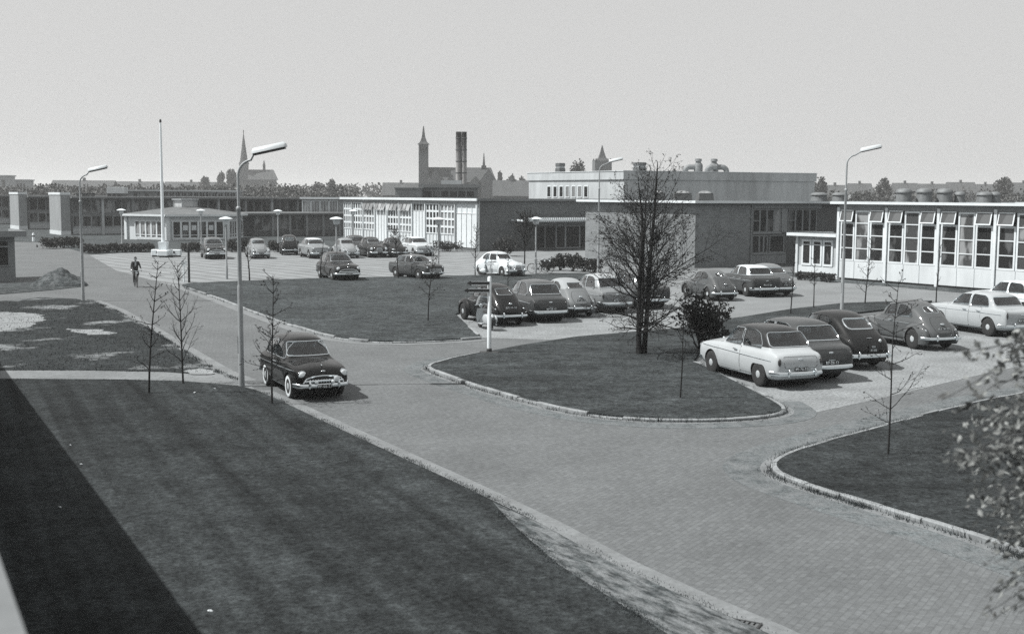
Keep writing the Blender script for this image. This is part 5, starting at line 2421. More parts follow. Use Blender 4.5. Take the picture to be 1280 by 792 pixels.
# ---- the tall bare tree on the island
rr = random.Random(11)
T0 = G(802, 445)
T0.z = 0.085
tall = empty('bare_tree', T0, 0, 'tall dark twin stemmed tree almost leafless on the island lawn', 'tree')
tg, cg = Geo(), Geo()
stems = [([(-.09, 0, -.05), (-.11, .0, .6), (-.13, 0, 1.6), (-.09, 0, 3.2), (-.02, .02, 4.6), (-.22, 0, 6.0)], [.125, .098, .084, .068, .042, .010]),
         ([(.09, .03, -.05), (.12, .03, .6), (.20, .04, 1.8), (.24, .02, 3.4), (.36, 0, 4.9), (.44, 0, 6.75)], [.12, .094, .080, .064, .042, .010]),
         ([(.0, .12, .9), (.05, .30, 2.0), (.05, .5, 3.4), (.10, .56, 4.6), (.12, .5, 5.6)], [.045, .042, .035, .025, .008])]
PB = dict(seg=.22, wob=.21, up=.045, rmin=.0036, leaf=2, ls=.055, gap={2: .205, 1: .125}, ang=(28, 58), ratio=.50)
for pts, rad in stems:
    pp = smooth_line(pts, 2)
    rd = [np.interp(i / (len(pp) - 1), [j / (len(rad) - 1) for j in range(len(rad))], rad) for i in range(len(pp))]
    tg.tube(pp, rd, 9)
    tot = pts[-1][2]
    z = .75
    az = rr.uniform(0, 6)
    while z < tot - .15:
        k = z / tot
        i = min(range(len(pp)), key=lambda q: abs(pp[q].z - z))
        az += 2.4 + rr.uniform(-.5, .5)
        el = R(rr.uniform(14, 40) + 26 * k) if z > 1.5 else R(rr.uniform(-2, 18))
        L = (3.85 * (1 - k) ** .66 * min(1, .62 + z * .16) + .3) * rr.uniform(.75, 1.12) * (.82 if z < 1.3 else 1)
        d = Vector((math.cos(az) * math.cos(el), math.sin(az) * math.cos(el), math.sin(el)))
        branchy(cg, pp[i], d, L, .028 * (1 - k) + .007, 2, PB, rr)
        z += rr.uniform(.12, .21) * (1.25 - .4 * k)
tg.build('trunk', BARK, tall, 60)
cg.build('crown', [BARK, LEAFD], tall)


def young_tree(px, py, top, name, label, spread=.5, z0=.35, nb=9, leaf=2, ls=.05, lean=0, el=(35, 60), lm=None, group='young street trees', stake=False, seed=0, rbase=.028, lev=1, zb=0.08, gap=.14, ratio=.5):
    rr = random.Random(seed + int(px))
    b = G(px, py)
    d = b.y
    H = (py - top) / F_PX * d
    e = empty(name, (b.x, b.y, zb), 0, label, 'young tree', group)
    tg, cg = Geo(), Geo()
    lx = lean / F_PX * d
    pts = smooth_line([(0, 0, -.1), (lx * .2 + rr.uniform(-.04, .04), rr.uniform(-.03, .03), H * .3), (lx * .55 + rr.uniform(-.05, .05), rr.uniform(-.05, .05), H * .65), (lx, 0, H)], 2)
    n = len(pts)
    tg.tube(pts, [rbase * (1 - .85 * i / (n - 1)) for i in range(n)], 6)
    P_ = dict(seg=.14, wob=.22, up=.08, rmin=.003, leaf=leaf, ls=ls * .58, gap={2: .2, 1: gap}, ang=(30, 60), ratio=ratio)
    az = rr.uniform(0, 6)
    nb = int(nb * 1.35)
    for i in range(nb):
        k = z0 + (0.97 - z0) * (i + rr.uniform(0, .7)) / nb
        q = pts[min(n - 1, int(k * (n - 1)))]
        az += 2.4
        a = R(rr.uniform(*el))
        dd = Vector((math.cos(az) * math.cos(a), math.sin(az) * math.cos(a), math.sin(a)))
        branchy(cg, q, dd, spread * (1.25 - .75 * (k - z0) / (1 - z0)) * rr.uniform(.6, 1.15), rbase * .4, lev, P_, rr)
    tg.build('trunk', BARK, e, 60)
    cg.build('crown', [BARK, lm or LEAFD], e)
    if stake:
        g = Geo()
        g.tube([(.10, 0, -.1), (.10, 0, H * .55)], .03, 7)
        g.build('stake', BARKG, e)
    return e


young_tree(186, 492, 325, 'young_tree', 'thin crooked sapling left of its vase shaped neighbour on the front lawn', .62, .30, 15, 3, .085, 16, (10, 50), rbase=.036, zb=.03, lev=1)
young_tree(229, 480, 330, 'young_tree', 'vase shaped bare sapling standing beside the path end', .95, .28, 18, 1, .05, -4, (38, 60), rbase=.034, zb=.03, lev=2)
young_tree(340, 505, 345, 'young_tree', 'leafy sapling at the road edge in front of the moving black car', .72, .36, 17, 4, .085, 4, (20, 55), rbase=.034, zb=.03)
young_tree(312, 352, 298, 'young_tree', 'thin dark sapling on the median beside the big left lamp post', .3, .3, 7, 2, .06, -3, (35, 65), rbase=.06)
young_tree(400, 349, 300, 'young_tree', 'slim sapling in front of the dark saloon in the striped lot', .35, .3, 8, 2, .06, 5, (40, 65), rbase=.05)
young_tree(498, 349, 288, 'young_tree', 'sapling with a pale leafy top beside the dark side on saloon', .8, .62, 16, 6, .14, -5, (20, 60), rbase=.05, lm=LEAFL)
young_tree(535, 403, 308, 'young_tree', 'leafy sapling in the middle of the median lawn', .7, .35, 16, 5, .10, 8, (25, 60), rbase=.035)
young_tree(594, 345, 285, 'young_tree', 'pale leaved sapling in front of the white wing corner', .8, .4, 13, 4, .12, 2, (30, 60), rbase=.05, lm=LEAFL)
young_tree(655, 344, 272, 'young_tree', 'bushy round headed young tree before the shaded brick wall', 1.5, .48, 26, 8, .15, 2, (10, 65), rbase=.075, lev=1, gap=.2)
young_tree(635, 366, 322, 'young_tree', 'little leafy sapling behind the dark parked saloon', .5, .35, 10, 4, .10, 0, (30, 60), rbase=.035)
young_tree(850, 501, 368, 'young_tree', 'tall thin whip on the island lawn left of the dark bush', .45, .45, 8, 2, .06, 4, (30, 60), rbase=.028)
young_tree(988, 394, 296, 'young_tree', 'thin sapling behind the two tone parked car', .4, .3, 10, 3, .06, 3, (40, 65), rbase=.036)
young_tree(1017, 386, 322, 'young_tree', 'short sapling with a few pale leaves before the white porch', .4, .4, 9, 4, .08, 0, (30, 60), rbase=.036, lm=LEAFL)
young_tree(1081, 381, 303, 'young_tree', 'sapling with leafy twigs just right of the right lamp post', .75, .3, 13, 5, .09, 6, (20, 60), rbase=.04, lm=LEAFM)
young_tree(1170, 380, 308, 'young_tree', 'nearly bare sapling in front of the third hall bay', .35, .4, 7, 2, .06, 3, (45, 65), rbase=.04)
young_tree(1110, 572, 350, 'young_tree', 'slender sapling on the right lawn with leafy side twigs', .95, .30, 13, 9, .055, 5, (0, 40), rbase=.026)


def bush(c, rx, rz, n, ls, name, label, lm, group=None, cat='shrub', seed=1, stems=8, zmin=.05, lw=.7):
    rr = random.Random(seed)
    e = empty(name, c, 0, label, cat, group)
    s, g = Geo(), Geo()
    for i in range(stems):
        a = rr.uniform(0, 6.28)
        L = rz * rr.uniform(1.0, 1.8)
        s.tube(limb((rr.uniform(-.1, .1) * rx, rr.uniform(-.1, .1) * rx, -.05), (math.cos(a) * .45, math.sin(a) * .45, 1), L, 4, .15, .05, rr), [.025, .02, .014, .01, .005], 5)
    lumps = [(Vector((rr.uniform(-.62, .62) * rx, rr.uniform(-.62, .62) * rx, rz * rr.uniform(.5, 1.7))), rr.uniform(.22, .5)) for _ in range(16)]
    for i in range(n):
        if rr.random() < .9:
            l, q = rr.choice(lumps)
            v = rdir(rr) * (rr.random() ** .4)
            p = Vector((l.x + v.x * q * rx, l.y + v.y * q * rx, l.z + v.z * q * rz * .9))
        else:
            v = rdir(rr) * (rr.random() ** .33)
            p = Vector((v.x * rx, v.y * rx, rz + v.z * rz))
        if p.z < zmin:
            continue
        leafquad(g, p, rdir(rr) + Vector((0, 0, .3)), ls * rr.uniform(.6, 1.3), 0, lw, rr)
    s.build('stems', BARK, e)
    g.build('foliage', lm, e)
    return e


b = G(880, 441)
b.z = .085
rs = random.Random(8)
shrub = empty('round_shrub', b, 0, 'dense dark shrub on the island in front of the cream car', 'shrub')
sg, fg = Geo(), Geo()
PS = dict(seg=.2, wob=.22, up=.05, rmin=.004, leaf=7, ls=.095, gap={2: .17, 1: .13}, ang=(25, 60), ratio=.5, lw=.7)
for i in range(26):
    a_, e_ = rs.uniform(0, 6.28), R(rs.uniform(40, 88))
    dd = Vector((math.cos(a_) * math.cos(e_), math.sin(a_) * math.cos(e_), math.sin(e_)))
    st = Vector((rs.uniform(-.18, .18), rs.uniform(-.18, .18), -.05))
    sg.tube(limb(st, dd, .5, 3, .1, .02, rs), [.03, .027, .024, .02], 5)
    branchy(fg, st + dd * .2, dd, rs.uniform(1.4, 2.1) * (.75 + .25 * math.sin(e_)), .024, 2, PS, rs)
sg.build('stems', BARK, shrub, 60)
fg.build('foliage', [BARK, LEAFD], shrub)
for i, (px, py, w_, h_, lab) in enumerate([(686, 338, 10, 14, 'leftmost loose shrub near the globe lamp by the entrance'), (700, 338, 12, 20, 'second loose shrub from the lamp before the entrance paving'), (716, 339, 12, 22, 'tallest loose shrub before the entrance paving'), (730, 340, 13, 17, 'loose shrub just left of the sunlit brick wall'), (744, 341, 11, 16, 'loose shrub at the foot of the second lamp post')]):
    p = G(px, py)
    k = p.y / F_PX
    p.z = .05
    bush(p, w_ * k, h_ * k / 2, 900, .17, 'garden_shrub', lab, LEAFD, 'shrubs before the entrance', seed=20 + i, stems=12)
p = G(632, 320)
bush(p, 1.3, .95, 900, .22, 'garden_shrub', 'dark rounded shrub against the shaded brick wall', LEAFD, 'shrubs before the entrance', seed=31)
p = G(559, 314)
bush(p, 1.9, .55, 900, .2, 'garden_shrub', 'low dark shrub at the foot of the white workshop wing', LEAFD, 'shrubs before the entrance', seed=32)
for i, px in enumerate([1001, 1014, 1027, 1037]):
    p = G(px, 350 + i)
    bush(p, .5, .30, 260, .14, 'garden_shrub', ['low plant below the left corner of the white porch', 'low plant below the first porch door', 'low plant below the last porch door', 'low plant where the porch meets the hall'][i], LEAFD, 'plants below the porch', seed=40 + i, stems=4)


def hedge(pa, pb, h, w, n, label, seed, lm=LEAFD):
    rr = random.Random(seed)
    a, b = G(*pa), G(*pb)
    e = empty('hedge', (a.x, a.y, .03), math.atan2(b.y - a.y, b.x - a.x), label, 'hedge', 'low hedges by the striped lot')
    L = (b - a).length
    g, s = Geo(), Geo()
    k = 0
    while k < L:
        s.tube(limb((k, 0, 0), (0, 0, 1), h * .8, 3, .2, 0, rr), [.03, .025, .02, .01], 5)
        k += .8
    hs = [rr.uniform(.65, 1.2) for _ in range(int(L / .7) + 3)]
    for i in range(n):
        x = rr.uniform(0, L)
        hh = h * hs[int(x / .7)]
        g_ = rr.random()
        p = Vector((x, rr.gauss(0, w * .4), hh * math.sqrt(g_)))
        leafquad(g, p, rdir(rr) + Vector((0, 0, .4)), rr.uniform(.14, .3), 0, .75, rr)
    s.build('stems', BARK, e)
    g.build('foliage', lm, e)


hedge((54, 311), (100, 309), .85, 1.0, 1500, 'low dark hedge beside the left road bend below the pale gable', 1)
hedge((104, 317), (146, 315.5), .75, .9, 1300, 'low hedge left of the flagpole at the lot edge', 2)
hedge((146, 315.5), (192, 315), .7, .9, 1300, 'low hedge just behind the cyclist and flagpole base', 3)
hedge((228, 315), (262, 315), .9, .9, 1200, 'low hedge right of the flagpole base below the pavilion', 4)
hedge((284, 315), (312, 315), .9, .9, 1000, 'low hedge between the two leftmost far parked cars', 5)
hedge((336, 315), (384, 315), .9, .9, 1400, 'low hedge behind the dark humped car', 6)

# ---- tree at the right edge, close to the camera: only its leafy twigs reach into view
rr = random.Random(5)
NT = empty('near_tree', (4.35, 7.6, .03), 0, 'blurred leafy twigs of a close tree reaching in from the right edge', 'tree')
tg, cg = Geo(), Geo()
tg.tube([(0, 0, -.1), (.02, 0, 1.5), (-.05, .05, 3.0), (-.1, 0, 4.6)], [.10, .085, .06, .02], 9)
tg.build('trunk', BARKG, NT, 60)


def near_twig(px, py, depth, L, d, n):
    p = D(px, py, depth) - Vector((4.35, 7.6, .03))
    d = Vector(d).normalized()
    # twig runs from the limb outside the frame towards the point, leaves along it
    st = p - d * L
    pts = [st.lerp(p, i / 6) + rdir(rr) * .02 + Vector((0, 0, .10 * math.sin(i / 6 * 3.1))) for i in range(7)]
    cg.tube(pts, [.007 - .0008 * i for i in range(7)], 4, 0, caps=False)
    for i in range(n):
        k = 6 * rr.random() ** .6
        i0 = min(5, int(k))
        q = pts[i0].lerp(pts[i0 + 1], k - i0) + rdir(rr) * .035
        leafquad(cg, q, rdir(rr) + Vector((-.35, 0, -.5)), rr.uniform(.035, .072), 1, .6, rr)
    return st


ends = []
for i in range(95):
    t = rr.random()
    py = 428 + 262 * rr.random() ** .9
    px = 1286 - 112 * rr.random() ** 1.5 * (1 if 470 < py < 640 else .75)
    ends.append(near_twig(px, py, rr.uniform(6.2, 8.4), rr.uniform(.4, .9), (-1, rr.uniform(-.5, .5), rr.uniform(-.55, .35)), 17))
for i in range(16):
    ends.append(near_twig(rr.uniform(1228, 1290), rr.uniform(700, 775), rr.uniform(6.2, 7.2), .7, (-1, 0, -.3), 9))
for e_ in ends:
    a = Vector((-.08, 0, min(4.4, max(1.8, e_.z - .25))))
    m_ = a.lerp(e_, .5) + rdir(rr) * .08
    cg.tube([a, m_, e_], [.014, .010, .007], 4, 0, caps=False)
for i in range(70):
    # the far side of the crown, outside the picture
    z_ = rr.uniform(2.0, 4.9)
    a_ = rr.uniform(-1.9, 1.9)
    st = Vector((0, 0, min(4.4, z_ - .2)))
    en = st + Vector((math.cos(a_), math.sin(a_), .35)) * rr.uniform(.5, 1.3)
    cg.tube([st, st.lerp(en, .5) + rdir(rr) * .06, en], [.014, .009, .004], 4, 0, caps=False)
    for k in range(22):
        leafquad(cg, st.lerp(en, rr.uniform(.3, 1)) + rdir(rr) * .09, rdir(rr) + Vector((0, 0, -.4)), rr.uniform(.04, .075), 1, .6, rr)
cg.build('crown', [BARKG, LEAFF], NT)

# ---- soil heap beside the gatehouse
p = G(74, 357)
g = Geo()
n, m_ = 40, 14
vs, fs = [], []
for i in range(m_ + 1):
    for k in range(n):
        a = 2 * math.pi * k / n
        r_ = i / m_
        x, y = 1.75 * r_ * math.cos(a), 1.3 * r_ * math.sin(a)
        z = 1.02 * max(0, (1 - r_ ** 1.3)) * (1 + .0 * x)
        nz = noise.fractal(Vector((x * 1.4, y * 1.4, 3.1)), 1.0, 2.0, 5)
        vs.append((x + .1 * noise.noise(Vector((x * 3, y * 3, 1))), y, z * (1 + .25 * nz) + .16 * nz * (1 - r_) + (.03 if r_ < .95 else -.05)))
for i in range(m_):
    for k in range(n):
        k2 = (k + 1) % n
        fs.append((i * n + k, i * n + k2, (i + 1) * n + k2, (i + 1) * n + k))
g.add(vs, fs)
o = g.build('soil_heap', grass_mat('dug_soil', 0.06, sand=0.14, sandfac=(.45, .7), sandscale=3), None, 60, p)
tag(o, 'rough heap of dug soil beside the gatehouse and road', 'soil heap')

# ------------------------------------------------------------------ far skyline
HOUSEW = mat('far_house_wall', 0.30, 0.9, var=0.15, scale=.3)
HOUSED = mat('far_house_brick', 0.12, 0.9, var=0.2, scale=.3)
TILE = mat('far_roof_tile', 0.075, 0.9, var=0.2, scale=.4)
SLATE = mat('slate_spire', 0.045, 0.85, var=0.2, scale=.5)


def clump(g, c, rx, rz, n, ls, rr):
    for i in range(n):
        v = rdir(rr) * (rr.random() ** .35)
        p = Vector((c[0] + v.x * rx, c[1] + v.y * rx, max(.2, c[2] + v.z * rz)))
        leafquad(g, p, rdir(rr), ls * rr.uniform(.6, 1.4), 0, 1.0, rr)


def tree_band(x0, x1, dmin, dmax, ytop, n, seed, name, amp=4, per=150):
    """a far wood that reads as one mass"""
    rr = random.Random(seed)
    g = Geo()
    for i in range(n):
        px = rr.uniform(x0, x1)
        d = rr.uniform(dmin, dmax)
        yt = ytop + amp * (noise.noise(Vector((px * .025, seed, 0))) + .5 * noise.noise(Vector((px * .09, seed, 4)))) + rr.uniform(-1.2, 2.2)
        top = D(px, yt, d)
        h = max(2.5, top.z)
        w = h * rr.uniform(.28, .5)
        clump(g, (top.x, top.y, h * .55), w, h * .45, per, max(.5, d * .0019), rr)
    return tag(g.build(name, LEAFT), kind='stuff')


tree_band(-160, 440, 290, 420, 231, 230, 1, 'far_woods', 3.0, 150)
tree_band(-120, 700, 560, 760, 229, 120, 2, 'far_woods', 3.0, 110)
tree_band(640, 1420, 520, 760, 233, 150, 3, 'far_woods', 4.0, 110)
tree_band(1000, 1420, 280, 380, 238, 75, 4, 'far_woods', 4.0, 150)


def far_tree(px, top, d, wpx, label, seed, pointed=False):
    rr = random.Random(seed)
    p = D(px, top, d)
    H = p.z
    w = wpx / F_PX * d / 2
    e = empty('far_tree', (p.x, p.y, 0), 0, label, 'tree', 'separate trees on the skyline')
    g, t = Geo(), Geo()
    t.tube([(0, 0, 0), (.2, 0, H * .4), (0, 0, H * .8)], [w * .14, w * .1, w * .04], 6)
    for i in range(22):
        a = rr.uniform(0, 6.28)
        k = rr.random()
        q = w * .62 * (1 - k * .9 if pointed else math.sqrt(max(0.05, 1 - (2 * k - 1) ** 2))) * rr.uniform(.3, 1)
        clump(g, (math.cos(a) * q, math.sin(a) * q, H * (.34 + .58 * k)), w * (.34 if not pointed else .26), H * .13, 80, max(.4, d * .0017), rr)
    t.build('trunk', BARK, e)
    g.build('crown', LEAFT, e)


far_tree(289, 211, 620, 17, 'dark rounded tree touching the left church spire', 1)
far_tree(277, 217, 640, 14, 'lower rounded tree left of the dark tree by the spire', 2)
far_tree(256, 222, 600, 18, 'broad pale tree left of the spire over the clerestory', 3)
far_tree(415, 226, 480, 16, 'dark round tree above the lit link windows', 4)
far_tree(396, 229, 480, 22, 'wide low tree left of the dark round skyline tree', 5)
far_tree(625, 216, 560, 9, 'pointed poplar right of the big church roof', 6, True)
far_tree(639, 219, 560, 18, 'round tree right of the pointed poplar', 7)
far_tree(652, 222, 560, 12, 'small tree just left of the pale upper hall', 8)
far_tree(724, 200, 330, 42, 'large round crown beside the dark tower on the skyline', 9)
far_tree(843, 214, 420, 16, 'thin crown peeping over the upper hall left of the ducts', 10)
far_tree(1026, 222, 420, 20, 'skyline tree just right of the upper concrete hall', 11)
far_tree(1105, 224, 430, 24, 'dark skyline tree right of the right lamp post', 12)
far_tree(1256, 222, 430, 30, 'broad skyline tree near the top right hall corner', 13)


def far_house(px0, px1, top, d, label, wall=HOUSEW, flat=False, nwin=6, eave=.55):
    a, b = D(px0, top, d), D(px1, top, d)
    L = b.x - a.x
    H = a.z
    e = empty('distant_house', (a.x, a.y, 0), 0, label, 'house', 'houses on the skyline')
    hw = H * (1 if flat else eave)
    g = Geo()
    g.box(0, L, 0, 9, 0, hw)
    wl = g.build('wall', wall, e)
    g = Geo()
    if flat:
        g.box(-.4, L + .4, -.4, 9.4, hw, hw + .5)
    else:
        vs = [(-.4, -.5, hw), (L + .4, -.5, hw), (L + .4, 9.5, hw), (-.4, 9.5, hw), (-.4, 4.5, H), (L + .4, 4.5, H)]
        g.add(vs, [(0, 1, 5, 4), (2, 3, 4, 5), (1, 2, 5), (3, 0, 4), (3, 2, 1, 0)])
    r_ = g.build('roof', TILE if not flat else HOUSEW, e)
    if not flat:
        g = Geo()
        for i in range(max(1, int(L / 14))):
            x = L * (i + .5) / max(1, int(L / 14))
            g.box(x - .5, x + .5, 4.0, 5.0, H - .6, H + 1.1)
        g.build('chimney', HOUSED, r_)
    for i in range(nwin):
        g = Geo()
        x = L * (i + .5) / nwin
        g.box(x - L / nwin * .28, x + L / nwin * .28, -.06, -.02, hw * .62, hw * .88)
        g.build('window', PANE, e)
    return e


far_house(-40, 8, 220, 520, 'pale flat block at the far left end of the skyline', HOUSEW, True)
far_house(8, 32, 225.5, 540, 'low pale terrace next to the flat block on the left skyline', HOUSEW, True)
far_house(62, 139, 225, 500, 'long low terrace with pale eaves above the left gables', HOUSED, False, 12, .7)
far_house(142, 200, 226.5, 560, 'long terrace behind the flagpole on the skyline', HOUSED, False, 10, .7)
far_house(204, 268, 227, 600, 'terrace with pale walls left of the church spire', HOUSEW, False, 10, .6)
far_house(478, 522, 228, 520, 'dark roofed houses left of the church tower', HOUSED, False, 6, .5)
far_house(617, 662, 225, 420, 'dark brick terrace between the big church and upper hall', HOUSED, False, 8, .5)
for i, (a, b_, t_) in enumerate([(1034, 1060, 231), (1064, 1092, 229), (1120, 1150, 228.5), (1152, 1186, 229.5), (1188, 1222, 227.5), (1224, 1248, 230), (1268, 1300, 228)]):
    far_house(a, b_, t_, 520 + 15 * i, ['pale house row behind the right lamp post', 'low pale house row right of the lamp head', 'first pale house above the tall hall vents', 'long pale house row above the hall vents', 'tallest roofed house row above the hall vents', 'small pale house above the low hall vents', 'pale house row at the right edge of the skyline'][i], HOUSEW, False, 5, .62)

# ---- churches
k = 700 / F_PX
p = D(305.5, 240, 700)
e = empty('spired_church', (p.x, p.y, 0), R(8), 'far church with a tall slender spire and long nave on the left skyline', 'church')
g = Geo()
ht = HC + (243 - 206) * k
g.box(-5.2 * k, 5.2 * k, -5.2 * k, 5.2 * k, 0, ht)
t_ = g.build('tower', HOUSED, e)
g = Geo()
hs = HC + (243 - 167) * k
g.lathe([(6.6 * k, ht), (4.6 * k, ht + 5 * k), (.15 * k, hs), (0, hs)], 8)
g.build('spire', SLATE, t_)
g = Geo()
g.tube([(0, 0, hs - .5), (0, 0, hs + 3 * k)], .25, 5)
g.build('cross', SLATE, t_)
hn, he = HC + (243 - 212.5) * k, HC + (243 - 225) * k
g = Geo()
g.box(6 * k, 39 * k, -9 * k, 9 * k, 0, he)
g.build('nave', HOUSED, e)
g = Geo()
vs = [(5 * k, -10 * k, he), (41 * k, -10 * k, he), (41 * k, 10 * k, he), (5 * k, 10 * k, he), (5 * k, 0, hn), (36 * k, 0, hn)]
g.add(vs, [(0, 1, 5, 4), (2, 3, 4, 5), (1, 2, 5), (3, 0, 4), (3, 2, 1, 0)])
r_ = g.build('roof', TILE, e)
g = Geo()
g.lathe([(1.6 * k, hn - 1), (1.6 * k, hn + 4 * k), (1.9 * k, hn + 4.2 * k), (.1, hn + 12 * k), (0, hn + 12 * k)], 6, mx=Matrix.Translation((24.5 * k, 0, 0)))
g.build('ridge_turret', SLATE, r_)

k = 450 / F_PX
p = D(529.5, 240, 450)
e = empty('brick_church', (p.x, p.y, 0), R(4), 'large dark church with a square tower, flared spire and gabled roof', 'church')
ht = HC + (244.3 - 181.5) * k
g = Geo()
g.box(-6 * k, 6 * k, -6 * k, 6 * k, 0, ht)
t_ = g.build('tower', HOUSED, e)
g = Geo()
hs = HC + (244.3 - 159) * k
g.lathe([(10.5 * k, ht), (6 * k, ht + 3 * k), (3 * k, ht + 9 * k), (.2, hs), (0, hs)], 4, mx=Matrix.Rotation(R(45), 4, 'Z'))
g.build('spire', SLATE, t_)
for sx in (-1, 0, 1):
    g = Geo()
    g.box(sx * 3.2 * k - .3, sx * 3.2 * k + .3, -6 * k - .08, -6 * k - .02, ht - 3.2, ht - 1.2)
    g.build('window', PANE, t_)
hn, he = HC + (244.5 - 209.5) * k, HC + (244.5 - 228) * k
g = Geo()
g.box(6 * k, 89 * k, -8 * k, 16 * k, 0, he)
g.build('nave', HOUSED, e)
g = Geo()
vs = [(6 * k, -10 * k, he), (91 * k, -10 * k, he), (91 * k, 18 * k, he), (6 * k, 18 * k, he), (6 * k, 4 * k, hn), (84 * k, 4 * k, hn)]
g.add(vs, [(0, 1, 5, 4), (2, 3, 4, 5), (1, 2, 5), (3, 0, 4), (3, 2, 1, 0)])
r_ = g.build('roof', TILE, e)
for (cx, w_, top) in ((15, 10, 211.5), (33, 7, 220), (64, 7, 220), (80, 12, 211)):
    g = Geo()
    hg = HC + (244.5 - top) * k
    vs = [(cx * k - w_ * k, -13 * k, 0), (cx * k + w_ * k, -13 * k, 0), (cx * k + w_ * k, -13 * k, he), (cx * k, -13 * k, hg), (cx * k - w_ * k, -13 * k, he)]
    vs += [(x, 4 * k, z) for x, y, z in vs]
    g.add(vs, [(0, 1, 2, 3, 4), (1, 6, 7, 2), (5, 0, 4, 9)], 0)
    g.add([vs[2], vs[7], vs[8], vs[3]], [(0, 1, 2, 3)], 1)
    g.add([vs[4], vs[3], vs[8], vs[9]], [(0, 1, 2, 3)], 1)
    g.build('gable', [HOUSED, TILE], e)
g = Geo()
g.box(72 * k, 78 * k, 2 * k, 6 * k, hn - 1, hn + 2.6 * k)
g.lathe([(.5, hn + 2.6 * k), (.12, hn + 18 * k), (0, hn + 18 * k)], 6, mx=Matrix.Translation((75 * k, 4 * k, 0)))
g.build('ridge_turret', SLATE, r_)

k = 480 / F_PX
p = D(752, 240, 480)
e = empty('church_tower', (p.x, p.y, 0), R(6), 'broad dark church tower with a pointed roof behind the second lamp post', 'church')
ht = HC + (246 - 202) * k
g = Geo()
g.box(-10.5 * k, 10.5 * k, -10 * k, 10 * k, 0, ht)
t_ = g.build('tower', HOUSED, e)
g = Geo()
hs = HC + (246 - 183) * k
g.lathe([(11.5 * k, ht), (6 * k, ht + 4 * k), (3.0 * k, ht + 11 * k), (.2, hs), (0, hs)], 4, mx=Matrix.Rotation(R(45), 4, 'Z'))
g.build('spire', SLATE, t_)
g = Geo()
for (sx, sy) in ((-1, -1), (1, -1), (-1, 1), (1, 1)):
    g.lathe([(1.6 * k, ht), (.1, ht + 3 * k), (0, ht + 3 * k)], 4, mx=Matrix.Translation((sx * 9 * k, sy * 9 * k, 0)))
g.build('pinnacle', SLATE, t_)

# ------------------------------------------------------------------ the hazy air
g = Geo()
g.box(-4050, 4050, -330, 5550, -1.03, 55)
hz = bpy.data.materials.new('haze')
hz.use_nodes = True
t = hz.node_tree
t.nodes.remove(t.nodes['Principled BSDF'])
pv = N(t, 'ShaderNodeVolumePrincipled')
pv.inputs['Color'].default_value = (0.94, 0.95, 0.95, 1)
pv.inputs['Density'].default_value = 0.00034
pv.inputs['Anisotropy'].default_value = 0.2
t.links.new(pv.outputs[0], t.nodes['Material Output'].inputs['Volume'])
tag(g.build('haze', hz), kind='stuff')
# ------------------------------------------------------------------ cars in their places
def head(vp):
    """heading of the direction running away from the camera towards vanishing column vp"""
    return math.atan2(F_PX, vp - 640)


HP = head(85)        # parked cars, noses away
HR = head(-95) + math.pi   # towards the camera down the road


def put(ct, px, py, z, lx, ly, h, name, body, roof, label, group, **kw):
    """stand the car so that its own point (lx, ly, z) is seen at px, py"""
    sc = kw.get('sc', 1.12)
    kw['sc'] = sc
    lx, ly, z = lx * sc, ly * sc, z * sc * 1.05
    p = G(px, py, z)
    c, s = math.cos(h), math.sin(h)
    loc = Vector((p.x - (c * lx - s * ly), p.y - (s * lx + c * ly), 0.004))
    return spawn(ct, name, loc, h, body, roof, label, group, **kw)


REK1 = rekord('PP-66-21', 'PP-66-21', white=True)
REK2 = rekord('PP-76-53', 'PP-76-53')
REK3 = rekord('RP-28-13', 'RP-28-13', over=())
BOXC = boxsaloon('NX-41-60', 'NX-41-60')
FASTA = fastback('GA', two='41-82')
BEEA = beetle(True, 'RX-20-77', 'RX-20-77')
BEEB = beetle(False, 'ND-53-18', 'ND-53-18')
HMP = hump()

GR1, GR2, GR3, GR4 = 'cars parked along the far edge of the striped lot', 'cars parked beside the median lawn', 'cars parked in the right gravel lot', 'cars standing in the striped lot'
GR5 = 'cars parked before the brick block'
# driving car
drv = put(REK1, 405.5, 481.5, 0.43, 2.15, 0, HR, 'moving_car', .006, None, 'black saloon with chrome mouth and white wall tyres driving down the road', None, sc=.97)
# right gravel lot
put(REK2, 1025.5, 463.5, .43, -1.93, -.78, head(60), 'parked_car', .40, .022, 'cream saloon with dark roof nearest the camera in the right lot', GR3, sc=1.08)
put(REK3, 1063.5, 455.5, .43, -1.93, -.78, HP, 'parked_car', .055, None, 'dark grey saloon between the cream saloon and the black rounded one', GR3)
put(FASTA, 1112, 442, .42, -2.0, -.74, head(110), 'parked_car', .010, .014, 'black rounded car with wide chrome framed rear window', GR3)
put(BEEA, 1200, 421.5, .40, -1.85, -.70, head(100), 'parked_car', .085, None, 'mid grey beetle shaped car with split oval rear window and pale bumper', GR3)
put(BOXC, 1253, 408, .42, -2.0, .80, head(60), 'parked_car', .36, None, 'pale saloon cut by the right edge behind the grey beetle shaped car', GR3)
put(BOXC, 1296, 388, .42, -2.0, .80, head(60), 'parked_car', .62, None, 'white saloon mostly out of frame behind the pale saloon', GR3)
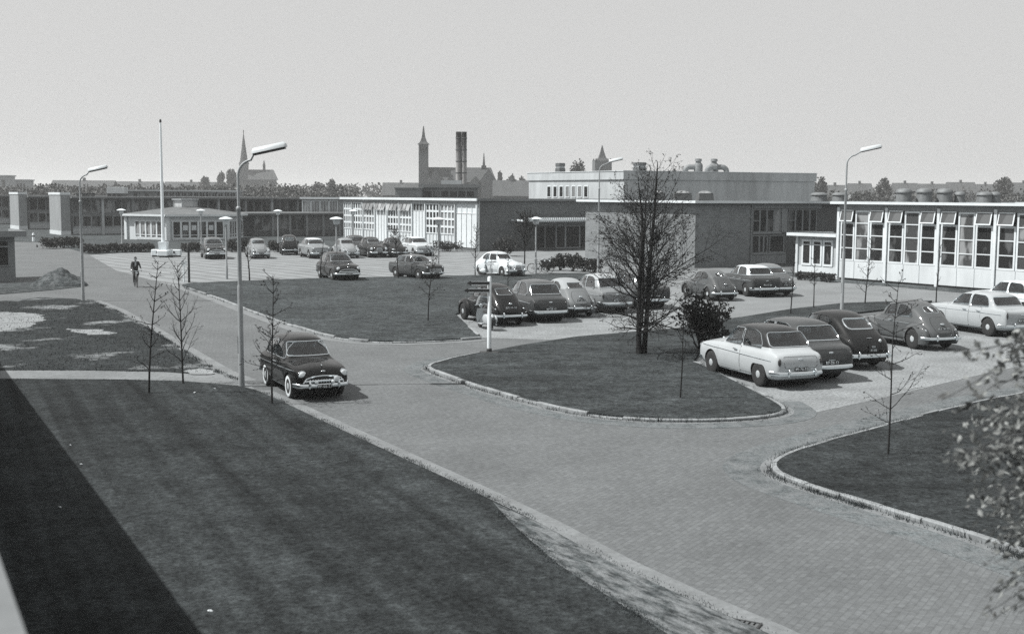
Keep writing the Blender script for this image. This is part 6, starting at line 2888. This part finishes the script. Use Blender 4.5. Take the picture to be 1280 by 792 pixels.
# before the median lawn
put(BEEB, 659, 393.5, .40, -1.85, -.70, head(-60), 'parked_car', .010, None, 'black beetle shaped car beside the scooter and white signpost', GR2)
put(REK3, 709, 388.5, .43, -1.93, -.78, HP, 'parked_car', .050, .075, 'dark grey saloon parked right of the black beetle shaped car', GR2)
put(BEEB, 745.5, 384, .40, -1.85, -.70, HP, 'parked_car', .17, .30, 'light grey beetle shaped car parked right of the dark grey saloon', GR2)
put(REK3, 790, 378, .43, -1.93, -.78, HP, 'parked_car', .18, .34, 'light grey saloon partly behind the tall bare tree', GR2)
put(BOXC, 836, 373.5, .43, -1.93, -.78, HP, 'parked_car', .05, .09, 'dark saloon hidden behind the bare tree trunk', GR2)
# before the brick block
put(BEEA, 922.5, 366, .40, -1.85, -.70, head(130), 'parked_car', .07, .10, 'dark grey beetle shaped car under the sunlit brick wall', GR5, sc=1.06)
put(BOXC, 975, 360.5, .42, -2.0, -.78, head(230), 'parked_car', .045, .60, 'dark saloon with a white roof before the shaded brick wall', GR5)
put(FASTA, 994.5, 359.5, .42, -2.0, -.74, HP, 'parked_car', .10, .16, 'grey fastback peeping out behind the white roofed saloon', GR5)
# far row, noses to the camera
put(REK3, 271, 317, .43, 2.1, 0, head(60) + math.pi, 'parked_car', .03, .10, 'dark saloon alone right of the flagpole, nose to camera', GR1)
put(BEEB, 327, 317, .40, 1.95, 0, head(60) + math.pi, 'parked_car', .20, None, 'pale beetle shaped car in the far row left of the humped car', GR1)
put(HMP, 362.5, 312.5, .42, -1.8, 0, head(260), 'parked_car', .02, None, 'tall dark humped car seen from behind in the far row', GR1)
put(BOXC, 402, 316.5, .42, 2.15, 0, head(-50) + math.pi, 'parked_car', .22, .62, 'two tone saloon with white roof in the far row', GR1)
put(BEEA, 440, 316.5, .40, 1.95, 0, head(0) + math.pi, 'parked_car', .24, None, 'pale beetle shaped car in the far row beside a globe lamp', GR1)
put(REK3, 455, 313, .43, 2.1, 0, head(-20) + math.pi, 'parked_car', .03, None, 'dark saloon squeezed between two beetle shaped cars in the far row', GR1)
put(FASTA, 474.5, 315.5, .42, 2.1, 0, head(-20) + math.pi, 'parked_car', .02, None, 'black rounded car in the far row before the glazed wing', GR1)
put(BEEB, 501, 315.5, .40, 1.95, 0, head(-20) + math.pi, 'parked_car', .015, .03, 'black beetle shaped car in the far row behind a pale topped sapling', GR1)
put(BOXC, 532, 314, .42, 2.15, 0, head(0) + math.pi, 'parked_car', .50, .62, 'white saloon at the right end of the far row', GR1)
# in the striped lot
put(REK3, 436, 342.5, .43, 2.1, 0, head(-60) + math.pi, 'parked_car', .018, None, 'dark saloon standing in the lot behind the median lawn, nose right', GR4)
put(BOXC, 545, 341.5, .42, 2.15, 0, head(-640) + math.pi, 'parked_car', .06, .10, 'dark grey saloon side on in the lot behind the median', GR4, sc=1.03)
put(FASTA, 645, 338.5, .42, 2.1, -.2, head(-420) + math.pi, 'parked_car', .58, None, 'white rounded car in the striped lot with a scooter beside it', GR4, sc=1.06)

# ------------------------------------------------------------------ lamps, mast, posts
POSTM = mat('lamp_post_paint', 0.30, 0.55, var=0.12, scale=5, metal=.1)
POLEW = mat('white_pole_paint', 0.72, 0.5, var=0.06, scale=4)
DARKM = mat('dark_iron', 0.03, 0.6, var=0.3, scale=8)
OPAL = mat('opal_glass', 0.55, 0.25, var=0.04, scale=5)


def tall_lamp(px, py, topy, label, reach=1.3, z0=0.0, ang=0):
    b = G(px, py)
    e = empty('street_lamp', (b.x, b.y, z0), R(ang), label, 'street lamp', 'tall bent street lamps')
    d = b.y
    hz = 245 + .0065 * (px - 640)
    H = HC - z0 + (hz - topy) / F_PX * d
    g = Geo()
    g.lathe([(.095, -.1), (.09, .35), (.082, .42), (.078, 2.9), (.068, 2.98)], 14)
    g.lathe([(.062, 2.94), (.058, H * .735), (.072, H * .738), (.072, H * .748), (.045, H * .752)], 14)
    r_ = .45
    hb = H - .40
    pts = [(0, 0, H * .74), (0, 0, hb - r_)]
    for i in range(1, 9):
        a = R(180 - i * 80 / 8)
        pts.append((r_ + r_ * math.cos(a), 0, hb - r_ + r_ * math.sin(a)))
    lx, lz = pts[-1][0], pts[-1][2]
    tx, tz = reach * .40 + .18, lz + .18
    pts.append((tx, 0, tz))
    g.tube(pts, [.042] * 2 + [.036] * (len(pts) - 3) + [.03], 10)
    g.build('pole', POSTM, e, 45)
    g = Geo()
    g.box(-.085, -.06, -.05, .05, 1.0, 1.5)
    g.build('hatch', POSTM, e)
    a = math.atan2(.22, 1)
    mm = Matrix.Translation((tx - .05, 0, tz)) @ Matrix.Rotation(-a, 4, 'Y')
    L = 1.02
    hgeo = Geo()
    n = 9
    vs, fs = [], []
    for i, x in enumerate((0, .06, L - .06, L)):
        k = .6 if i in (0, 3) else 1
        for j in range(n):
            an_ = math.pi * j / (n - 1)
            vs.append((x, .15 * k * math.cos(an_), -.01 + .16 * k * math.sin(an_)))
    for i in range(3):
        for j in range(n - 1):
            fs.append((i * n + j, (i + 1) * n + j, (i + 1) * n + j + 1, i * n + j + 1))
        fs.append((i * n + n - 1, (i + 1) * n + n - 1, (i + 1) * n, i * n))
    fs += [tuple(range(n)), tuple(range(3 * n + n - 1, 3 * n - 1, -1))]
    hgeo.add(vs, fs, 0, mm)
    hd = hgeo.build('lamp_head', OPAL, e, 50)
    g = Geo()
    g.bbox(.05, L - .05, -.12, .12, -.06, -.012, .015, 0, mm)
    g.build('lamp_tray', DARKM, hd)
    return e


tall_lamp(302, 483, 183, 'tallest bent street lamp standing on the front lawn corner by the path', 0.72, 0.0)
tall_lamp(104, 376, 209, 'bent street lamp at the left beyond the path, near the soil heap', 0.85, .02)
tall_lamp(1052, 394, 184, 'bent street lamp before the right white hall', 1.25, .08)
tall_lamp(747.5, 344, 199, 'bent street lamp rising behind the bare tree by the brick wall', 1.35, 0)


def globe_lamp(px, py, label):
    b = G(px, py)
    e = empty('post_top_lamp', (b.x, b.y, 0), 0, label, 'lamp', 'mushroom lamps round the striped lot')
    g = Geo()
    g.lathe([(.09, -.1), (.085, .9), (.06, .95), (.055, 3.55), (.12, 3.6)], 12)
    g.build('pole', POSTM, e, 45)
    g = Geo()
    g.lathe([(.13, 3.60), (.20, 3.64), (.23, 3.95)], 14)
    g.build('lamp_glass', OPAL, e, 45)
    g = Geo()
    g.lathe([(.24, 3.94), (.44, 3.955), (.45, 3.99), (.34, 4.05), (.10, 4.12), (0, 4.13)], 18)
    g.build('lamp_cap', POLEW, e, 45)


for px, py, lab in [(153, 314, 'leftmost mushroom lamp at the pavilion corner'), (252, 314, 'mushroom lamp before the middle of the pavilion windows'), (283.5, 349, 'mushroom lamp on the median edge left of the big lamp post'), (348, 314.5, 'mushroom lamp behind the pale beetle shaped car in the far row'),
                    (421, 347, 'mushroom lamp in front of the dark saloon in the lot'), (442, 313, 'mushroom lamp against the left end of the white workshop wing'), (548, 347, 'mushroom lamp beside the dark side on saloon'), (669.5, 343, 'mushroom lamp in front of the brick wall canopy')]:
    globe_lamp(px, py, lab)

# white flagpole on a cross shaped stand
b = G(208, 321)
k = b.y / F_PX
e = empty('flagpole', (b.x, b.y, 0), 0, 'tall white mast on a cross shaped white stand in the striped lot', 'flagpole')
g = Geo()
g.lathe([(2.2 * k, 1.0), (1.9 * k, 5.0), (1.3 * k, 11.4), (.9 * k, 12.0), (0, 12.02)], 14, mx=Matrix.Translation((-3.6 * k, 0, 0)))
mast = g.build('mast', POLEW, e, 45)
g = Geo()
g.lathe([(.07, 11.8), (.10, 11.88), (.10, 12.02), (.05, 12.12), (0, 12.12)], 12, mx=Matrix.Translation((-3.6 * k, 0, .02)))
g.build('finial', DARKM, mast, 45)
g = Geo()
g.add([(-7.5 * k, -.30, .3), (.8 * k, -.30, .3), (.8 * k, .30, .3), (-7.5 * k, .30, .3), (-9 * k, -.36, 1.35), (2 * k, -.36, 1.35), (2 * k, .36, 1.35), (-9 * k, .36, 1.35)], [(3, 2, 1, 0), (0, 1, 5, 4), (1, 2, 6, 5), (2, 3, 7, 6), (3, 0, 4, 7), (4, 5, 6, 7)])
g.build('pedestal', POLEW, e)
g = Geo()
x0, x1 = -18 * k, 18.5 * k
g.bbox(x0, x1, -.28, .28, .16, .66, .04)
g.bbox(-.45, .45, -1.3, 1.3, .17, .62, .04)
st = g.build('stand', POLEW, e)
g = Geo()
for x in (x0 + .35, -.05, x1 - .35):
    g.box(x - .28, x + .28, -.2, .2, -.02, .16)
g.box(-.3, .3, -1.2, -.9, -.02, .17)
g.box(-.3, .3, .9, 1.2, -.02, .17)
g.build('foot', DARKM, st)
for x in (x0 + .55, x1 - .55):
    g = Geo()
    g.lathe([(.10, 0), (.10, .02), (0, .02)], 12, mx=Matrix.Translation((x, -.285, .42)) @ Matrix.Rotation(R(90), 4, 'X'))
    g.build('socket', DARKM, st)

# white signpost with two dark arms
b = G(611.5, 443)
e = empty('signpost', (b.x, b.y, .08), 0, 'white signpost with two dark finger boards on the island tip', 'signpost')
H = HC - .08 - (345 - 244.8) / F_PX * b.y
g = Geo()
g.lathe([(.075, .13), (.07, H - .03), (.04, H), (0, H)], 14)
g.build('post', POLEW, e, 45)
g = Geo()
g.lathe([(.10, -.12), (.095, .12), (.076, .15)], 14)
g.bbox(-.34, .34, -.16, .16, -.06, .03, .02)
g.build('base', DARKM, e)
for z, L, y in ((H - .24, .80, -.09), (H - .50, .90, -.09)):
    g = Geo()
    g.add([(0, y, z - .075), (0, y + .03, z - .075), (-L + .12, y, z - .075), (-L + .12, y + .03, z - .075), (0, y, z + .075), (0, y + .03, z + .075), (-L + .12, y, z + .075), (-L + .12, y + .03, z + .075), (-L, y, z), (-L, y + .03, z)],
          [(0, 4, 6, 8, 2), (1, 3, 9, 7, 5), (0, 1, 5, 4), (4, 5, 7, 6), (6, 7, 9, 8), (8, 9, 3, 2), (2, 3, 1, 0)])
    bd = g.build('finger_board', DARKM, e)
    g = Geo()
    g.box(-L + .16, .0, y - .006, y - .001, z + .055, z + .07)
    g.box(-L + .16, .0, y - .006, y - .001, z - .07, z - .055)
    g.build('edge_line', POLEW, bd)
    g = Geo()
    g.tube([(-.02, y + .02, z), (.05, 0, z)], .03, 8)
    g.build('clamp', POLEW, bd)

# dark post with a small white plate by the lot corner
b = G(236.5, 353)
e = empty('marker_post', (b.x, b.y, .06), 0, 'dark post with a small white plate at the median tip', 'post')
g = Geo()
g.lathe([(.075, -.1), (.07, 1.9), (.10, 1.92), (.12, 2.1), (.10, 2.35), (.06, 2.42), (0, 2.42)], 14)
g.build('post', DARKM, e, 45)
g = Geo()
g.bbox(-.42, -.10, -.16, -.13, 1.0, 1.34, .03)
pl = g.build('plate', POLEW, e)
g = Geo()
g.tube([(-.3, -.12, -.05), (-.3, -.12, 1.0)], .05, 8)
g.build('stake', POLEW, pl)

# short marker in the striped lot before the dark saloon
b = G(346, 352)
# iron drain at the road edge
b = G(925, 781)
e = empty('drain_grate', (b.x, b.y, .012), R(-28), 'iron drain grate at the road edge in the bottom middle', 'drain')
e.scale = (.62, .62, .6)
g = Geo()
for q in ((-.42, .42, -.24, -.19), (-.42, .42, .19, .24), (-.42, -.37, -.19, .19), (.37, .42, -.19, .19)):
    g.box(*q, -.01, .03)
g.build('frame', DARKM, e)
g = Geo()
for i in range(7):
    x = -.34 + i * .113
    g.box(x - .032, x + .032, -.19, .19, -.005, .022)
g.box(-.37, .37, -.03, .03, -.004, .024)
g.build('bars', mat('worn_iron', .10, .6, var=.3, scale=10), e)
g = Geo()
g.box(-.38, .38, -.2, .2, -.009, -.006)
g.build('pit', DARKIN, e)

# white marker by the verge and small white plate near the gatehouse
b = G(42, 302)
e = empty('marker_post', (b.x, b.y, .02), 0, 'tiny white marker post on the verge beside the far left road', 'post')
g = Geo()
g.lathe([(.16, -.1), (.14, .85), (.08, .98), (0, 1.0)], 10)
g.build('post', POLEW, e, 45)
g = Geo()
g.lathe([(.155, .55), (.155, .7)], 10)
g.build('band', DARKM, e)


# ------------------------------------------------------------------ bicycles and scooters
def wheel_geo(g, c, r, tube=.018, n=20, spokes=10):
    pts = [(c[0] + r * math.cos(2 * math.pi * i / n), c[1], c[2] + r * math.sin(2 * math.pi * i / n)) for i in range(n + 1)]
    g.tube(pts, tube, 6, caps=False)
    for i in range(spokes):
        a = math.pi * 2 * i / spokes
        g.tube([c, (c[0] + r * math.cos(a), c[1], c[2] + r * math.sin(a))], .003, 3, caps=False)


def bicycle(loc, rz, label, group=None):
    e = empty('bicycle', loc, rz, label, 'bicycle', group)
    for x in (.53, -.53):
        g = Geo()
        wheel_geo(g, (x, 0, .345), .33)
        g.build('wheel', RUBBER, e, 60)
        f = Geo()
        f.tube([(x + .37 * math.cos(R(a)), 0, .345 + .37 * math.sin(R(a))) for a in range(20, 171, 15)] if x > 0 else [(x + .37 * math.cos(R(a)), 0, .345 + .37 * math.sin(R(a))) for a in range(10, 200, 15)], .022, 5, flat=.5)
        f.build('mudguard', DARKM, e, 60)
    g = Geo()
    g.tube([(.53, 0, .345), (.40, 0, .78), (.36, 0, .92)], .018, 8)
    g.tube([(.40, 0, .76), (-.05, 0, .30)], .016, 8)
    g.tube([(.38, 0, .84), (-.17, 0, .80)], .016, 8)
    g.tube([(-.05, 0, .30), (-.20, 0, .90)], .016, 8)
    g.tube([(-.53, 0, .345), (-.05, 0, .30)], .012, 8)
    g.tube([(-.53, 0, .345), (-.17, 0, .80)], .012, 8)
    g.build('frame', DARKM, e, 60)
    g = Geo()
    g.ell((-.20, 0, .93), (.14, .10, .04), 12, 6)
    g.build('saddle', RUBBER, e, 60)
    g = Geo()
    g.tube([(.24, -.29, 1.00), (.36, -.25, 1.03), (.40, -.08, 1.0), (.36, 0, .97), (.40, .08, 1.0), (.36, .25, 1.03), (.24, .29, 1.00)], .013, 6)
    g.tube([(.36, 0, .92), (.36, 0, .98)], .015, 6)
    hb = g.build('handlebar', CHROME, e, 60)
    g = Geo()
    g.lathe([(.0, -.06), (.05, -.02), (.06, .04), (0, .05)], 12, mx=Matrix.Translation((.48, 0, .88)) @ Matrix.Rotation(R(90), 4, 'Y'))
    g.build('headlight', LENS, e, 60)
    g = Geo()
    g.lathe([(.09, -.006), (.09, .006)], 16, mx=Matrix.Translation((-.05, -.04, .30)) @ Matrix.Rotation(R(90), 4, 'X'))
    g.tube([(-.05, -.06, .30), (.05, -.07, .16)], .010, 5)
    g.tube([(-.05, .06, .30), (-.15, .07, .44)], .010, 5)
    g.box(.0, .10, -.16, -.06, .145, .17)
    g.box(-.20, -.10, .06, .16, .43, .455)
    g.build('crank', METAL, e)
    return e


for i, (px, py, lab) in enumerate([(673, 341, 'bicycle leaning by the mushroom lamp, left one of the pair'), (680, 341.5, 'bicycle nearest the loose shrubs, right one of the pair')]):
    bicycle(G(px, py), R(20 + 12 * i), lab, 'bicycles by the entrance')


def scooter(loc, rz, body, label):
    e = empty('motor_scooter', loc, rz, label, 'scooter', 'parked motor scooters')
    PB_ = paint(body)
    for x in (.62, -.62):
        g = Geo()
        g.lathe([(.10, -.05), (.19, -.055), (.225, -.03), (.225, .03), (.19, .055), (.10, .05)], 18, mx=Matrix.Translation((x, 0, .225)) @ Matrix.Rotation(R(90), 4, 'X'))
        w_ = g.build('wheel', RUBBER, e, 45)
        g = Geo()
        g.lathe([(.11, -.04), (.09, -.05), (0, -.05)], 14, mx=Matrix.Translation((x, 0, .225)) @ Matrix.Rotation(R(90), 4, 'X'))
        g.lathe([(.11, .04), (.09, .05), (0, .05)], 14, mx=Matrix.Translation((x, 0, .225)) @ Matrix.Rotation(R(90), 4, 'X'))
        g.build('rim', METAL, w_, 45)
    # rear bodywork: two bulging side panels over the wheel
    for sy in (1, -1):
        g = Geo()
        fender(g, -.55, .15 * sy, .47, .42, .09, .22)
        g.build('side_panel', PB_, e, 50)
    g = Geo()
    g.ell((-.50, 0, .58), (.46, .15, .16), 14, 8)
    g.box(-.1, .42, -.19, .19, .20, .25)
    g.build('body', PB_, e, 50)
    g = Geo()
    n = 9
    vs, fs = [], []
    for i in range(n):
        t = i / (n - 1)
        z = .22 + .62 * t
        x = .40 + .10 * t + (.10 * (1 - t) ** 2)
        wdt = .20 + .06 * math.sin(math.pi * t)
        for j in range(7):
            u_ = -1 + j / 3
            vs.append((x - .06 * u_ * u_, wdt * u_, z))
    for i in range(n - 1):
        for j in range(6):
            fs.append((i * 7 + j, i * 7 + j + 1, (i + 1) * 7 + j + 1, (i + 1) * 7 + j))
    m0 = len(vs)
    vs2 = vs + [(x - .02, y, z) for x, y, z in vs]
    fs2 = fs + [tuple(q + m0 for q in f[::-1]) for f in fs]
    g.add(vs2, fs2)
    g.build('leg_shield', PB_, e, 50)
    g = Geo()
    fender(g, .62, 0, .33, .27, .11, .16)
    g.build('front_mudguard', PB_, e, 50)
    g = Geo()
    g.tube([(.60, 0, .30), (.50, 0, .80), (.46, 0, .98)], .03, 8)
    g.tube([(.36, -.34, .98), (.45, -.2, 1.0), (.46, 0, .98), (.45, .2, 1.0), (.36, .34, .98)], .018, 8)
    g.build('handlebar', CHROME, e, 50)
    g = Geo()
    g.ell((.52, 0, .95), (.07, .08, .08), 12, 8)
    g.build('headlight', LENS, e, 60)
    g = Geo()
    g.bbox(-.75, -.02, -.14, .14, .70, .80, .04)
    g.build('seat', RUBBER, e, 50)
    g = Geo()
    g.ell((-.99, 0, .55), (.03, .05, .05), 10, 6)
    g.build('tail_light', TAILM, e, 60)
    g = Geo()
    g.bbox(-1.02, -1.0, -.09, .09, .34, .48, .008)
    g.build('licence_plate', PLATEM, e)
    g = Geo()
    g.tube([(-1.0, -.12, .28), (-.75, -.18, .22), (-.4, -.16, .2)], .035, 8)
    g.build('exhaust', METAL, e, 50)
    g = Geo()
    vs, fs = [], []
    for i in range(6):
        t = i / 5
        for j in range(7):
            u_ = -1 + j / 3
            vs.append((.50 - .12 * t - .05 * u_ * u_, (.26 - .10 * t * t) * u_, .98 + .42 * t))
    for i in range(5):
        for j in range(6):
            fs.append((i * 7 + j, i * 7 + j + 1, (i + 1) * 7 + j + 1, (i + 1) * 7 + j))
    g.add(vs, fs)
    g.build('windscreen', CARGLASS, e, 60)
    return e


p = G(606.5, 411)
scooter((p.x, p.y, .004), R(112), .42, 'white sided motor scooter beside the white signpost, seen from behind')
p = G(615, 344.5)
scooter((p.x, p.y, .004), R(165), .62, 'white motor scooter standing by the white rounded car')


# ------------------------------------------------------------------ people
def skin_figure(joints, edges, name, levels=2):
    names = list(joints)
    me = bpy.data.meshes.new(name)
    me.from_pydata([joints[k][0] for k in names], [(names.index(a), names.index(b_)) for a, b_ in edges], [])
    ob = link(name, me)
    md = ob.modifiers.new('skin', 'SKIN')
    md.use_smooth_shade = True
    sv = me.skin_vertices[0].data
    for i, k in enumerate(names):
        r_ = joints[k][1]
        sv[i].radius = r_ if hasattr(r_, '__len__') else (r_, r_)
        sv[i].use_root = (k == names[0])
    s2 = ob.modifiers.new('sub', 'SUBSURF')
    s2.levels = s2.render_levels = levels
    out = ev_mesh(ob)
    bpy.data.objects.remove(ob)
    return out


SKINM = mat('skin', 0.32, 0.6, var=0.08, scale=12)
JACKET = mat('dark_jacket', 0.035, 0.9, var=0.3, scale=10)
TROUS = mat('dark_trousers', 0.028, 0.9, var=0.3, scale=10)
SHIRT = mat('pale_shirt', 0.42, 0.9, var=0.1, scale=10)
SHOEM = mat('dark_shoe', 0.02, 0.5, var=0.2, scale=10)
HAIRM = mat('dark_hair', 0.022, 0.7, var=0.3, scale=30)


def hand(J, E, s, wrist, fw_, up_, side, sc=1.0):
    """palm, five bent fingers; curls round what it holds"""
    w = Vector(wrist)
    f, u, sd = Vector(fw_).normalized(), Vector(up_).normalized(), Vector(side).normalized()
    palm = w + f * .045 * sc
    J['palm' + s] = (palm, (.028, .018))
    E.append(('wrist' + s, 'palm' + s))
    for i, (o, L) in enumerate(((-.032, .062), (-.011, .072), (.011, .068), (.032, .054))):
        a = palm + sd * o * sc + f * .035 * sc
        b = a + f * L * .45 * sc - u * .02
        c = b + f * L * .05 - u * L * .55 * sc
        for nm, q, r_ in (('a', a, .0105), ('b', b, .0095), ('c', c, .008)):
            J['f%d%s%s' % (i, nm, s)] = (q, r_)
        E += [('palm' + s, 'f%da%s' % (i, s)), ('f%da%s' % (i, s), 'f%db%s' % (i, s)), ('f%db%s' % (i, s), 'f%dc%s' % (i, s))]
    t0 = palm - f * .015 - sd * .035
    t1 = t0 + f * .03 - u * .03
    J['ta' + s] = (t0, .012)
    J['tb' + s] = (t1, .009)
    E += [('palm' + s, 'ta' + s), ('ta' + s, 'tb' + s)]


def person(name, root, rz, J, E, rule, label, mats, headc, hair=True, cat='person'):
    e = empty(name, root, rz, label, cat)
    me = skin_figure(J, E, 'body')
    for m in mats:
        me.materials.append(m)
    me.materials
    for p_ in me.polygons:
        p_.material_index = rule(p_.center)
        p_.use_smooth = True
    bd = link('body', me, e)
    hc = Vector(headc)
    f = Geo()
    for sy in (1, -1):
        f.ell((hc.x + .088, hc.y + .032 * sy, hc.z + .012), (.012, .014, .010), 8, 6, 0)
        f.ell((hc.x + .0, hc.y + .082 * sy, hc.z - .005), (.022, .012, .034), 8, 6, 1)
    f.ell((hc.x + .10, hc.y, hc.z - .015), (.022, .014, .030), 8, 6, 1)
    f.ell((hc.x + .088, hc.y, hc.z - .058), (.010, .026, .007), 8, 4, 0)
    f.build('face', [HAIRM, SKINM], e, 60)
    if hair:
        g = Geo()
        g.ell((hc.x - .014, hc.y, hc.z + .032), (.104, .086, .100), 16, 10)
        o = [i for i, v in enumerate(g.v)]
        g.v = [(x if not (x > hc.x + .05 and z < hc.z + .05) else hc.x + .05, y, max(z, hc.z - .045 if x < hc.x else hc.z + .045)) for x, y, z in g.v]
        g.build('hair', HAIRM, e, 60)
    return e


def face_head(J, E, hc, neck='neck'):
    hc = Vector(hc)
    J['headb'] = (hc + Vector((.005, 0, -.06)), (.066, .060))
    J['headm'] = (hc + Vector((.004, 0, .0)), (.092, .076))
    J['headt'] = (hc + Vector((-.008, 0, .075)), (.070, .062))
    E += [(neck, 'headb'), ('headb', 'headm'), ('headm', 'headt')]


# cyclist riding towards the camera
b = G(171.5, 359.5)
HC_ = math.atan2(-b.y, -b.x) + R(7)
cb = Vector((b.x - .55 * math.cos(HC_), b.y - .55 * math.sin(HC_), .005))
bk = bicycle(cb, HC_, 'black bicycle ridden by the dark clad cyclist on the road')
J, E = {}, []
J['pelvis'] = (Vector((-.20, 0, 1.02)), (.15, .13))
J['belly'] = (Vector((-.13, 0, 1.18)), (.15, .12))
J['chest'] = (Vector((-.05, 0, 1.40)), (.17, .13))
J['neck'] = (Vector((.0, 0, 1.56)), .062)
E += [('pelvis', 'belly'), ('belly', 'chest'), ('chest', 'neck')]
face_head(J, E, (.04, 0, 1.70))
for s_, sy, foot in (('L', 1, (-.15, .11, .47)), ('R', -1, (.05, -.11, .19))):
    J['sh' + s_] = (Vector((-.02, .19 * sy, 1.47)), .072)
    J['el' + s_] = (Vector((.09, .26 * sy, 1.22)), .052)
    J['wrist' + s_] = (Vector((.25, .29 * sy, 1.055)), .034)
    E += [('chest', 'sh' + s_), ('sh' + s_, 'el' + s_), ('el' + s_, 'wrist' + s_)]
    hand(J, E, s_, (.25, .29 * sy, 1.055), (.5, 0, -.25), (.3, 0, 1), (0, -sy, 0))
    J['hip' + s_] = (Vector((-.18, .10 * sy, .98)), .10)
    fx, fy, fz = foot
    kz = (.98 + fz) / 2 + .10
    J['knee' + s_] = (Vector((.22 if s_ == 'L' else .17, .12 * sy, kz)), .070)
    J['ank' + s_] = (Vector((fx - .06, fy * 1, fz + .09)), .048)
    J['toe' + s_] = (Vector((fx + .12, fy, fz + .03)), (.045, .035))
    E += [('pelvis', 'hip' + s_), ('hip' + s_, 'knee' + s_), ('knee' + s_, 'ank' + s_), ('ank' + s_, 'toe' + s_)]


def rule(c):
    if c.z > 1.545 or (c.x > .235 and c.z > .98):
        return 0
    if c.z > 1.06:
        return 4 if abs(c.y) < .045 and c.x > -.02 and c.z > 1.25 else 1
    if (c.z < .56 and c.y > 0 and c.x < .06 and c.z < .545) or (c.z < .29 and c.y < 0):
        return 3
    return 2


person('person', cb, HC_, J, E, rule, 'person in dark jacket and trousers riding a bicycle towards the camera', [SKINM, JACKET, TROUS, SHOEM, SHIRT], (.04, 0, 1.70), cat='person')

# driver of the moving car
J, E = {}, []
J['pelvis'] = (Vector((-.14, .33, .74)), (.15, .12))
J['chest'] = (Vector((-.12, .33, 1.02)), (.16, .12))
J['neck'] = (Vector((-.09, .33, 1.17)), .058)
E += [('pelvis', 'chest'), ('chest', 'neck')]
face_head(J, E, (-.05, .33, 1.30))
for s_, sy in (('L', 1), ('R', -1)):
    J['sh' + s_] = (Vector((-.10, .33 + .18 * sy, 1.09)), .066)
    J['el' + s_] = (Vector((.04, .33 + .22 * sy, .93)), .048)
    J['wrist' + s_] = (Vector((.21, .33 + .14 * sy, 1.03)), .032)
    E += [('chest', 'sh' + s_), ('sh' + s_, 'el' + s_), ('el' + s_, 'wrist' + s_)]
    hand(J, E, s_, (.21, .33 + .14 * sy, 1.03), (.6, 0, .1), (-.3, 0, 1), (0, -sy, 0), .9)
dv = person('person', drv.location, HR, J, E, lambda c: 0 if (c.z > 1.165 or c.x > .2) else 1, 'person in dark coat at the wheel of the moving black car', [SKINM, JACKET], (-.05, .33, 1.30))

# scraps of litter on the lawns
for i, (px, py) in enumerate([(268, 487), (75, 636), (262, 766), (102, 582), (88, 558), (243, 492)]):
    p = G(px, py)
    g = Geo()
    rr = random.Random(i)
    n = 7
    pts = [(.07 * rr.uniform(.5, 1.3) * math.cos(2 * math.pi * k / n), .05 * rr.uniform(.5, 1.3) * math.sin(2 * math.pi * k / n), .045 + rr.uniform(-.01, .015)) for k in range(n)]
    g.add(pts + [(0, 0, .062)] + [(x * .98, y * .98, z - .006) for x, y, z in pts], [(k, (k + 1) % n, n) for k in range(n)] + [(n + 1 + k, n + 1 + (k + 1) % n, (k + 1) % n, k) for k in range(n)])
    o = g.build('paper_scrap', WHITE, None, None, (p.x, p.y, 0))
    o.scale = (.55, .55, .9)
    tag(o, ['paper scrap on the lawn just left of the big lamp post foot', 'paper scrap in the shaded strip of the front lawn', 'paper scrap at the bottom of the sunlit front lawn', 'paper scrap on the lawn edge of the long shadow', 'tiny paper scrap inside the long shadow', 'paper scrap on the lawn between the left sapling and lamp post'][i], 'litter', 'paper scraps on the front lawn')
